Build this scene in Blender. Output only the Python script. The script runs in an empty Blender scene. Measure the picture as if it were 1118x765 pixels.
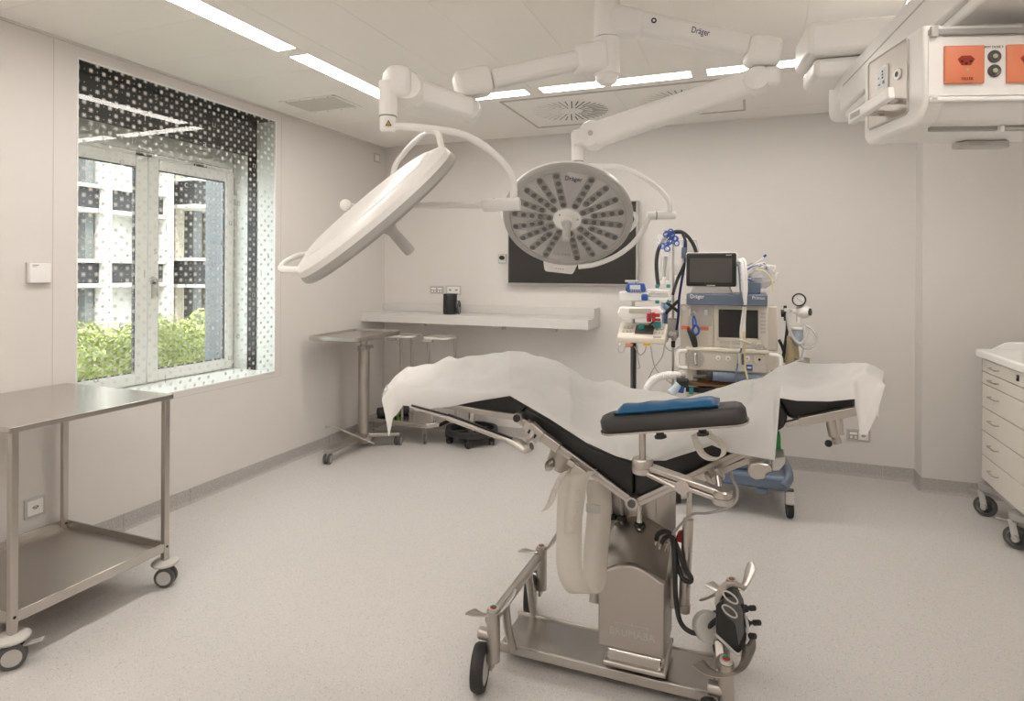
import bpy, bmesh, math, random
from mathutils import Vector, Matrix, Euler, noise
PI = math.pi
R = math.radians
random.seed(7)
SC = bpy.context.scene
COL = SC.collection

# ------------------------------------------------------------------ camera, world, sun, exposure
cam_data = bpy.data.cameras.new('camera')
cam = bpy.data.objects.new('camera', cam_data)
COL.objects.link(cam)
SC.camera = cam
cam.matrix_world = (Matrix.Translation((0, 0, 1.5)) @ Matrix.Rotation(R(21.355), 4, 'Z')
                    @ Matrix.Rotation(PI / 2, 4, 'X') @ Matrix.Rotation(R(0.269), 4, 'Z'))
cam_data.sensor_fit = 'HORIZONTAL'
cam_data.sensor_width = 36.0
cam_data.lens = 36.0 * 673.26 / 1118.0
cam_data.shift_y = -85.6 / 1118.0
cam_data.clip_start = 0.05

w = bpy.data.worlds.new('sky')
SC.world = w
w.use_nodes = True
bgn = w.node_tree.nodes['Background']
bgn.inputs[0].default_value = (0.90, 0.95, 1.0, 1)
bgn.inputs[1].default_value = 2.4
sun_d = bpy.data.lights.new('sun', 'SUN')
sun_d.energy = 2.6
sun_d.angle = R(1.0)
sun_d.color = (1.0, 0.95, 0.86)
sun = bpy.data.objects.new('sun', sun_d)
COL.objects.link(sun)
sun.rotation_euler = Vector((-0.62, 0.30, -0.95)).to_track_quat('-Z', 'Y').to_euler()

SC.view_settings.view_transform = 'Standard'
SC.view_settings.look = 'None'
SC.view_settings.gamma = 1.0
SC.view_settings.exposure = 1.12
SC.view_settings.use_curve_mapping = False
LIGHT_STRENGTH = 11.0
LIGHT_COLOR = (1.0, 0.938, 0.87)

# ------------------------------------------------------------------ materials
MATS = {}


def mat(name, col, rough=0.5, metal=0.0, bump=0.0, bscale=200.0, var=0.0, vscale=6.0, aniso=None, spec=0.5, coat=0.0):
    m = bpy.data.materials.new(name)
    m.use_nodes = True
    nt = m.node_tree
    b = nt.nodes['Principled BSDF']
    b.inputs['Base Color'].default_value = (*col, 1)
    b.inputs['Roughness'].default_value = rough
    b.inputs['Metallic'].default_value = metal
    b.inputs['Specular IOR Level'].default_value = spec
    b.inputs['Coat Weight'].default_value = coat
    tc = nt.nodes.new('ShaderNodeTexCoord')
    if var > 0:
        nz = nt.nodes.new('ShaderNodeTexNoise')
        nz.inputs['Scale'].default_value = vscale
        nz.inputs['Detail'].default_value = 4
        nt.links.new(tc.outputs['Object'], nz.inputs['Vector'])
        rp = nt.nodes.new('ShaderNodeMapRange')
        rp.inputs['From Min'].default_value = 0.3
        rp.inputs['From Max'].default_value = 0.7
        rp.inputs['To Min'].default_value = 1 - var
        rp.inputs['To Max'].default_value = 1 + var
        nt.links.new(nz.outputs['Fac'], rp.inputs['Value'])
        mx = nt.nodes.new('ShaderNodeVectorMath')
        mx.operation = 'SCALE'
        mx.inputs[0].default_value = col
        nt.links.new(rp.outputs[0], mx.inputs['Scale'])
        nt.links.new(mx.outputs[0], b.inputs['Base Color'])
    if bump > 0 or aniso:
        n2 = nt.nodes.new('ShaderNodeTexNoise')
        n2.inputs['Scale'].default_value = bscale
        n2.inputs['Detail'].default_value = 3
        if aniso:
            mp = nt.nodes.new('ShaderNodeMapping')
            mp.inputs['Scale'].default_value = aniso
            nt.links.new(tc.outputs['Object'], mp.inputs['Vector'])
            nt.links.new(mp.outputs[0], n2.inputs['Vector'])
            r2 = nt.nodes.new('ShaderNodeMapRange')
            r2.inputs['To Min'].default_value = max(0.02, rough - 0.015)
            r2.inputs['To Max'].default_value = rough + 0.02
            nt.links.new(n2.outputs['Fac'], r2.inputs['Value'])
            nt.links.new(r2.outputs[0], b.inputs['Roughness'])
        else:
            nt.links.new(tc.outputs['Object'], n2.inputs['Vector'])
        if bump > 0:
            bp = nt.nodes.new('ShaderNodeBump')
            bp.inputs['Strength'].default_value = bump
            bp.inputs['Distance'].default_value = 0.002
            nt.links.new(n2.outputs['Fac'], bp.inputs['Height'])
            nt.links.new(bp.outputs[0], b.inputs['Normal'])
    MATS[name] = m
    return m


def emit(name, col, strength):
    m = bpy.data.materials.new(name)
    m.use_nodes = True
    nt = m.node_tree
    nt.nodes.remove(nt.nodes['Principled BSDF'])
    e = nt.nodes.new('ShaderNodeEmission')
    e.inputs[0].default_value = (*col, 1)
    e.inputs[1].default_value = strength
    nt.links.new(e.outputs[0], nt.nodes['Material Output'].inputs[0])
    return m


def terrazzo(name, base, dark, light, rough):
    m = bpy.data.materials.new(name)
    m.use_nodes = True
    nt = m.node_tree
    b = nt.nodes['Principled BSDF']
    b.inputs['Roughness'].default_value = rough
    tc = nt.nodes.new('ShaderNodeTexCoord')
    prev = None
    base_rgb = nt.nodes.new('ShaderNodeRGB')
    base_rgb.outputs[0].default_value = (*base, 1)
    prev = base_rgb.outputs[0]
    nz = nt.nodes.new('ShaderNodeTexNoise')
    nz.inputs['Scale'].default_value = 170
    nz.inputs['Detail'].default_value = 3
    nt.links.new(tc.outputs['Object'], nz.inputs['Vector'])
    for i, (c, sc, th, amt) in enumerate([(dark, 115, 0.26, 0.75), (light, 95, 0.24, 0.8), (dark, 42, 0.13, 0.8)]):
        v = nt.nodes.new('ShaderNodeTexVoronoi')
        v.inputs['Scale'].default_value = sc
        mp = nt.nodes.new('ShaderNodeMapping')
        mp.inputs['Location'].default_value = (i * 3.7, i * 1.9, i * 0.7)
        nt.links.new(tc.outputs['Object'], mp.inputs['Vector'])
        nt.links.new(mp.outputs[0], v.inputs['Vector'])
        lt = nt.nodes.new('ShaderNodeMath')
        lt.operation = 'LESS_THAN'
        nt.links.new(v.outputs['Distance'], lt.inputs[0])
        lt.inputs[1].default_value = th
        sp = nt.nodes.new('ShaderNodeSeparateColor')
        nt.links.new(v.outputs['Color'], sp.inputs[0])
        gt = nt.nodes.new('ShaderNodeMath')
        gt.operation = 'GREATER_THAN'
        nt.links.new(sp.outputs[0], gt.inputs[0])
        gt.inputs[1].default_value = 0.55
        mu = nt.nodes.new('ShaderNodeMath')
        mu.operation = 'MULTIPLY'
        nt.links.new(lt.outputs[0], mu.inputs[0])
        nt.links.new(gt.outputs[0], mu.inputs[1])
        m2 = nt.nodes.new('ShaderNodeMath')
        m2.operation = 'MULTIPLY'
        nt.links.new(mu.outputs[0], m2.inputs[0])
        m2.inputs[1].default_value = amt
        mx = nt.nodes.new('ShaderNodeMix')
        mx.data_type = 'RGBA'
        nt.links.new(m2.outputs[0], mx.inputs[0])
        nt.links.new(prev, mx.inputs[6])
        mx.inputs[7].default_value = (*c, 1)
        prev = mx.outputs[2]
    ms = nt.nodes.new('ShaderNodeMix')
    ms.data_type = 'RGBA'
    ms.blend_type = 'MULTIPLY'
    ms.inputs[0].default_value = 0.22
    nt.links.new(prev, ms.inputs[6])
    nt.links.new(nz.outputs['Color'], ms.inputs[7])
    sat = nt.nodes.new('ShaderNodeMix')
    sat.data_type = 'RGBA'
    sat.inputs[0].default_value = 0.0
    nt.links.new(ms.outputs[2], sat.inputs[6])
    nt.links.new(sat.outputs[2], b.inputs['Base Color'])
    return m


WALL = mat('wall_paint', (0.755, 0.72, 0.69), 0.45, bump=0.05, bscale=120)
CEIL = mat('ceiling_panel_enamel', (0.95, 0.925, 0.875), 0.42)
GAPM = mat('joint_sealant', (0.90, 0.87, 0.82), 0.8)
FLOOR = terrazzo('speckled_vinyl', (0.71, 0.68, 0.655), (0.44, 0.41, 0.385), (0.88, 0.86, 0.83), 0.38)
SKIRT = terrazzo('speckled_skirting', (0.52, 0.495, 0.475), (0.30, 0.28, 0.265), (0.74, 0.72, 0.70), 0.5)
WHITE = mat('white_enamel', (0.92, 0.905, 0.88), 0.3)
WHITE2 = mat('warm_white_plastic', (0.86, 0.83, 0.78), 0.35)
CREAM = mat('cream_plastic', (0.74, 0.685, 0.60), 0.4)
FRAMEW = mat('window_frame_white', (0.86, 0.87, 0.84), 0.35)
GREYP = mat('grey_plastic', (0.42, 0.405, 0.385), 0.4)
LGREY = mat('light_grey_plastic', (0.56, 0.54, 0.51), 0.4)
DGREY = mat('dark_grey_plastic', (0.10, 0.10, 0.10), 0.4)
STEEL = mat('brushed_steel', (0.56, 0.525, 0.49), 0.30, 1.0)
STEELD = mat('satin_steel', (0.50, 0.465, 0.43), 0.38, 1.0)
STEELT = mat('steel_sheet', (0.56, 0.53, 0.50), 0.22, 1.0, aniso=(60, 2, 60), bscale=5)
CHROME = mat('polished_steel', (0.62, 0.59, 0.56), 0.18, 1.0)
BLACK = mat('black_plastic', (0.018, 0.018, 0.018), 0.4)
RUBBER = mat('black_rubber', (0.025, 0.025, 0.025), 0.6)
LEATHER = mat('black_upholstery', (0.016, 0.015, 0.015), 0.42, bump=0.1, bscale=300)
LEATHERG = mat('charcoal_upholstery', (0.042, 0.040, 0.037), 0.5, bump=0.1, bscale=300)
BLUEGREY = mat('blue_grey_plastic', (0.12, 0.15, 0.21), 0.4)
STEELBLUE = mat('slate_blue_plastic', (0.135, 0.175, 0.25), 0.38)
GEL = mat('blue_gel', (0.015, 0.11, 0.25), 0.3)
BLUE = mat('blue_plastic', (0.03, 0.10, 0.42), 0.4)
ORANGE = mat('orange_plastic', (0.80, 0.26, 0.14), 0.35)
ORANGED = mat('orange_recess', (0.36, 0.035, 0.015), 0.4)
RED = mat('red_plastic', (0.45, 0.03, 0.03), 0.4)
GREEN = mat('green_plastic', (0.02, 0.30, 0.08), 0.5)
LIME = mat('lime_rubber', (0.28, 0.62, 0.04), 0.5)
TEAL = mat('teal_plastic', (0.02, 0.28, 0.27), 0.4)
YELLOW = mat('yellow_print', (0.80, 0.50, 0.06), 0.5)
PALEY = mat('pale_yellow_tube', (0.80, 0.66, 0.30), 0.4)
BROWN = mat('brown_board', (0.24, 0.13, 0.06), 0.5)
NAVY = mat('navy_print', (0.012, 0.018, 0.10), 0.5)
SCREEN = mat('dark_screen', (0.028, 0.026, 0.025), 0.25)
SCREENG = mat('grey_screen', (0.075, 0.068, 0.062), 0.3)
LCD = mat('lcd_panel', (0.55, 0.52, 0.36), 0.3)
LCDB = mat('pale_display', (0.72, 0.78, 0.82), 0.3)
LAMPFACE = mat('lamp_face_plate', (0.90, 0.875, 0.85), 0.35)
LEDSLOT = mat('lamp_led_slot', (0.36, 0.345, 0.33), 0.3)
LEDLENS = mat('lamp_led_lens', (0.13, 0.12, 0.115), 0.12)
PRINTG = mat('grey_print', (0.34, 0.32, 0.31), 0.6)
CABIN = mat('cabinet_laminate', (0.74, 0.70, 0.635), 0.4)
SHELFM = mat('shelf_laminate', (0.68, 0.655, 0.63), 0.4)
BLINDK = mat('black_blind_box', (0.012, 0.012, 0.011), 0.5)
HINGEK = mat('dark_hinge', (0.05, 0.05, 0.05), 0.4)
REVEALM = mat('reveal_paint', (0.72, 0.74, 0.70), 0.5)
FACW = mat('facade_white_render', (0.60, 0.59, 0.55), 0.8, var=0.03)
FACK = mat('facade_dark_panel', (0.02, 0.02, 0.022), 0.6)
FACG = mat('facade_grey_post', (0.14, 0.15, 0.15), 0.6)
FACB = mat('facade_beige_reveal', (0.30, 0.27, 0.21), 0.8)
FINM = mat('slate_reveal', (0.16, 0.175, 0.18), 0.5)
LEAF = mat('shrub_leaf', (0.36, 0.41, 0.15), 0.45, var=0.4, vscale=9)
SOIL = mat('gravel_ground', (0.50, 0.47, 0.40), 0.9, var=0.2)
STRAPM = mat('milky_strap', (0.90, 0.86, 0.80), 0.35)
LIGHTM = emit('lit_diffuser', LIGHT_COLOR, LIGHT_STRENGTH)

# translucent strap / bag plastics
for nm, base, tr in (('milky_strap', (0.92, 0.88, 0.82), 0.5),):
    m_ = MATS[nm]
    nt_ = m_.node_tree
    out_ = nt_.nodes['Material Output']
    b_ = nt_.nodes['Principled BSDF']
    t_ = nt_.nodes.new('ShaderNodeBsdfTranslucent')
    t_.inputs[0].default_value = (*base, 1)
    mx_ = nt_.nodes.new('ShaderNodeMixShader')
    mx_.inputs[0].default_value = tr
    nt_.links.new(b_.outputs[0], mx_.inputs[1])
    nt_.links.new(t_.outputs[0], mx_.inputs[2])
    tp_ = nt_.nodes.new('ShaderNodeBsdfTransparent')
    mx2_ = nt_.nodes.new('ShaderNodeMixShader')
    mx2_.inputs[0].default_value = 0.30
    nt_.links.new(mx_.outputs[0], mx2_.inputs[1])
    nt_.links.new(tp_.outputs[0], mx2_.inputs[2])
    nt_.links.new(mx2_.outputs[0], out_.inputs[0])


def clear_film(name, col, see, rough=0.15):
    m = bpy.data.materials.new(name)
    m.use_nodes = True
    nt = m.node_tree
    b = nt.nodes['Principled BSDF']
    b.inputs['Base Color'].default_value = (*col, 1)
    b.inputs['Roughness'].default_value = rough
    tp = nt.nodes.new('ShaderNodeBsdfTransparent')
    mx = nt.nodes.new('ShaderNodeMixShader')
    mx.inputs[0].default_value = see
    nt.links.new(b.outputs[0], mx.inputs[1])
    nt.links.new(tp.outputs[0], mx.inputs[2])
    nt.links.new(mx.outputs[0], nt.nodes['Material Output'].inputs[0])
    return m


FILM = clear_film('clear_film', (0.85, 0.85, 0.85), 0.6)
TUBEM = clear_film('clear_tube', (0.80, 0.80, 0.80), 0.45)
JAR = clear_film('smoky_jar', (0.55, 0.66, 0.76), 0.35)


def cloth_material():
    m = bpy.data.materials.new('paper_drape')
    m.use_nodes = True
    nt = m.node_tree
    b = nt.nodes['Principled BSDF']
    b.inputs['Base Color'].default_value = (0.93, 0.915, 0.895, 1)
    b.inputs['Roughness'].default_value = 0.85
    tc = nt.nodes.new('ShaderNodeTexCoord')
    nz = nt.nodes.new('ShaderNodeTexNoise')
    nz.inputs['Scale'].default_value = 260
    nt.links.new(tc.outputs['Object'], nz.inputs['Vector'])
    bp = nt.nodes.new('ShaderNodeBump')
    bp.inputs['Strength'].default_value = 0.15
    bp.inputs['Distance'].default_value = 0.002
    nt.links.new(nz.outputs['Fac'], bp.inputs['Height'])
    rd = nt.nodes.new('ShaderNodeTexNoise')
    rd.noise_type = 'RIDGED_MULTIFRACTAL'
    rd.inputs['Scale'].default_value = 3.6
    rd.inputs['Detail'].default_value = 2.5
    rd.inputs['Distortion'].default_value = 0.8
    nt.links.new(tc.outputs['Object'], rd.inputs['Vector'])
    b2 = nt.nodes.new('ShaderNodeBump')
    b2.inputs['Strength'].default_value = 0.5
    b2.inputs['Distance'].default_value = 0.02
    nt.links.new(rd.outputs['Fac'], b2.inputs['Height'])
    nt.links.new(bp.outputs[0], b2.inputs['Normal'])
    nt.links.new(b2.outputs[0], b.inputs['Normal'])
    t = nt.nodes.new('ShaderNodeBsdfTranslucent')
    t.inputs[0].default_value = (0.93, 0.91, 0.88, 1)
    mx = nt.nodes.new('ShaderNodeMixShader')
    mx.inputs[0].default_value = 0.3
    nt.links.new(b.outputs[0], mx.inputs[1])
    nt.links.new(t.outputs[0], mx.inputs[2])
    nt.links.new(mx.outputs[0], nt.nodes['Material Output'].inputs[0])
    return m


DRAPE = cloth_material()
DRAPE2 = mat('thin_sheet', (0.80, 0.79, 0.77), 0.8)


class X:
    """tiny expression helper for math nodes"""
    nt = None

    def __init__(self, s):
        self.s = s

    @staticmethod
    def op(o, a, b=None, c=None):
        n = X.nt.nodes.new('ShaderNodeMath')
        n.operation = o
        for i, v in enumerate((a, b, c)):
            if v is None:
                continue
            if isinstance(v, X):
                X.nt.links.new(v.s, n.inputs[i])
            else:
                n.inputs[i].default_value = v
        return X(n.outputs[0])

    def __add__(s, o): return X.op('ADD', s, o)
    def __sub__(s, o): return X.op('SUBTRACT', s, o)
    def __mul__(s, o): return X.op('MULTIPLY', s, o)
    def __lt__(s, o): return X.op('LESS_THAN', s, o)
    def __gt__(s, o): return X.op('GREATER_THAN', s, o)
    def abs(s): return X.op('ABSOLUTE', s)
    def floor(s): return X.op('FLOOR', s)
    def mod(s, o): return X.op('FLOORED_MODULO', s, o)
    def mn(s, o): return X.op('MINIMUM', s, o)
    def mx(s, o): return X.op('MAXIMUM', s, o)


PITCH = 0.072
def void_cell(i, j):
    return (3 * i + 5 * j) % 13 == 0


def pane_material(pattern):
    m = bpy.data.materials.new('printed_window_glass' if pattern else 'clear_window_glass')
    m.use_nodes = True
    nt = m.node_tree
    nt.nodes.remove(nt.nodes['Principled BSDF'])
    fr = nt.nodes.new('ShaderNodeFresnel')
    fr.inputs[0].default_value = 1.5
    tr = nt.nodes.new('ShaderNodeBsdfTransparent')
    tr.inputs[0].default_value = (0.985, 0.992, 0.985, 1)
    gl = nt.nodes.new('ShaderNodeBsdfGlossy')
    gl.inputs['Roughness'].default_value = 0.0
    mx = nt.nodes.new('ShaderNodeMixShader')
    geo = nt.nodes.new('ShaderNodeNewGeometry')
    X.nt = nt
    front = X.op('SUBTRACT', 1.0, X(geo.outputs['Backfacing']))
    nt.links.new((X(fr.outputs[0]) * front).s, mx.inputs[0])
    nt.links.new(tr.outputs[0], mx.inputs[1])
    nt.links.new(gl.outputs[0], mx.inputs[2])
    last = mx.outputs[0]
    if pattern:
        X.nt = nt
        tc = nt.nodes.new('ShaderNodeTexCoord')
        sp = nt.nodes.new('ShaderNodeSeparateXYZ')
        nt.links.new(tc.outputs['Object'], sp.inputs[0])
        u = X(sp.outputs[1]) * (1 / PITCH)
        v = X(sp.outputs[2]) * (1 / PITCH)
        total = None
        for off in (0.0, 0.5):
            uu, vv = u + off, v + off
            iu, iv = uu.floor(), vv.floor()
            x, y = uu - iu - 0.5, vv - iv - 0.5
            ax, ay = x.abs(), y.abs()
            s, d = (x + y).abs(), (x - y).abs()
            diag = (s.mn(d) < 0.034) * (s.mx(d) < 0.30)
            plus = (ax.mn(ay) < 0.024) * (ax.mx(ay) < 0.19)
            dots = ((ax - 0.5).abs() + ay < 0.05).mx((ay - 0.5).abs() + ax < 0.05)
            star = diag.mx(plus)
            if off == 0.0:
                void = (iu * 3.0 + iv * 5.0).mod(13.0) < 0.5
                hole = (iu * 7.0 + iv * 4.0).mod(17.0) < 0.5
                star = star * (X.op('SUBTRACT', 1.0, void.mx(hole)))
                sel = star.mx(dots)
            else:
                hole = (iu * 5.0 + iv * 8.0).mod(11.0) < 0.5
                sel = star * (X.op('SUBTRACT', 1.0, hole))
            total = sel if total is None else total.mx(sel)
        df = nt.nodes.new('ShaderNodeBsdfDiffuse')
        df.inputs[0].default_value = (0.72, 0.70, 0.66, 1)
        m2 = nt.nodes.new('ShaderNodeMixShader')
        nt.links.new((total * front).s, m2.inputs[0])
        nt.links.new(last, m2.inputs[1])
        nt.links.new(df.outputs[0], m2.inputs[2])
        last = m2.outputs[0]
    nt.links.new(last, nt.nodes['Material Output'].inputs[0])
    return m


PANEP = pane_material(True)
PANEC = pane_material(False)
GLETTER = mat('glass_letter_print', (0.46, 0.44, 0.40), 0.7)

# ------------------------------------------------------------------ mesh helpers
WM = {}
ID = Matrix.Identity(4)


def catmull(pts, n=8):
    P = [Vector(p) for p in pts]
    if len(P) < 3:
        return P
    out = []
    for i in range(len(P) - 1):
        p0 = P[i - 1] if i > 0 else P[0] * 2 - P[1]
        p1, p2 = P[i], P[i + 1]
        p3 = P[i + 2] if i + 2 < len(P) else P[-1] * 2 - P[-2]
        for k in range(n):
            t = k / n
            out.append(0.5 * ((2 * p1) + (p2 - p0) * t + (2 * p0 - 5 * p1 + 4 * p2 - p3) * t * t + (3 * p1 - p0 - 3 * p2 + p3) * t ** 3))
    out.append(P[-1])
    return out


class MB:
    def __init__(self):
        self.v, self.f = [], []

    def add(self, vs, fs, M=ID):
        o = len(self.v)
        self.v += [M @ Vector(p) for p in vs]
        self.f += [tuple(o + i for i in f) for f in fs]
        return self

    def box(self, a, b, M=ID):
        x0, y0, z0 = (min(a[i], b[i]) for i in range(3))
        x1, y1, z1 = (max(a[i], b[i]) for i in range(3))
        vs = [(x0, y0, z0), (x1, y0, z0), (x1, y1, z0), (x0, y1, z0), (x0, y0, z1), (x1, y0, z1), (x1, y1, z1), (x0, y1, z1)]
        fs = [(0, 3, 2, 1), (4, 5, 6, 7), (0, 1, 5, 4), (1, 2, 6, 5), (2, 3, 7, 6), (3, 0, 4, 7)]
        return self.add(vs, fs, M)

    def cbox(self, c, s, M=ID):
        return self.box([c[i] - s[i] / 2 for i in range(3)], [c[i] + s[i] / 2 for i in range(3)], M)

    def prism(self, poly, y0, y1, axis='y', M=ID):
        """polygon in (x,z) extruded along y, or (x,y) along z, or (y,z) along x"""
        def mk(p, t):
            return {'y': (p[0], t, p[1]), 'z': (p[0], p[1], t), 'x': (t, p[0], p[1])}[axis]
        n = len(poly)
        vs = [mk(p, y0) for p in poly] + [mk(p, y1) for p in poly]
        fs = [tuple(range(n)), tuple(range(2 * n - 1, n - 1, -1))]
        fs += [(i, (i + 1) % n + 0, (i + 1) % n + n, i + n)[::-1] for i in range(n)]
        return self.add(vs, fs, M)

    def cyl(self, p0, p1, r0, r1=None, seg=20, caps=True):
        r1 = r0 if r1 is None else r1
        p0, p1 = Vector(p0), Vector(p1)
        q = (p1 - p0).to_track_quat('Z', 'Y').to_matrix()
        vs, fs = [], []
        for p, r in ((p0, r0), (p1, r1)):
            for k in range(seg):
                a = 2 * PI * k / seg
                vs.append(p + q @ Vector((r * math.cos(a), r * math.sin(a), 0)))
        fs = [(k, (k + 1) % seg, (k + 1) % seg + seg, k + seg) for k in range(seg)]
        if caps:
            fs += [tuple(range(seg - 1, -1, -1)), tuple(range(seg, 2 * seg))]
        return self.add(vs, fs)

    def lathe(self, prof, M=ID, seg=32):
        vs, fs = [], []
        n = len(prof)
        for k in range(seg):
            a = 2 * PI * k / seg
            for r, z in prof:
                vs.append((r * math.cos(a), r * math.sin(a), z))
        for k in range(seg):
            k2 = (k + 1) % seg
            for i in range(n - 1):
                fs.append((k * n + i, k2 * n + i, k2 * n + i + 1, k * n + i + 1))
        if prof[0][0] > 1e-6:
            fs.append(tuple(k * n for k in range(seg))[::-1])
        if prof[-1][0] > 1e-6:
            fs.append(tuple(k * n + n - 1 for k in range(seg)))
        return self.add(vs, fs, M)

    def tube(self, pts, r, seg=8, smooth=True, closed=False, n=8, flat=None):
        P = catmull(pts, n) if smooth else [Vector(p) for p in pts]
        if closed:
            P = catmull([pts[-1]] + list(pts) + [pts[0], pts[1]], n)[n:-n]
            P = P[:-1]
        rings = []
        up = None
        N = len(P)
        for i in range(N):
            a = P[i - 1] if (i > 0 or closed) else P[i]
            b = P[(i + 1) % N] if (i < N - 1 or closed) else P[i]
            t = (b - a)
            if t.length < 1e-9:
                t = Vector((0, 0, 1))
            t.normalize()
            if up is None:
                up = t.orthogonal().normalized() if flat is None else Vector(flat)
            up = (up - t * up.dot(t))
            if up.length < 1e-6:
                up = t.orthogonal()
            up.normalize()
            s = t.cross(up)
            rr = r(i / max(1, N - 1)) if callable(r) else r
            ra, rb = rr if isinstance(rr, tuple) else (rr, rr)
            rings.append([P[i] + up * (ra * math.cos(2 * PI * k / seg)) + s * (rb * math.sin(2 * PI * k / seg)) for k in range(seg)])
        vs = [p for ring in rings for p in ring]
        fs = []
        for i in range(N if closed else N - 1):
            j = (i + 1) % N
            for k in range(seg):
                k2 = (k + 1) % seg
                fs.append((i * seg + k, i * seg + k2, j * seg + k2, j * seg + k))
        if not closed:
            fs += [tuple(range(seg - 1, -1, -1)), tuple((N - 1) * seg + k for k in range(seg))]
        return self.add(vs, fs)

    def ball(self, c, r, seg=14, M=None):
        prof = [(r * math.sin(PI * i / (seg // 2)), -r * math.cos(PI * i / (seg // 2))) for i in range(seg // 2 + 1)]
        prof[0] = (0, -r)
        prof[-1] = (0, r)
        return self.lathe(prof, Matrix.Translation(c) if M is None else Matrix.Translation(c) @ M, seg)

    def beam(self, p0, p1, w0, h0, w1=None, h1=None, up=(0, 0, 1)):
        """box between two points, width across and height up at each end"""
        w1 = w0 if w1 is None else w1
        h1 = h0 if h1 is None else h1
        p0, p1 = Vector(p0), Vector(p1)
        t = (p1 - p0).normalized()
        s = t.cross(Vector(up))
        s.normalize()
        u = s.cross(t)
        vs = []
        for p, w_, h_ in ((p0, w0, h0), (p1, w1, h1)):
            vs += [p - s * w_ / 2 - u * h_ / 2, p + s * w_ / 2 - u * h_ / 2, p + s * w_ / 2 + u * h_ / 2, p - s * w_ / 2 + u * h_ / 2]
        fs = [(0, 1, 2, 3)[::-1], (4, 5, 6, 7), (0, 1, 5, 4), (1, 2, 6, 5), (2, 3, 7, 6), (3, 0, 4, 7)]
        return self.add(vs, fs)


def obj(name, mb, m, parent=None, bevel=0.0, bseg=2, angle=35, subsurf=0, solid=0.0, smooth=True, loc=None):
    W = WM[parent.name] if parent is not None else (Matrix.Translation(loc) if loc is not None else ID)
    Wi = W.inverted()
    me = bpy.data.meshes.new(name)
    me.from_pydata([Wi @ Vector(p) for p in mb.v], [], mb.f)
    me.validate(clean_customdata=False)
    bm = bmesh.new()
    bm.from_mesh(me)
    bmesh.ops.recalc_face_normals(bm, faces=bm.faces)
    bm.to_mesh(me)
    bm.free()
    if smooth:
        me.shade_smooth()
        me.set_sharp_from_angle(angle=R(angle))
    me.materials.append(m)
    o = bpy.data.objects.new(name, me)
    COL.objects.link(o)
    if parent is not None:
        o.parent = parent
    elif loc is not None:
        o.location = loc
    WM[o.name] = W
    if solid:
        md = o.modifiers.new('thickness', 'SOLIDIFY')
        md.thickness = solid
        md.offset = 0
    if bevel > 0:
        md = o.modifiers.new('bevel', 'BEVEL')
        md.width = bevel
        md.segments = bseg
        md.limit_method = 'ANGLE'
        md.angle_limit = R(40)
        md.harden_normals = False
    if subsurf:
        md = o.modifiers.new('subsurf', 'SUBSURF')
        md.levels = subsurf
        md.render_levels = subsurf
    return o


def tag(o, label=None, cat=None, group=None, kind=None):
    if label:
        o['label'] = label
    if cat:
        o['category'] = cat
    if group:
        o['group'] = group
    if kind:
        o['kind'] = kind
    return o


def thing(name, label, cat, loc=(0, 0, 0), rz=0.0, group=None):
    o = bpy.data.objects.new(name, None)
    COL.objects.link(o)
    o.empty_display_size = 0.05
    o.location = loc
    o.rotation_euler = (0, 0, rz)
    WM[o.name] = Matrix.Translation(loc) @ Matrix.Rotation(rz, 4, 'Z')
    return tag(o, label, cat, group)


def struct(name, mb, m, **k):
    o = obj(name, mb, m, **k)
    if o.parent is None:
        o['kind'] = 'structure'
    return o


def copy_tree(o, delta=None, parent=None, names=None):
    c = o.copy()
    COL.objects.link(c)
    WM[c.name] = WM.get(o.name, ID)
    if parent is not None:
        c.parent = parent
    if delta is not None:
        c.location = Vector(o.location) + Vector(delta)
    for ch in list(o.children):
        if ch.name in (names or {}):
            continue
        copy_tree(ch, None, c)
    return c


def text(name, body, size, M, m, parent, extrude=0.0006, align='CENTER', squeeze=1.0):
    cu = bpy.data.curves.new(name, 'FONT')
    cu.body = body
    cu.size = size
    cu.extrude = extrude
    cu.align_x = align
    cu.align_y = 'CENTER'
    tmp = bpy.data.objects.new('tmp_text', cu)
    COL.objects.link(tmp)
    dg = bpy.context.evaluated_depsgraph_get()
    me = bpy.data.meshes.new_from_object(tmp.evaluated_get(dg))
    bpy.data.objects.remove(tmp)
    bpy.data.curves.remove(cu)
    mb = MB()
    mb.add([(v.co.x * squeeze, v.co.y, v.co.z) for v in me.vertices], [tuple(p.vertices) for p in me.polygons], M)
    bpy.data.meshes.remove(me)
    if m is None:
        return mb
    return obj(name, mb, m, parent, smooth=False)


def frame_of(origin, xdir, ydir):
    x = Vector(xdir).normalized()
    z = x.cross(Vector(ydir)).normalized()
    y = z.cross(x)
    M = Matrix((x, y, z)).transposed().to_4x4()
    M.translation = Vector(origin)
    return M


V = Vector
def lerp(a, b, t): return V(a) + (V(b) - V(a)) * t


# ------------------------------------------------------------------ room shell
XL, XR, YB, YF, HC = -3.38, 2.30, 5.20, -1.30, 2.714
WY0, WY1, WZ0, WZ1 = 2.231, 3.704, 0.737, 2.638
YC = 2.2
struct('floor', MB().box((XL - 0.12, YF - 0.1, -0.1), (XR + 0.1, YB + 0.1, 0)), FLOOR)
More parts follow.
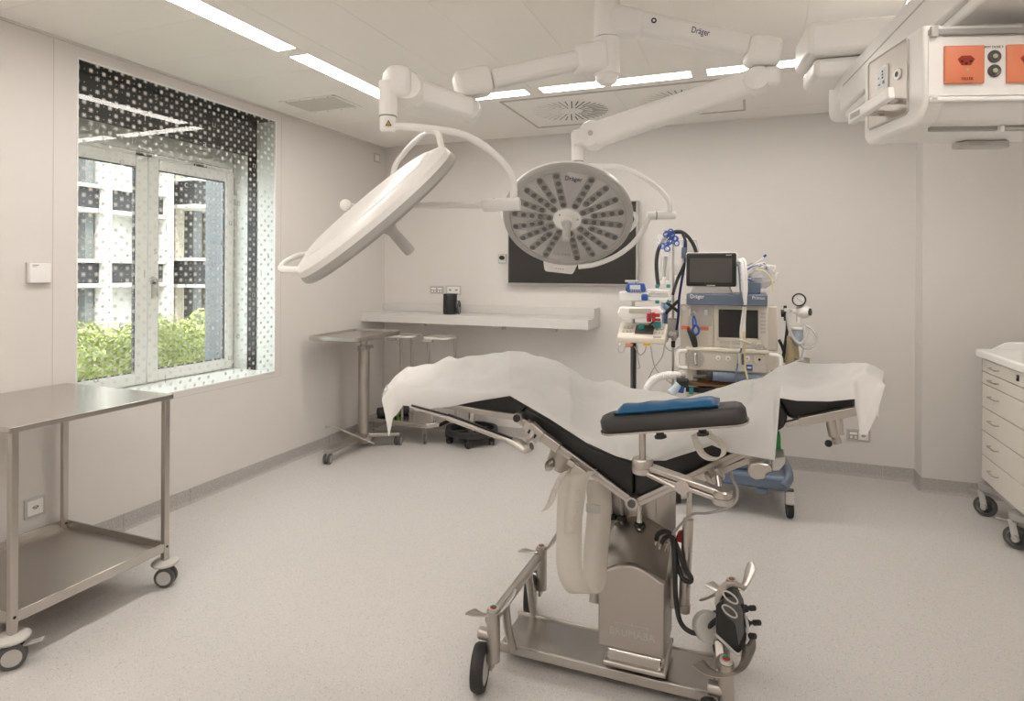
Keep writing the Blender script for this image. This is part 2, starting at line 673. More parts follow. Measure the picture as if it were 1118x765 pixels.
# left wall with the window opening (four blocks, one continuous wall)
wl = MB()
wl.box((XL - 0.50, YF - 0.1, -0.1), (XL, WY0, 2.95))
wl.box((XL - 0.50, WY1, -0.1), (XL, YB + 0.12, 2.95))
wl.box((XL - 0.50, WY0, -0.1), (XL, WY1, WZ0))
wl.box((XL - 0.50, WY0, WZ1), (XL, WY1, 2.95))
struct('wall_left', wl, WALL)
wb = MB().box((XL, YB, -0.1), (1.09, YB + 0.12, 2.95))
struct('wall_back', wb, WALL)
struct('wall_projecting', MB().box((1.09, 5.0, -0.1), (XR + 0.1, YB + 0.12, 2.95)), WALL)
struct('wall_right', MB().box((XR, YF - 0.1, -0.1), (XR + 0.12, 5.0, 2.95)), WALL)
struct('wall_front', MB().box((XL, YF - 0.12, -0.1), (XR + 0.12, YF, 2.95)), WALL)

# coved speckled skirting, in lengths with welded joints
def skirt(name, p0, p1, n, joints):
    d = (V(p1) - V(p0))
    L = d.length
    d.normalize()
    s = V((n[0], n[1], 0))
    prof = [(0.0, 0.0), (0.022, 0.0), (0.012, 0.004), (0.006, 0.012), (0.004, 0.024), (0.004, 0.094), (0.0, 0.096)]
    cuts = [0.0] + joints + [L]
    root = None
    for a, b in zip(cuts[:-1], cuts[1:]):
        a2, b2 = a + (0.001 if a > 0 else 0), b - (0.001 if b < L else 0)
        vs = [V(p0) + d * t + s * q + V((0, 0, z)) for t in (a2, b2) for q, z in prof]
        k = len(prof)
        fs = [(i, i + 1, k + i + 1, k + i) for i in range(k - 1)] + [tuple(range(k)), tuple(range(2 * k - 1, k - 1, -1))]
        mb = MB().add(vs, fs)
        if root is None:
            root = struct(name, mb, SKIRT, angle=60)
        else:
            obj('skirting_length', mb, SKIRT, root, angle=60)


skirt('baseboard_left', (XL, YF, 0), (XL, YB, 0), (1, 0), [2.34, 3.80, 4.25, 5.65])
skirt('baseboard_back', (XL, YB, 0), (1.09, YB, 0), (0, -1), [1.6, 3.2, 4.27])
skirt('baseboard_return', (1.09, 5.0, 0), (1.09, YB, 0), (-1, 0), [])
skirt('baseboard_right', (1.09, 5.0, 0), (XR, 5.0, 0), (0, -1), [])

# ceiling: backing slab, enamelled metal panels with open joints
ceil = struct('ceiling', MB().box((XL - 0.5, YF - 0.12, HC + 0.003), (XR + 0.12, YB + 0.12, 2.95)), GAPM)
LW0, LW1 = -2.455, -2.32            # left light strip
LB0, LB1 = 3.840, 3.968             # back light strip
RX0, RX1 = 0.630, 0.765             # right light strip
FY0, FY1 = -0.30, -0.17             # front light strip, behind the camera


def cpanel(x0, y0, x1, y1, gap=0.0009):
    mb = MB().box((x0 + gap, y0 + gap, HC), (x1 - gap, y1 - gap, HC + 0.0025))
    return obj('ceiling_panel', mb, CEIL, ceil)


ys = [YF] + [1.815 + 0.4 * k for k in range(-7, 9)] + [YB]
ys = [y for y in ys if y <= YB]
for a, b in zip(ys[:-1], ys[1:]):
    cpanel(XL, a, LW0, b)
xs = [LW1] + [-2.17 + 0.4 * k for k in range(0, 8)]
xs = [x for x in xs if x < RX0 - 0.02] + [RX0]
for a, b in zip(xs[:-1], xs[1:]):
    for y0, y1 in ((FY1, 1.815), (1.815, LB0)):
        cpanel(a, y0, b, y1)
for a, b in zip(ys[:-1], ys[1:]):
    cpanel(RX1, a, XR, b)
    if b <= FY0 + 0.5:
        pass
cpanel(LW0, YF, RX1, FY0)
cpanel(LW0, LB1, RX1, 4.055)
VX0, VX1, VY0, VY1 = -1.69, -0.062, 4.067, 4.912
cpanel(LW0, 4.055, VX0 - 0.01, YB)
cpanel(VX0 - 0.01, VY1 + 0.012, RX1, YB)
cpanel(-0.055, 4.067, 0.70, VY1)
# slim shadow angle where ceiling meets the walls
tr = MB().box((XL, YF, HC - 0.012), (XL + 0.014, YB, HC))
struct('trim_1', tr, WALL)
struct('trim_2', MB().box((XL + 0.014, YB - 0.014, HC - 0.012), (1.09, YB, HC)), WALL)

# ceiling light strips
def light_strip(x0, y0, x1, y1, label, group='linear ceiling lights'):
    t = thing('ceiling_light', label, 'ceiling light', ((x0 + x1) / 2, (y0 + y1) / 2, HC), 0, group)
    obj('diffuser', MB().box((x0 + 0.004, y0 + 0.004, HC - 0.0015), (x1 - 0.004, y1 - 0.004, HC + 0.002)), LIGHTM, t)
    fr = MB()
    for a in (((x0, y0), (x1, y0 + 0.004)), ((x0, y1 - 0.004), (x1, y1)), ((x0, y0), (x0 + 0.004, y1)), ((x1 - 0.004, y0), (x1, y1))):
        fr.box((*a[0], HC - 0.002), (*a[1], HC + 0.0025))
    obj('frame', fr, CEIL, t)
    return t


def blank(x0, y0, x1, y1):
    cpanel(x0, y0, x1, y1)


lights = [
    (LW0, 1.715, LW1, 2.70, 'long lit ceiling strip cut off by the top edge of the picture above the window'),
    (LW0, 2.79, LW1, 3.76, 'long lit ceiling strip running from the window side to behind the left surgical lamp joint'),
    (-2.39, LB0, -1.42, LB1, 'lit ceiling strip left of the central arm, half hidden by the left spring arm joint'),
    (-1.325, LB0, -0.355, LB1, 'lit ceiling strip in front of the square swirl air outlets'),
    (-0.267, LB0, 0.70, LB1, 'lit ceiling strip behind the joint of the right lamp arm, ending at the ceiling pendant'),
]
for l in lights:
    light_strip(*l)
blank(LW0, 2.70, LW1, 2.79)
blank(LW0, 3.76, LW1, LB0)
blank(LW0, LB0, -2.39, LB1)
blank(RX0, 3.76, RX1, LB0)
blank(0.70, LB0, RX1, LB1)
blank(RX0, 1.715, RX1, 2.79)
for x0_, x1_ in ((LW0, LW1), (RX0, RX1)):
    for y0_, y1_ in ((1.62, 1.715), (0.55, 0.64), (FY0, -0.17)):
        blank(x0_, y0_, x1_, y1_)
blank(-1.42, LB0, -1.325, LB1)
blank(-0.355, LB0, -0.267, LB1)
# the rest of the ring of lights, over and behind the camera
for x0, y0, x1, y1, lb_ in (
        (LW0, 0.64, LW1, 1.62, 'lit ceiling strip above the steel trolley, next before the one cut by the top edge'),
        (LW0, -0.17, LW1, 0.55, 'lit ceiling strip in the near corner of the light ring on the window side'),
        (RX0, 2.79, RX1, 3.76, 'lit ceiling strip hidden above the carrier arm of the ceiling pendant'),
        (RX0, 0.64, RX1, 1.62, 'lit ceiling strip above the front of the ceiling pendant, outside the picture'),
        (RX0, -0.17, RX1, 0.55, 'lit ceiling strip in the near corner of the light ring on the cart side'),
        (-2.3, FY0, -1.35, FY1, 'lit ceiling strip behind the viewer, the one nearest the window wall'),
        (-1.26, FY0, -0.3, FY1, 'lit ceiling strip behind the viewer, middle one of its row'),
        (-0.2, FY0, 0.7, FY1, 'lit ceiling strip behind the viewer, the one nearest the cart side')):
    light_strip(x0, y0, x1, y1, lb_)

# square swirl air outlets in the ceiling
def swirl(cx, cy, label):
    t = thing('ceiling_air_outlet', label, 'air vent', (cx, cy, HC), 0, 'swirl air outlets')
    h = 0.398
    plate = MB()
    seg = 24
    # plate with radial slots: sectors built between slots
    N = 36
    pts_out = []
    r0, r1 = 0.075, 0.285
    # outer part: square to circle fan
    ring = 144
    vs, fs = [], []
    for k in range(ring):
        a = 2 * PI * k / ring
        c, s = math.cos(a), math.sin(a)
        q = h / max(abs(c), abs(s))
        vs += [(cx + q * c, cy + q * s, HC), (cx + r1 * c, cy + r1 * s, HC), (cx + r0 * c, cy + r0 * s, HC)]
    for k in range(ring):
        j = (k + 1) % ring
        fs.append((3 * k, 3 * j, 3 * j + 1, 3 * k + 1))
    o = len(vs)
    vs.append((cx, cy, HC))
    for k in range(ring):
        j = (k + 1) % ring
        fs.append((3 * k + 2, 3 * j + 2, o))
    plate.add(vs, fs)
    obj('plate', plate, CEIL, t, smooth=False)
    obj('plenum', MB().cyl((cx, cy, HC + 0.0022), (cx, cy, HC + 0.0028), 0.30), BLACK, t)
    for k in range(N):
        a0 = 2 * PI * k / N
        long = (k % 2 == 0)
        b = MB()
        wa = 2 * PI / N
        ra, rb = r0, r1
        # tilted blade filling most of the sector, leaving a dark slot on one side
        f0, f1 = 0.18, 0.80
        slot_in = 0.085 if long else 0.16
        aa, ab = a0 + wa * 0.0, a0 + wa
        vs = []
        for r_ in (ra, slot_in):
            for a in (aa, ab):
                vs.append((cx + r_ * math.cos(a), cy + r_ * math.sin(a), HC))
        fs = [(0, 1, 3, 2)]
        half = 0.0075
        am = a0 + wa / 2
        n = V((-math.sin(am), math.cos(am), 0))
        d = V((math.cos(am), math.sin(am), 0))
        c0 = V((cx, cy, HC))
        e = 0.272
        # two side strips beside the slot
        p = [c0 + V((math.cos(aa), math.sin(aa), 0)) * slot_in, c0 + V((math.cos(aa), math.sin(aa), 0)) * rb,
             c0 + d * e - n * half, c0 + d * slot_in - n * half]
        q = [c0 + V((math.cos(ab), math.sin(ab), 0)) * slot_in, c0 + V((math.cos(ab), math.sin(ab), 0)) * rb,
             c0 + d * e + n * half, c0 + d * slot_in + n * half]
        tip = [c0 + V((math.cos(aa), math.sin(aa), 0)) * rb, c0 + V((math.cos(ab), math.sin(ab), 0)) * rb, c0 + d * e + n * half, c0 + d * e - n * half]
        base = len(vs)
        vs += p + q + tip
        fs += [tuple(base + i for i in (0, 1, 2, 3)), tuple(base + 4 + i for i in (0, 1, 2, 3)), tuple(base + 8 + i for i in (0, 1, 2, 3))]
        # the air blade tilted inside the slot
        bl = [c0 + d * slot_in - n * half + V((0, 0, 0.0005)), c0 + d * e - n * half + V((0, 0, 0.0005)), c0 + d * e - n * half * 0.1 + V((0, 0, 0.0020)), c0 + d * slot_in - n * half * 0.1 + V((0, 0, 0.0020))]
        base = len(vs)
        vs += bl
        fs.append(tuple(base + i for i in range(4)))
        b.add(vs, fs)
        obj('blade', b, CEIL, t, smooth=False)
    return t


swirl(-1.279, 4.49, 'square ceiling air outlet with swirl slots, whole and above the right surgical lamp')
swirl(-0.474, 4.49, 'square ceiling air outlet with swirl slots, partly hidden by the diagonal spring arm')
vf = MB()
VFX0, VFX1 = VX0 + 0.008, -0.068
for a in (((VX0, VY0), (VX0 + 0.014, VY1)), ((VX0, VY0), (-0.07, VY0 + 0.014)), ((VX0, VY1 - 0.014), (-0.07, VY1)), ((-0.072, VY0), (-0.056, VY1))):
    vf.box((*a[0], HC - 0.004), (*a[1], HC + 0.01))
struct('trim_3', vf, LGREY)

# perforated return-air grille on the left
g = thing('ceiling_grille', 'rectangular perforated ceiling grille above the window corner of the back wall', 'air vent', (-2.92, 3.67, HC))
gx0, gx1, gy0, gy1 = -3.17, -2.69, 3.50, 3.835
fr = MB()
for a in (((gx0, gy0), (gx1, gy0 + 0.025)), ((gx0, gy1 - 0.025), (gx1, gy1)), ((gx0, gy0), (gx0 + 0.025, gy1)), ((gx1 - 0.025, gy0), (gx1, gy1))):
    fr.box((*a[0], HC - 0.006), (*a[1], HC))
obj('frame', fr, CEIL, g, bevel=0.002)
GR = mat('perforated_sheet', (0.66, 0.63, 0.585), 0.5, bump=0.6, bscale=320)
obj('grille', MB().box((gx0 + 0.025, gy0 + 0.025, HC - 0.003), (gx1 - 0.025, gy1 - 0.025, HC)), GR, g)
for k in range(4):
    sx = gx0 + 0.06 + k * 0.12
    for sy in (gy0 + 0.012, gy1 - 0.012):
        obj('screw', MB().cyl((sx, sy, HC - 0.0085), (sx, sy, HC - 0.005), 0.006, seg=10), LGREY, g)

# ------------------------------------------------------------------ window (niche, blind box, casements, flush printed pane)
XW = -3.78
win = MB()
# fixed outer frame
def frame_mb(x0, x1, y0, y1, z0, z1, w_, mb=None):
    mb = mb or MB()
    mb.box((x0, y0, z0), (x1, y0 + w_, z1))
    mb.box((x0, y1 - w_, z0), (x1, y1, z1))
    mb.box((x0, y0 + w_, z0), (x1, y1 - w_, z0 + w_))
    mb.box((x0, y0 + w_, z1 - w_), (x1, y1 - w_, z1))
    return mb


WT = 2.29
window = struct('window_1', frame_mb(XW - 0.07, XW - 0.02, WY0 + 0.002, WY1 - 0.002, WZ0 + 0.001, WT, 0.035), FRAMEW, bevel=0.003)
window['label'] = 'white two-casement window behind a flush printed pane in the left wall'
obj('head_panel', MB().box((XW - 0.07, WY0 + 0.002, WT), (XW - 0.01, WY1 - 0.002, WZ1 - 0.001)), REVEALM, window)
for k, (y0, y1) in enumerate(((WY0 + 0.012, 2.955), (2.965, WY1 - 0.008))):
    z0, z1 = WZ0 + 0.008, 2.262
    s = obj('casement', frame_mb(XW - 0.045, XW, y0, y1, z0, z1, 0.078), FRAMEW, window, bevel=0.006)
    gk = frame_mb(XW - 0.032, XW - 0.012, y0 + 0.078, y1 - 0.078, z0 + 0.078, z1 - 0.078, 0.007)
    obj('gasket', gk, HINGEK, s)
    obj('pane', MB().box((XW - 0.026, y0 + 0.08, z0 + 0.08), (XW - 0.020, y1 - 0.08, z1 - 0.08)), PANEC, s)
    hy = 2.93 if k == 0 else 3.38
    obj('hinge', MB().box((XW - 0.005, hy - 0.055, 2.262), (XW + 0.006, hy + 0.055, 2.275)), HINGEK, s, bevel=0.002)
# espagnolette handle and key
h = MB().cyl((XW, 3.0, 1.43), (XW + 0.012, 3.0, 1.43), 0.026)
h.box((XW + 0.0, 2.988, 1.31), (XW + 0.012, 3.012, 1.43))
h.cyl((XW + 0.01, 3.0, 1.43), (XW + 0.045, 3.0, 1.43), 0.009)
h.cyl((XW + 0.045, 3.0, 1.44), (XW + 0.045, 3.0, 1.32), 0.009)
obj('window_handle', h, LGREY, window)
# niche linings
obj('sill', MB().box((XW - 0.02, WY0 + 0.001, WZ0 - 0.02), (XL - 0.012, WY1 - 0.001, WZ0 + 0.002)), FRAMEW, window)
obj('reveal_lining', MB().box((XW, WY1 - 0.003, WZ0 + 0.002), (XL - 0.012, WY1 - 0.0005, WZ1 - 0.001)), REVEALM, window)
obj('reveal_lining', MB().box((XW, WY0 + 0.0005, WZ0 + 0.002), (XL - 0.012, WY0 + 0.003, WZ1 - 0.001)), REVEALM, window)
obj('soffit_lining', MB().box((XW, WY0 + 0.003, WZ1 - 0.004), (XL - 0.012, WY1 - 0.003, WZ1 - 0.001)), BLINDK, window)
obj('blind_box', MB().box((-3.645, WY0 + 0.003, 2.385), (-3.556, WY1 - 0.003, WZ1 - 0.004)), BLINDK, window)
obj('blind_rail', MB().box((-3.641, WY1 - 0.010, WZ0 + 0.002), (-3.554, WY1 - 0.003, 2.40)), BLINDK, window)
obj('blind_rail', MB().box((-3.641, WY0 + 0.003, WZ0 + 0.002), (-3.554, WY0 + 0.010, 2.40)), BLINDK, window)
# exterior slate-coloured jambs
obj('outer_jamb', MB().box((-4.03, WY1 - 0.05, WZ0 - 0.05), (-3.852, WY1 + 0.05, WZ1)), FINM, window)
obj('outer_jamb', MB().box((-4.16, WY0 - 0.05, WZ0 - 0.05), (-3.852, WY0 + 0.02, WZ1)), FINM, window)
obj('outer_sill', MB().box((-4.05, WY0, WZ0 - 0.06), (-3.852, WY1, WZ0 - 0.01)), FINM, window)
# flush printed pane with a slim metal edge
pane = obj('printed_pane', MB().box((-3.388, WY0 + 0.004, WZ0 + 0.004), (-3.382, WY1 - 0.004, WZ1 - 0.004)), PANEP, window)
obj('pane_edge', frame_mb(-3.390, XL + 0.003, WY0 - 0.004, WY1 + 0.004, WZ0 - 0.004, WZ1 + 0.004, 0.008), FRAMEW, window)
lt = MB()
seq = 'saunlicescuel'
for i in range(int((WY0) / PITCH) - 1, int(WY1 / PITCH) + 1):
    for j in range(int(WZ0 / PITCH) - 1, int(WZ1 / PITCH) + 1):
        if not void_cell(i, j):
            continue
        y, z = (i + 0.5) * PITCH, (j + 0.5) * PITCH
        if not (WY0 + 0.03 < y < WY1 - 0.03 and WZ0 + 0.03 < z < WZ1 - 0.03):
            continue
        ch = seq[(i * 5 + j * 2) % len(seq)]
        t_ = text('t', ch, 0.070, frame_of((-3.3815, y, z), (0, 1, 0), (0, 0, 1)), None, None, extrude=0.0002)
        lt.v, lt.f = lt.v + t_.v, lt.f + [tuple(len(lt.v) + q for q in f) for f in t_.f]
lo = obj('printed_letters', lt, GLETTER, window, smooth=False)
lo['kind'] = 'stuff'
# wall panel seams round the opening
seam = MB()
sy0, sy1, sz0, sz1 = WY0 - 0.12, WY1 + 0.06, WZ0 - 0.042, HC
for a, b in (((sy0, sz0), (sy1, sz0 + 0.003)), ((sy1, sz0), (sy1 + 0.003, HC - 0.02)), ((sy0 - 0.003, sz0), (sy0, HC - 0.02))):
    seam.box((XL - 0.002, a[0], a[1]), (XL + 0.0006, b[0], b[1]))
struct('trim_4', seam, LGREY)

# ------------------------------------------------------------------ outdoors: facing facade and shrubs
fac = thing('facing_building', 'white building across the courtyard with dark parapet bands, seen through the window', 'building', (-8.3, 7, -1))
FX = -8.0
obj('wall', MB().box((FX - 0.8, 2.0, -2), (FX - 0.35, 14, 8)), FACW, fac)
def facbox(name, y0, y1, z0, z1, m, x0=FX - 0.35, x1=FX):
    return obj(name, MB().box((x0, y0, z0), (x1, y1, z1)), m, fac, bevel=0.01)
for zb in (-0.05, 1.33, 2.31, 3.35):
    zt = zb + 0.26
    facbox('parapet', 2.2, 5.60, zb, zt, FACK, x1=FX - 0.05)
    facbox('parapet', 5.72, 6.55, zb, zt, FACK, x1=FX - 0.05)
    facbox('ledge', 2.2, 6.62, zb - 0.06, zb - 0.005, FACW, x1=FX + 0.02)
    facbox('ledge', 2.2, 6.62, zt + 0.005, zt + 0.05, FACW, x1=FX + 0.02)
for y in (4.4, 5.61, 6.55):
    facbox('post', y, y + 0.10, -2, 8, FACW, x1=FX + 0.05)
for y in (5.47, 6.38, 4.25):
    facbox('recess_strip', y, y + 0.11, -2, 8, FACG, x1=FX - 0.12)
# rounded balconies on the right with beige recess behind
for y0 in (6.74,):
    for zb in (-0.1, 1.30, 2.48, 3.6):
        for z0, z1, m_, ex in ((zb, zb + 0.34, FACK, 0.0), (zb + 0.345, zb + 0.39, FACW, 0.03), (zb - 0.05, zb - 0.005, FACW, 0.03)):
            poly = [(FX - 0.35, y0 - ex), (FX + 0.35 + ex, y0 - ex)]
            poly += [(FX + 0.35 + ex + 0.5 * math.sin(PI * t / 10), y0 + 2.6 * t / 10) for t in range(1, 10)]
            poly += [(FX + 0.35 + ex, y0 + 2.6), (FX - 0.35, y0 + 2.6)]
            obj('balcony' if m_ is FACK else 'balcony_ledge', MB().prism(poly, z0, z1, 'z'), m_, fac)
    for k, y in enumerate((6.80, 7.12, 7.5, 7.9)):
        facbox('reveal_column', y, y + 0.16, -2, 8, (FACB, FACG)[k % 2], x1=FX - 0.10)
obj('ground', MB().box((-12, 0, -1.2), (-3.95, 14, -1.0)), SOIL, None)['kind'] = 'structure'
lf = MB()
rnd = random.Random(3)
for k in range(30000):
    cx_, cy_ = rnd.uniform(-6.2, -4.7), rnd.uniform(2.8, 7.6)
    top = 0.92 + 0.30 * noise.noise(V((cx_ * 1.7, cy_ * 1.7, 0))) + 0.16 * noise.noise(V((cx_ * 5, cy_ * 5, 3)))
    p = V((cx_, cy_, top - abs(rnd.gauss(0, 0.30))))
    q = Euler((rnd.uniform(-0.9, 0.9), rnd.uniform(-0.9, 0.9), rnd.uniform(0, 6.3))).to_matrix()
    a, b = rnd.uniform(0.022, 0.045), rnd.uniform(0.009, 0.016)
    lf.add([p + q @ V(c) for c in ((-a, 0, 0), (0, -b, 0.008), (a, 0, 0), (0, b, 0.008))], [(0, 1, 2, 3)])
sh = obj('shrubbery', lf, LEAF, None, smooth=False)
tag(sh, 'sunlit bright green shrubs growing right outside the window', 'shrubs', kind='stuff')

# ------------------------------------------------------------------ casters
def caster(parent, c, r, axis, wheel_m=GREYP, tread_m=DGREY, twin=True, width=0.05, hood=None, name='caster', htop=None, lever=False):
    """caster standing on the floor at c, axis = horizontal axle direction"""
    ax = V((math.cos(axis), math.sin(axis), 0))
    c = V((c[0], c[1], r))
    cw = MB()
    n = 2 if twin else 1
    offs = (-width * 0.32, width * 0.32) if twin else (0,)
    wd = width * 0.34 if twin else width * 0.8
    for q in offs:
        cw.cyl(c + ax * (q - wd / 2), c + ax * (q + wd / 2), r * 0.72, seg=24)
    f = V((-ax.y, ax.x, 0))
    top = htop or (2 * r + 0.015)
    fork = MB()
    if hood:
        fork.beam(c + V((0, 0, r * 0.2)), V((c.x, c.y, top)), width * 0.24, r * 0.9)
    else:
        if twin:
            fork.beam(c, V((c.x, c.y, top)), r * 0.9, width * 0.26, up=f)
        else:
            for q in (-1, 1):
                fork.beam(c + ax * q * width * 0.52 - V((0, 0, r * 0.2)), V((c.x, c.y, top - 0.004)) + ax * q * width * 0.5 + f * r * 0.35, 0.004, r * 0.55, up=f)
            fork.box((c.x - width * 0.55, c.y - width * 0.55, top - 0.008), (c.x + width * 0.55, c.y + width * 0.55, top))
    o = obj(name, fork, wheel_m if not hood else hood, parent, bevel=0.002)
    tw = MB()
    for q in offs:
        prof = [(r * 0.70, -wd / 2), (r * 0.93, -wd / 2), (r, -wd / 2 + wd * 0.2), (r, wd / 2 - wd * 0.2), (r * 0.93, wd / 2), (r * 0.70, wd / 2), (r * 0.70, -wd / 2)]
        M = Matrix.Translation(c + ax * q) @ ax.to_track_quat('Z', 'Y').to_matrix().to_4x4()
        tw.lathe(prof, M, 24)
    obj('wheel_disc', cw, wheel_m, o)
    obj('tyre', tw, tread_m, o)
    return o


# ------------------------------------------------------------------ stainless trolley, left
tx0, tx1, ty0, ty1 = -3.345, -2.595, 1.475, 2.155
t = thing('steel_trolley', 'stainless steel two-tier instrument trolley on four casters under the window, cut by the left edge', 'trolley', ((tx0 + tx1) / 2, (ty0 + ty1) / 2, 0))
top = MB().box((tx0 - 0.008, ty0 - 0.012, 0.886), (tx1 + 0.010, ty1 + 0.010, 0.908))
obj('table_top', top, STEELT, t, bevel=0.003)
for x in (tx0 + 0.014, tx1 - 0.014):
    for y in (ty0 + 0.014, ty1 - 0.014):
        lg = obj('leg', MB().box((x - 0.0135, y - 0.0135, 0.115), (x + 0.0135, y + 0.0135, 0.886)), STEEL, t, bevel=0.003)
        obj('screw_hole', MB().cyl((x + 0.012, y, 0.185), (x + 0.0145, y, 0.185), 0.006, seg=10), BLACK, lg)
shf = MB().box((tx0 + 0.01, ty0 + 0.01, 0.160), (tx1 - 0.012, ty1 - 0.01, 0.166))
obj('lower_shelf', shf, STEELD, t)
for nm, a, b in (('shelf_rim', (tx1 - 0.014, ty0 + 0.02, 0.160), (tx1 - 0.004, ty1 - 0.02, 0.203)), ('shelf_rim', (tx0 + 0.004, ty0 + 0.02, 0.160), (tx0 + 0.014, ty1 - 0.02, 0.203)),
                 ('shelf_rim', (tx0 + 0.02, ty1 - 0.012, 0.160), (tx1 - 0.02, ty1 - 0.004, 0.203)), ('shelf_rim', (tx0 + 0.02, ty0 + 0.004, 0.160), (tx1 - 0.02, ty0 + 0.012, 0.203))):
    obj(nm, MB().box(a, b), STEELT, t, bevel=0.002)
for x, ax in ((tx0 + 0.014, 0), (tx1 - 0.014, 1)):
    for y, ay in ((ty0 + 0.014, 0), (ty1 - 0.014, 1)):
        bump = obj('bumper_disc', MB().lathe([(0, 0.122), (0.045, 0.121), (0.058, 0.113), (0.060, 0.106), (0.052, 0.098), (0, 0.098)], Matrix.Translation((x, y, 0)), 28), LGREY, t)
        cst = caster(t, (x + 0.012, y - 0.005, 0), 0.046, R(100 if ay == 0 else 118) - PI / 2 if False else (R(-38) if ay == 0 else R(-62)), LGREY, DGREY, True, 0.052, htop=0.10)
        if ay == 0 and ax == 1:
            obj('brake_lever', MB().beam((x + 0.03, y + 0.02, 0.075), (x + 0.085, y + 0.062, 0.088), 0.028, 0.008), GREYP, cst, bevel=0.003)

# wall fittings: sockets, switches, thermostat
def socket_plate(name, label, origin, xd, yd, w_, h_, modules, frame=LGREY, cat='wall socket', group=None):
    M = frame_of(origin, xd, yd)
    t = thing(name, label, cat, origin, 0, group)
    obj('frame', MB().box((-w_ / 2, -h_ / 2, 0), (w_ / 2, h_ / 2, 0.008), M), frame, t, bevel=0.002)
    n = len(modules)
    mw = (w_ - 0.024) / n
    for i, kind in enumerate(modules):
        cx = -w_ / 2 + 0.012 + mw * (i + 0.5)
        hh = h_ / 2 - 0.012
        md = obj('insert', MB().box((cx - mw / 2 + 0.001, -hh, 0.006), (cx + mw / 2 - 0.001, hh, 0.011), M), WHITE if kind in 's' else (GREYP if kind == 'd' else WHITE2), t, bevel=0.001)
        if kind == 's':
            hexa = [(-0.017, 0), (-0.008, 0.010), (0.008, 0.010), (0.017, 0), (0.008, -0.010), (-0.008, -0.010)]
            obj('socket_recess', MB().prism([(cx + a, b) for a, b in hexa], 0.0105, 0.0114, 'z', M), LGREY, md)
            pn = MB()
            for a, b in ((-0.0095, 0.002), (0.0095, 0.002), (0, -0.003)):
                pn.cyl(M @ V((cx + a, b, 0.0112)), M @ V((cx + a, b, 0.0120)), 0.0032, seg=8)
            obj('pin_hole', pn, BLACK, md)
        elif kind == 'd':
            obj('label_strip', MB().box((cx - mw * 0.38, 0.004, 0.011), (cx + mw * 0.38, hh * 0.75, 0.0125), M), WHITE, md)
            pj = MB()
            for a in (-0.22, 0.22):
                pj.box((cx + a * mw - 0.007, -hh * 0.75, 0.011), (cx + a * mw + 0.007, -0.006, 0.0125), M)
            obj('data_port', pj, WHITE, md)
        elif kind == 'b':
            obj('button', MB().box((cx - 0.014, -0.014, 0.011), (cx + 0.014, 0.014, 0.014), M), WHITE, md, bevel=0.002)
    return t, M


socket_plate('wall_socket', 'square white power socket low on the left wall behind the steel trolley', (XL + 0.0005, 2.026, 0.302), (0, 1, 0), (0, 0, 1), 0.098, 0.098, ['s'])
socket_plate('room_sensor', 'small square plate with white button high in the left wall near the corner', (XL + 0.0005, 5.05, 2.59), (0, 1, 0), (0, 0, 1), 0.10, 0.085, ['b'], cat='wall switch')
socket_plate('data_socket', 'grey double data outlet above the wall shelf, left of the power socket', (-2.795, YB - 0.0005, 1.328), (1, 0, 0), (0, 0, 1), 0.15, 0.078, ['d', 'd'])
socket_plate('wall_socket', 'white power outlet above the wall shelf, behind the black cylinder', (-2.62, YB - 0.0005, 1.329), (1, 0, 0), (0, 0, 1), 0.155, 0.085, ['s', 's'])
ts, M = socket_plate('wall_socket', 'small white socket with a plug left of the black wall screen', (-2.125, YB - 0.0005, 1.62), (1, 0, 0), (0, 0, 1), 0.085, 0.09, ['s'])
obj('plug', MB().cyl((-2.12, YB - 0.012, 1.63), (-2.12, YB - 0.05, 1.63), 0.019, seg=16), BLACK, ts)
socket_plate('wall_socket', 'grey framed data and power outlet low on the back wall right of the operating table', (0.732, YB - 0.0005, 0.302), (1, 0, 0), (0, 0, 1), 0.155, 0.085, ['d', 's'])
th = thing('thermostat', 'white square thermostat box on the left wall beside the window', 'thermostat', (XL, 2.035, 1.483))
obj('case', MB().box((XL, 1.985, 1.434), (XL + 0.028, 2.086, 1.535)), WHITE, th, bevel=0.004)
obj('back_plate', MB().box((XL, 1.980, 1.430), (XL + 0.008, 2.088, 1.537)), LGREY, th)
obj('print', MB().box((XL + 0.0275, 1.996, 1.522), (XL + 0.0284, 2.026, 1.526)).box((XL + 0.0275, 1.996, 1.515), (XL + 0.0284, 2.018, 1.518)), PRINTG, th)

# ------------------------------------------------------------------ back wall: screen, shelf, cylinder speaker
tv = thing('wall_screen', 'large flat black screen on the back wall behind the right surgical lamp', 'screen', (-1.48, YB - 0.05, 1.4))
obj('cabinet', MB().box((-2.052, 5.13, 1.392), (-0.893, 5.175, 2.10)), LGREY, tv, bevel=0.004)
obj('screen_panel', MB().box((-2.038, 5.124, 1.405), (-0.905, 5.131, 2.090)), SCREEN, tv)
obj('wall_bracket', MB().box((-1.7, 5.17, 1.55), (-1.25, YB, 1.95)), DGREY, tv)

sh_ = thing('wall_shelf', 'long light grey laminate shelf with an upstand mounted along the back wall', 'shelf', (-2.3, 5.0, 1.04))
obj('board', MB().box((XL + 0.001, 4.813, 1.038), (-1.226, YB - 0.001, 1.118)), SHELFM, sh_, bevel=0.003)
obj('upstand', MB().box((XL + 0.001, YB - 0.022, 1.118), (-1.226, YB - 0.001, 1.20)), SHELFM, sh_, bevel=0.003)
obj('end_upstand', MB().box((-1.236, 5.02, 1.118), (-1.226, YB - 0.022, 1.198)), SHELFM, sh_, bevel=0.002)
for x in (-2.75, -1.98, -1.52):
    obj('bracket_clip', MB().box((x - 0.012, 4.86, 1.010), (x + 0.012, 4.90, 1.038)), CHROME, sh_, bevel=0.002)

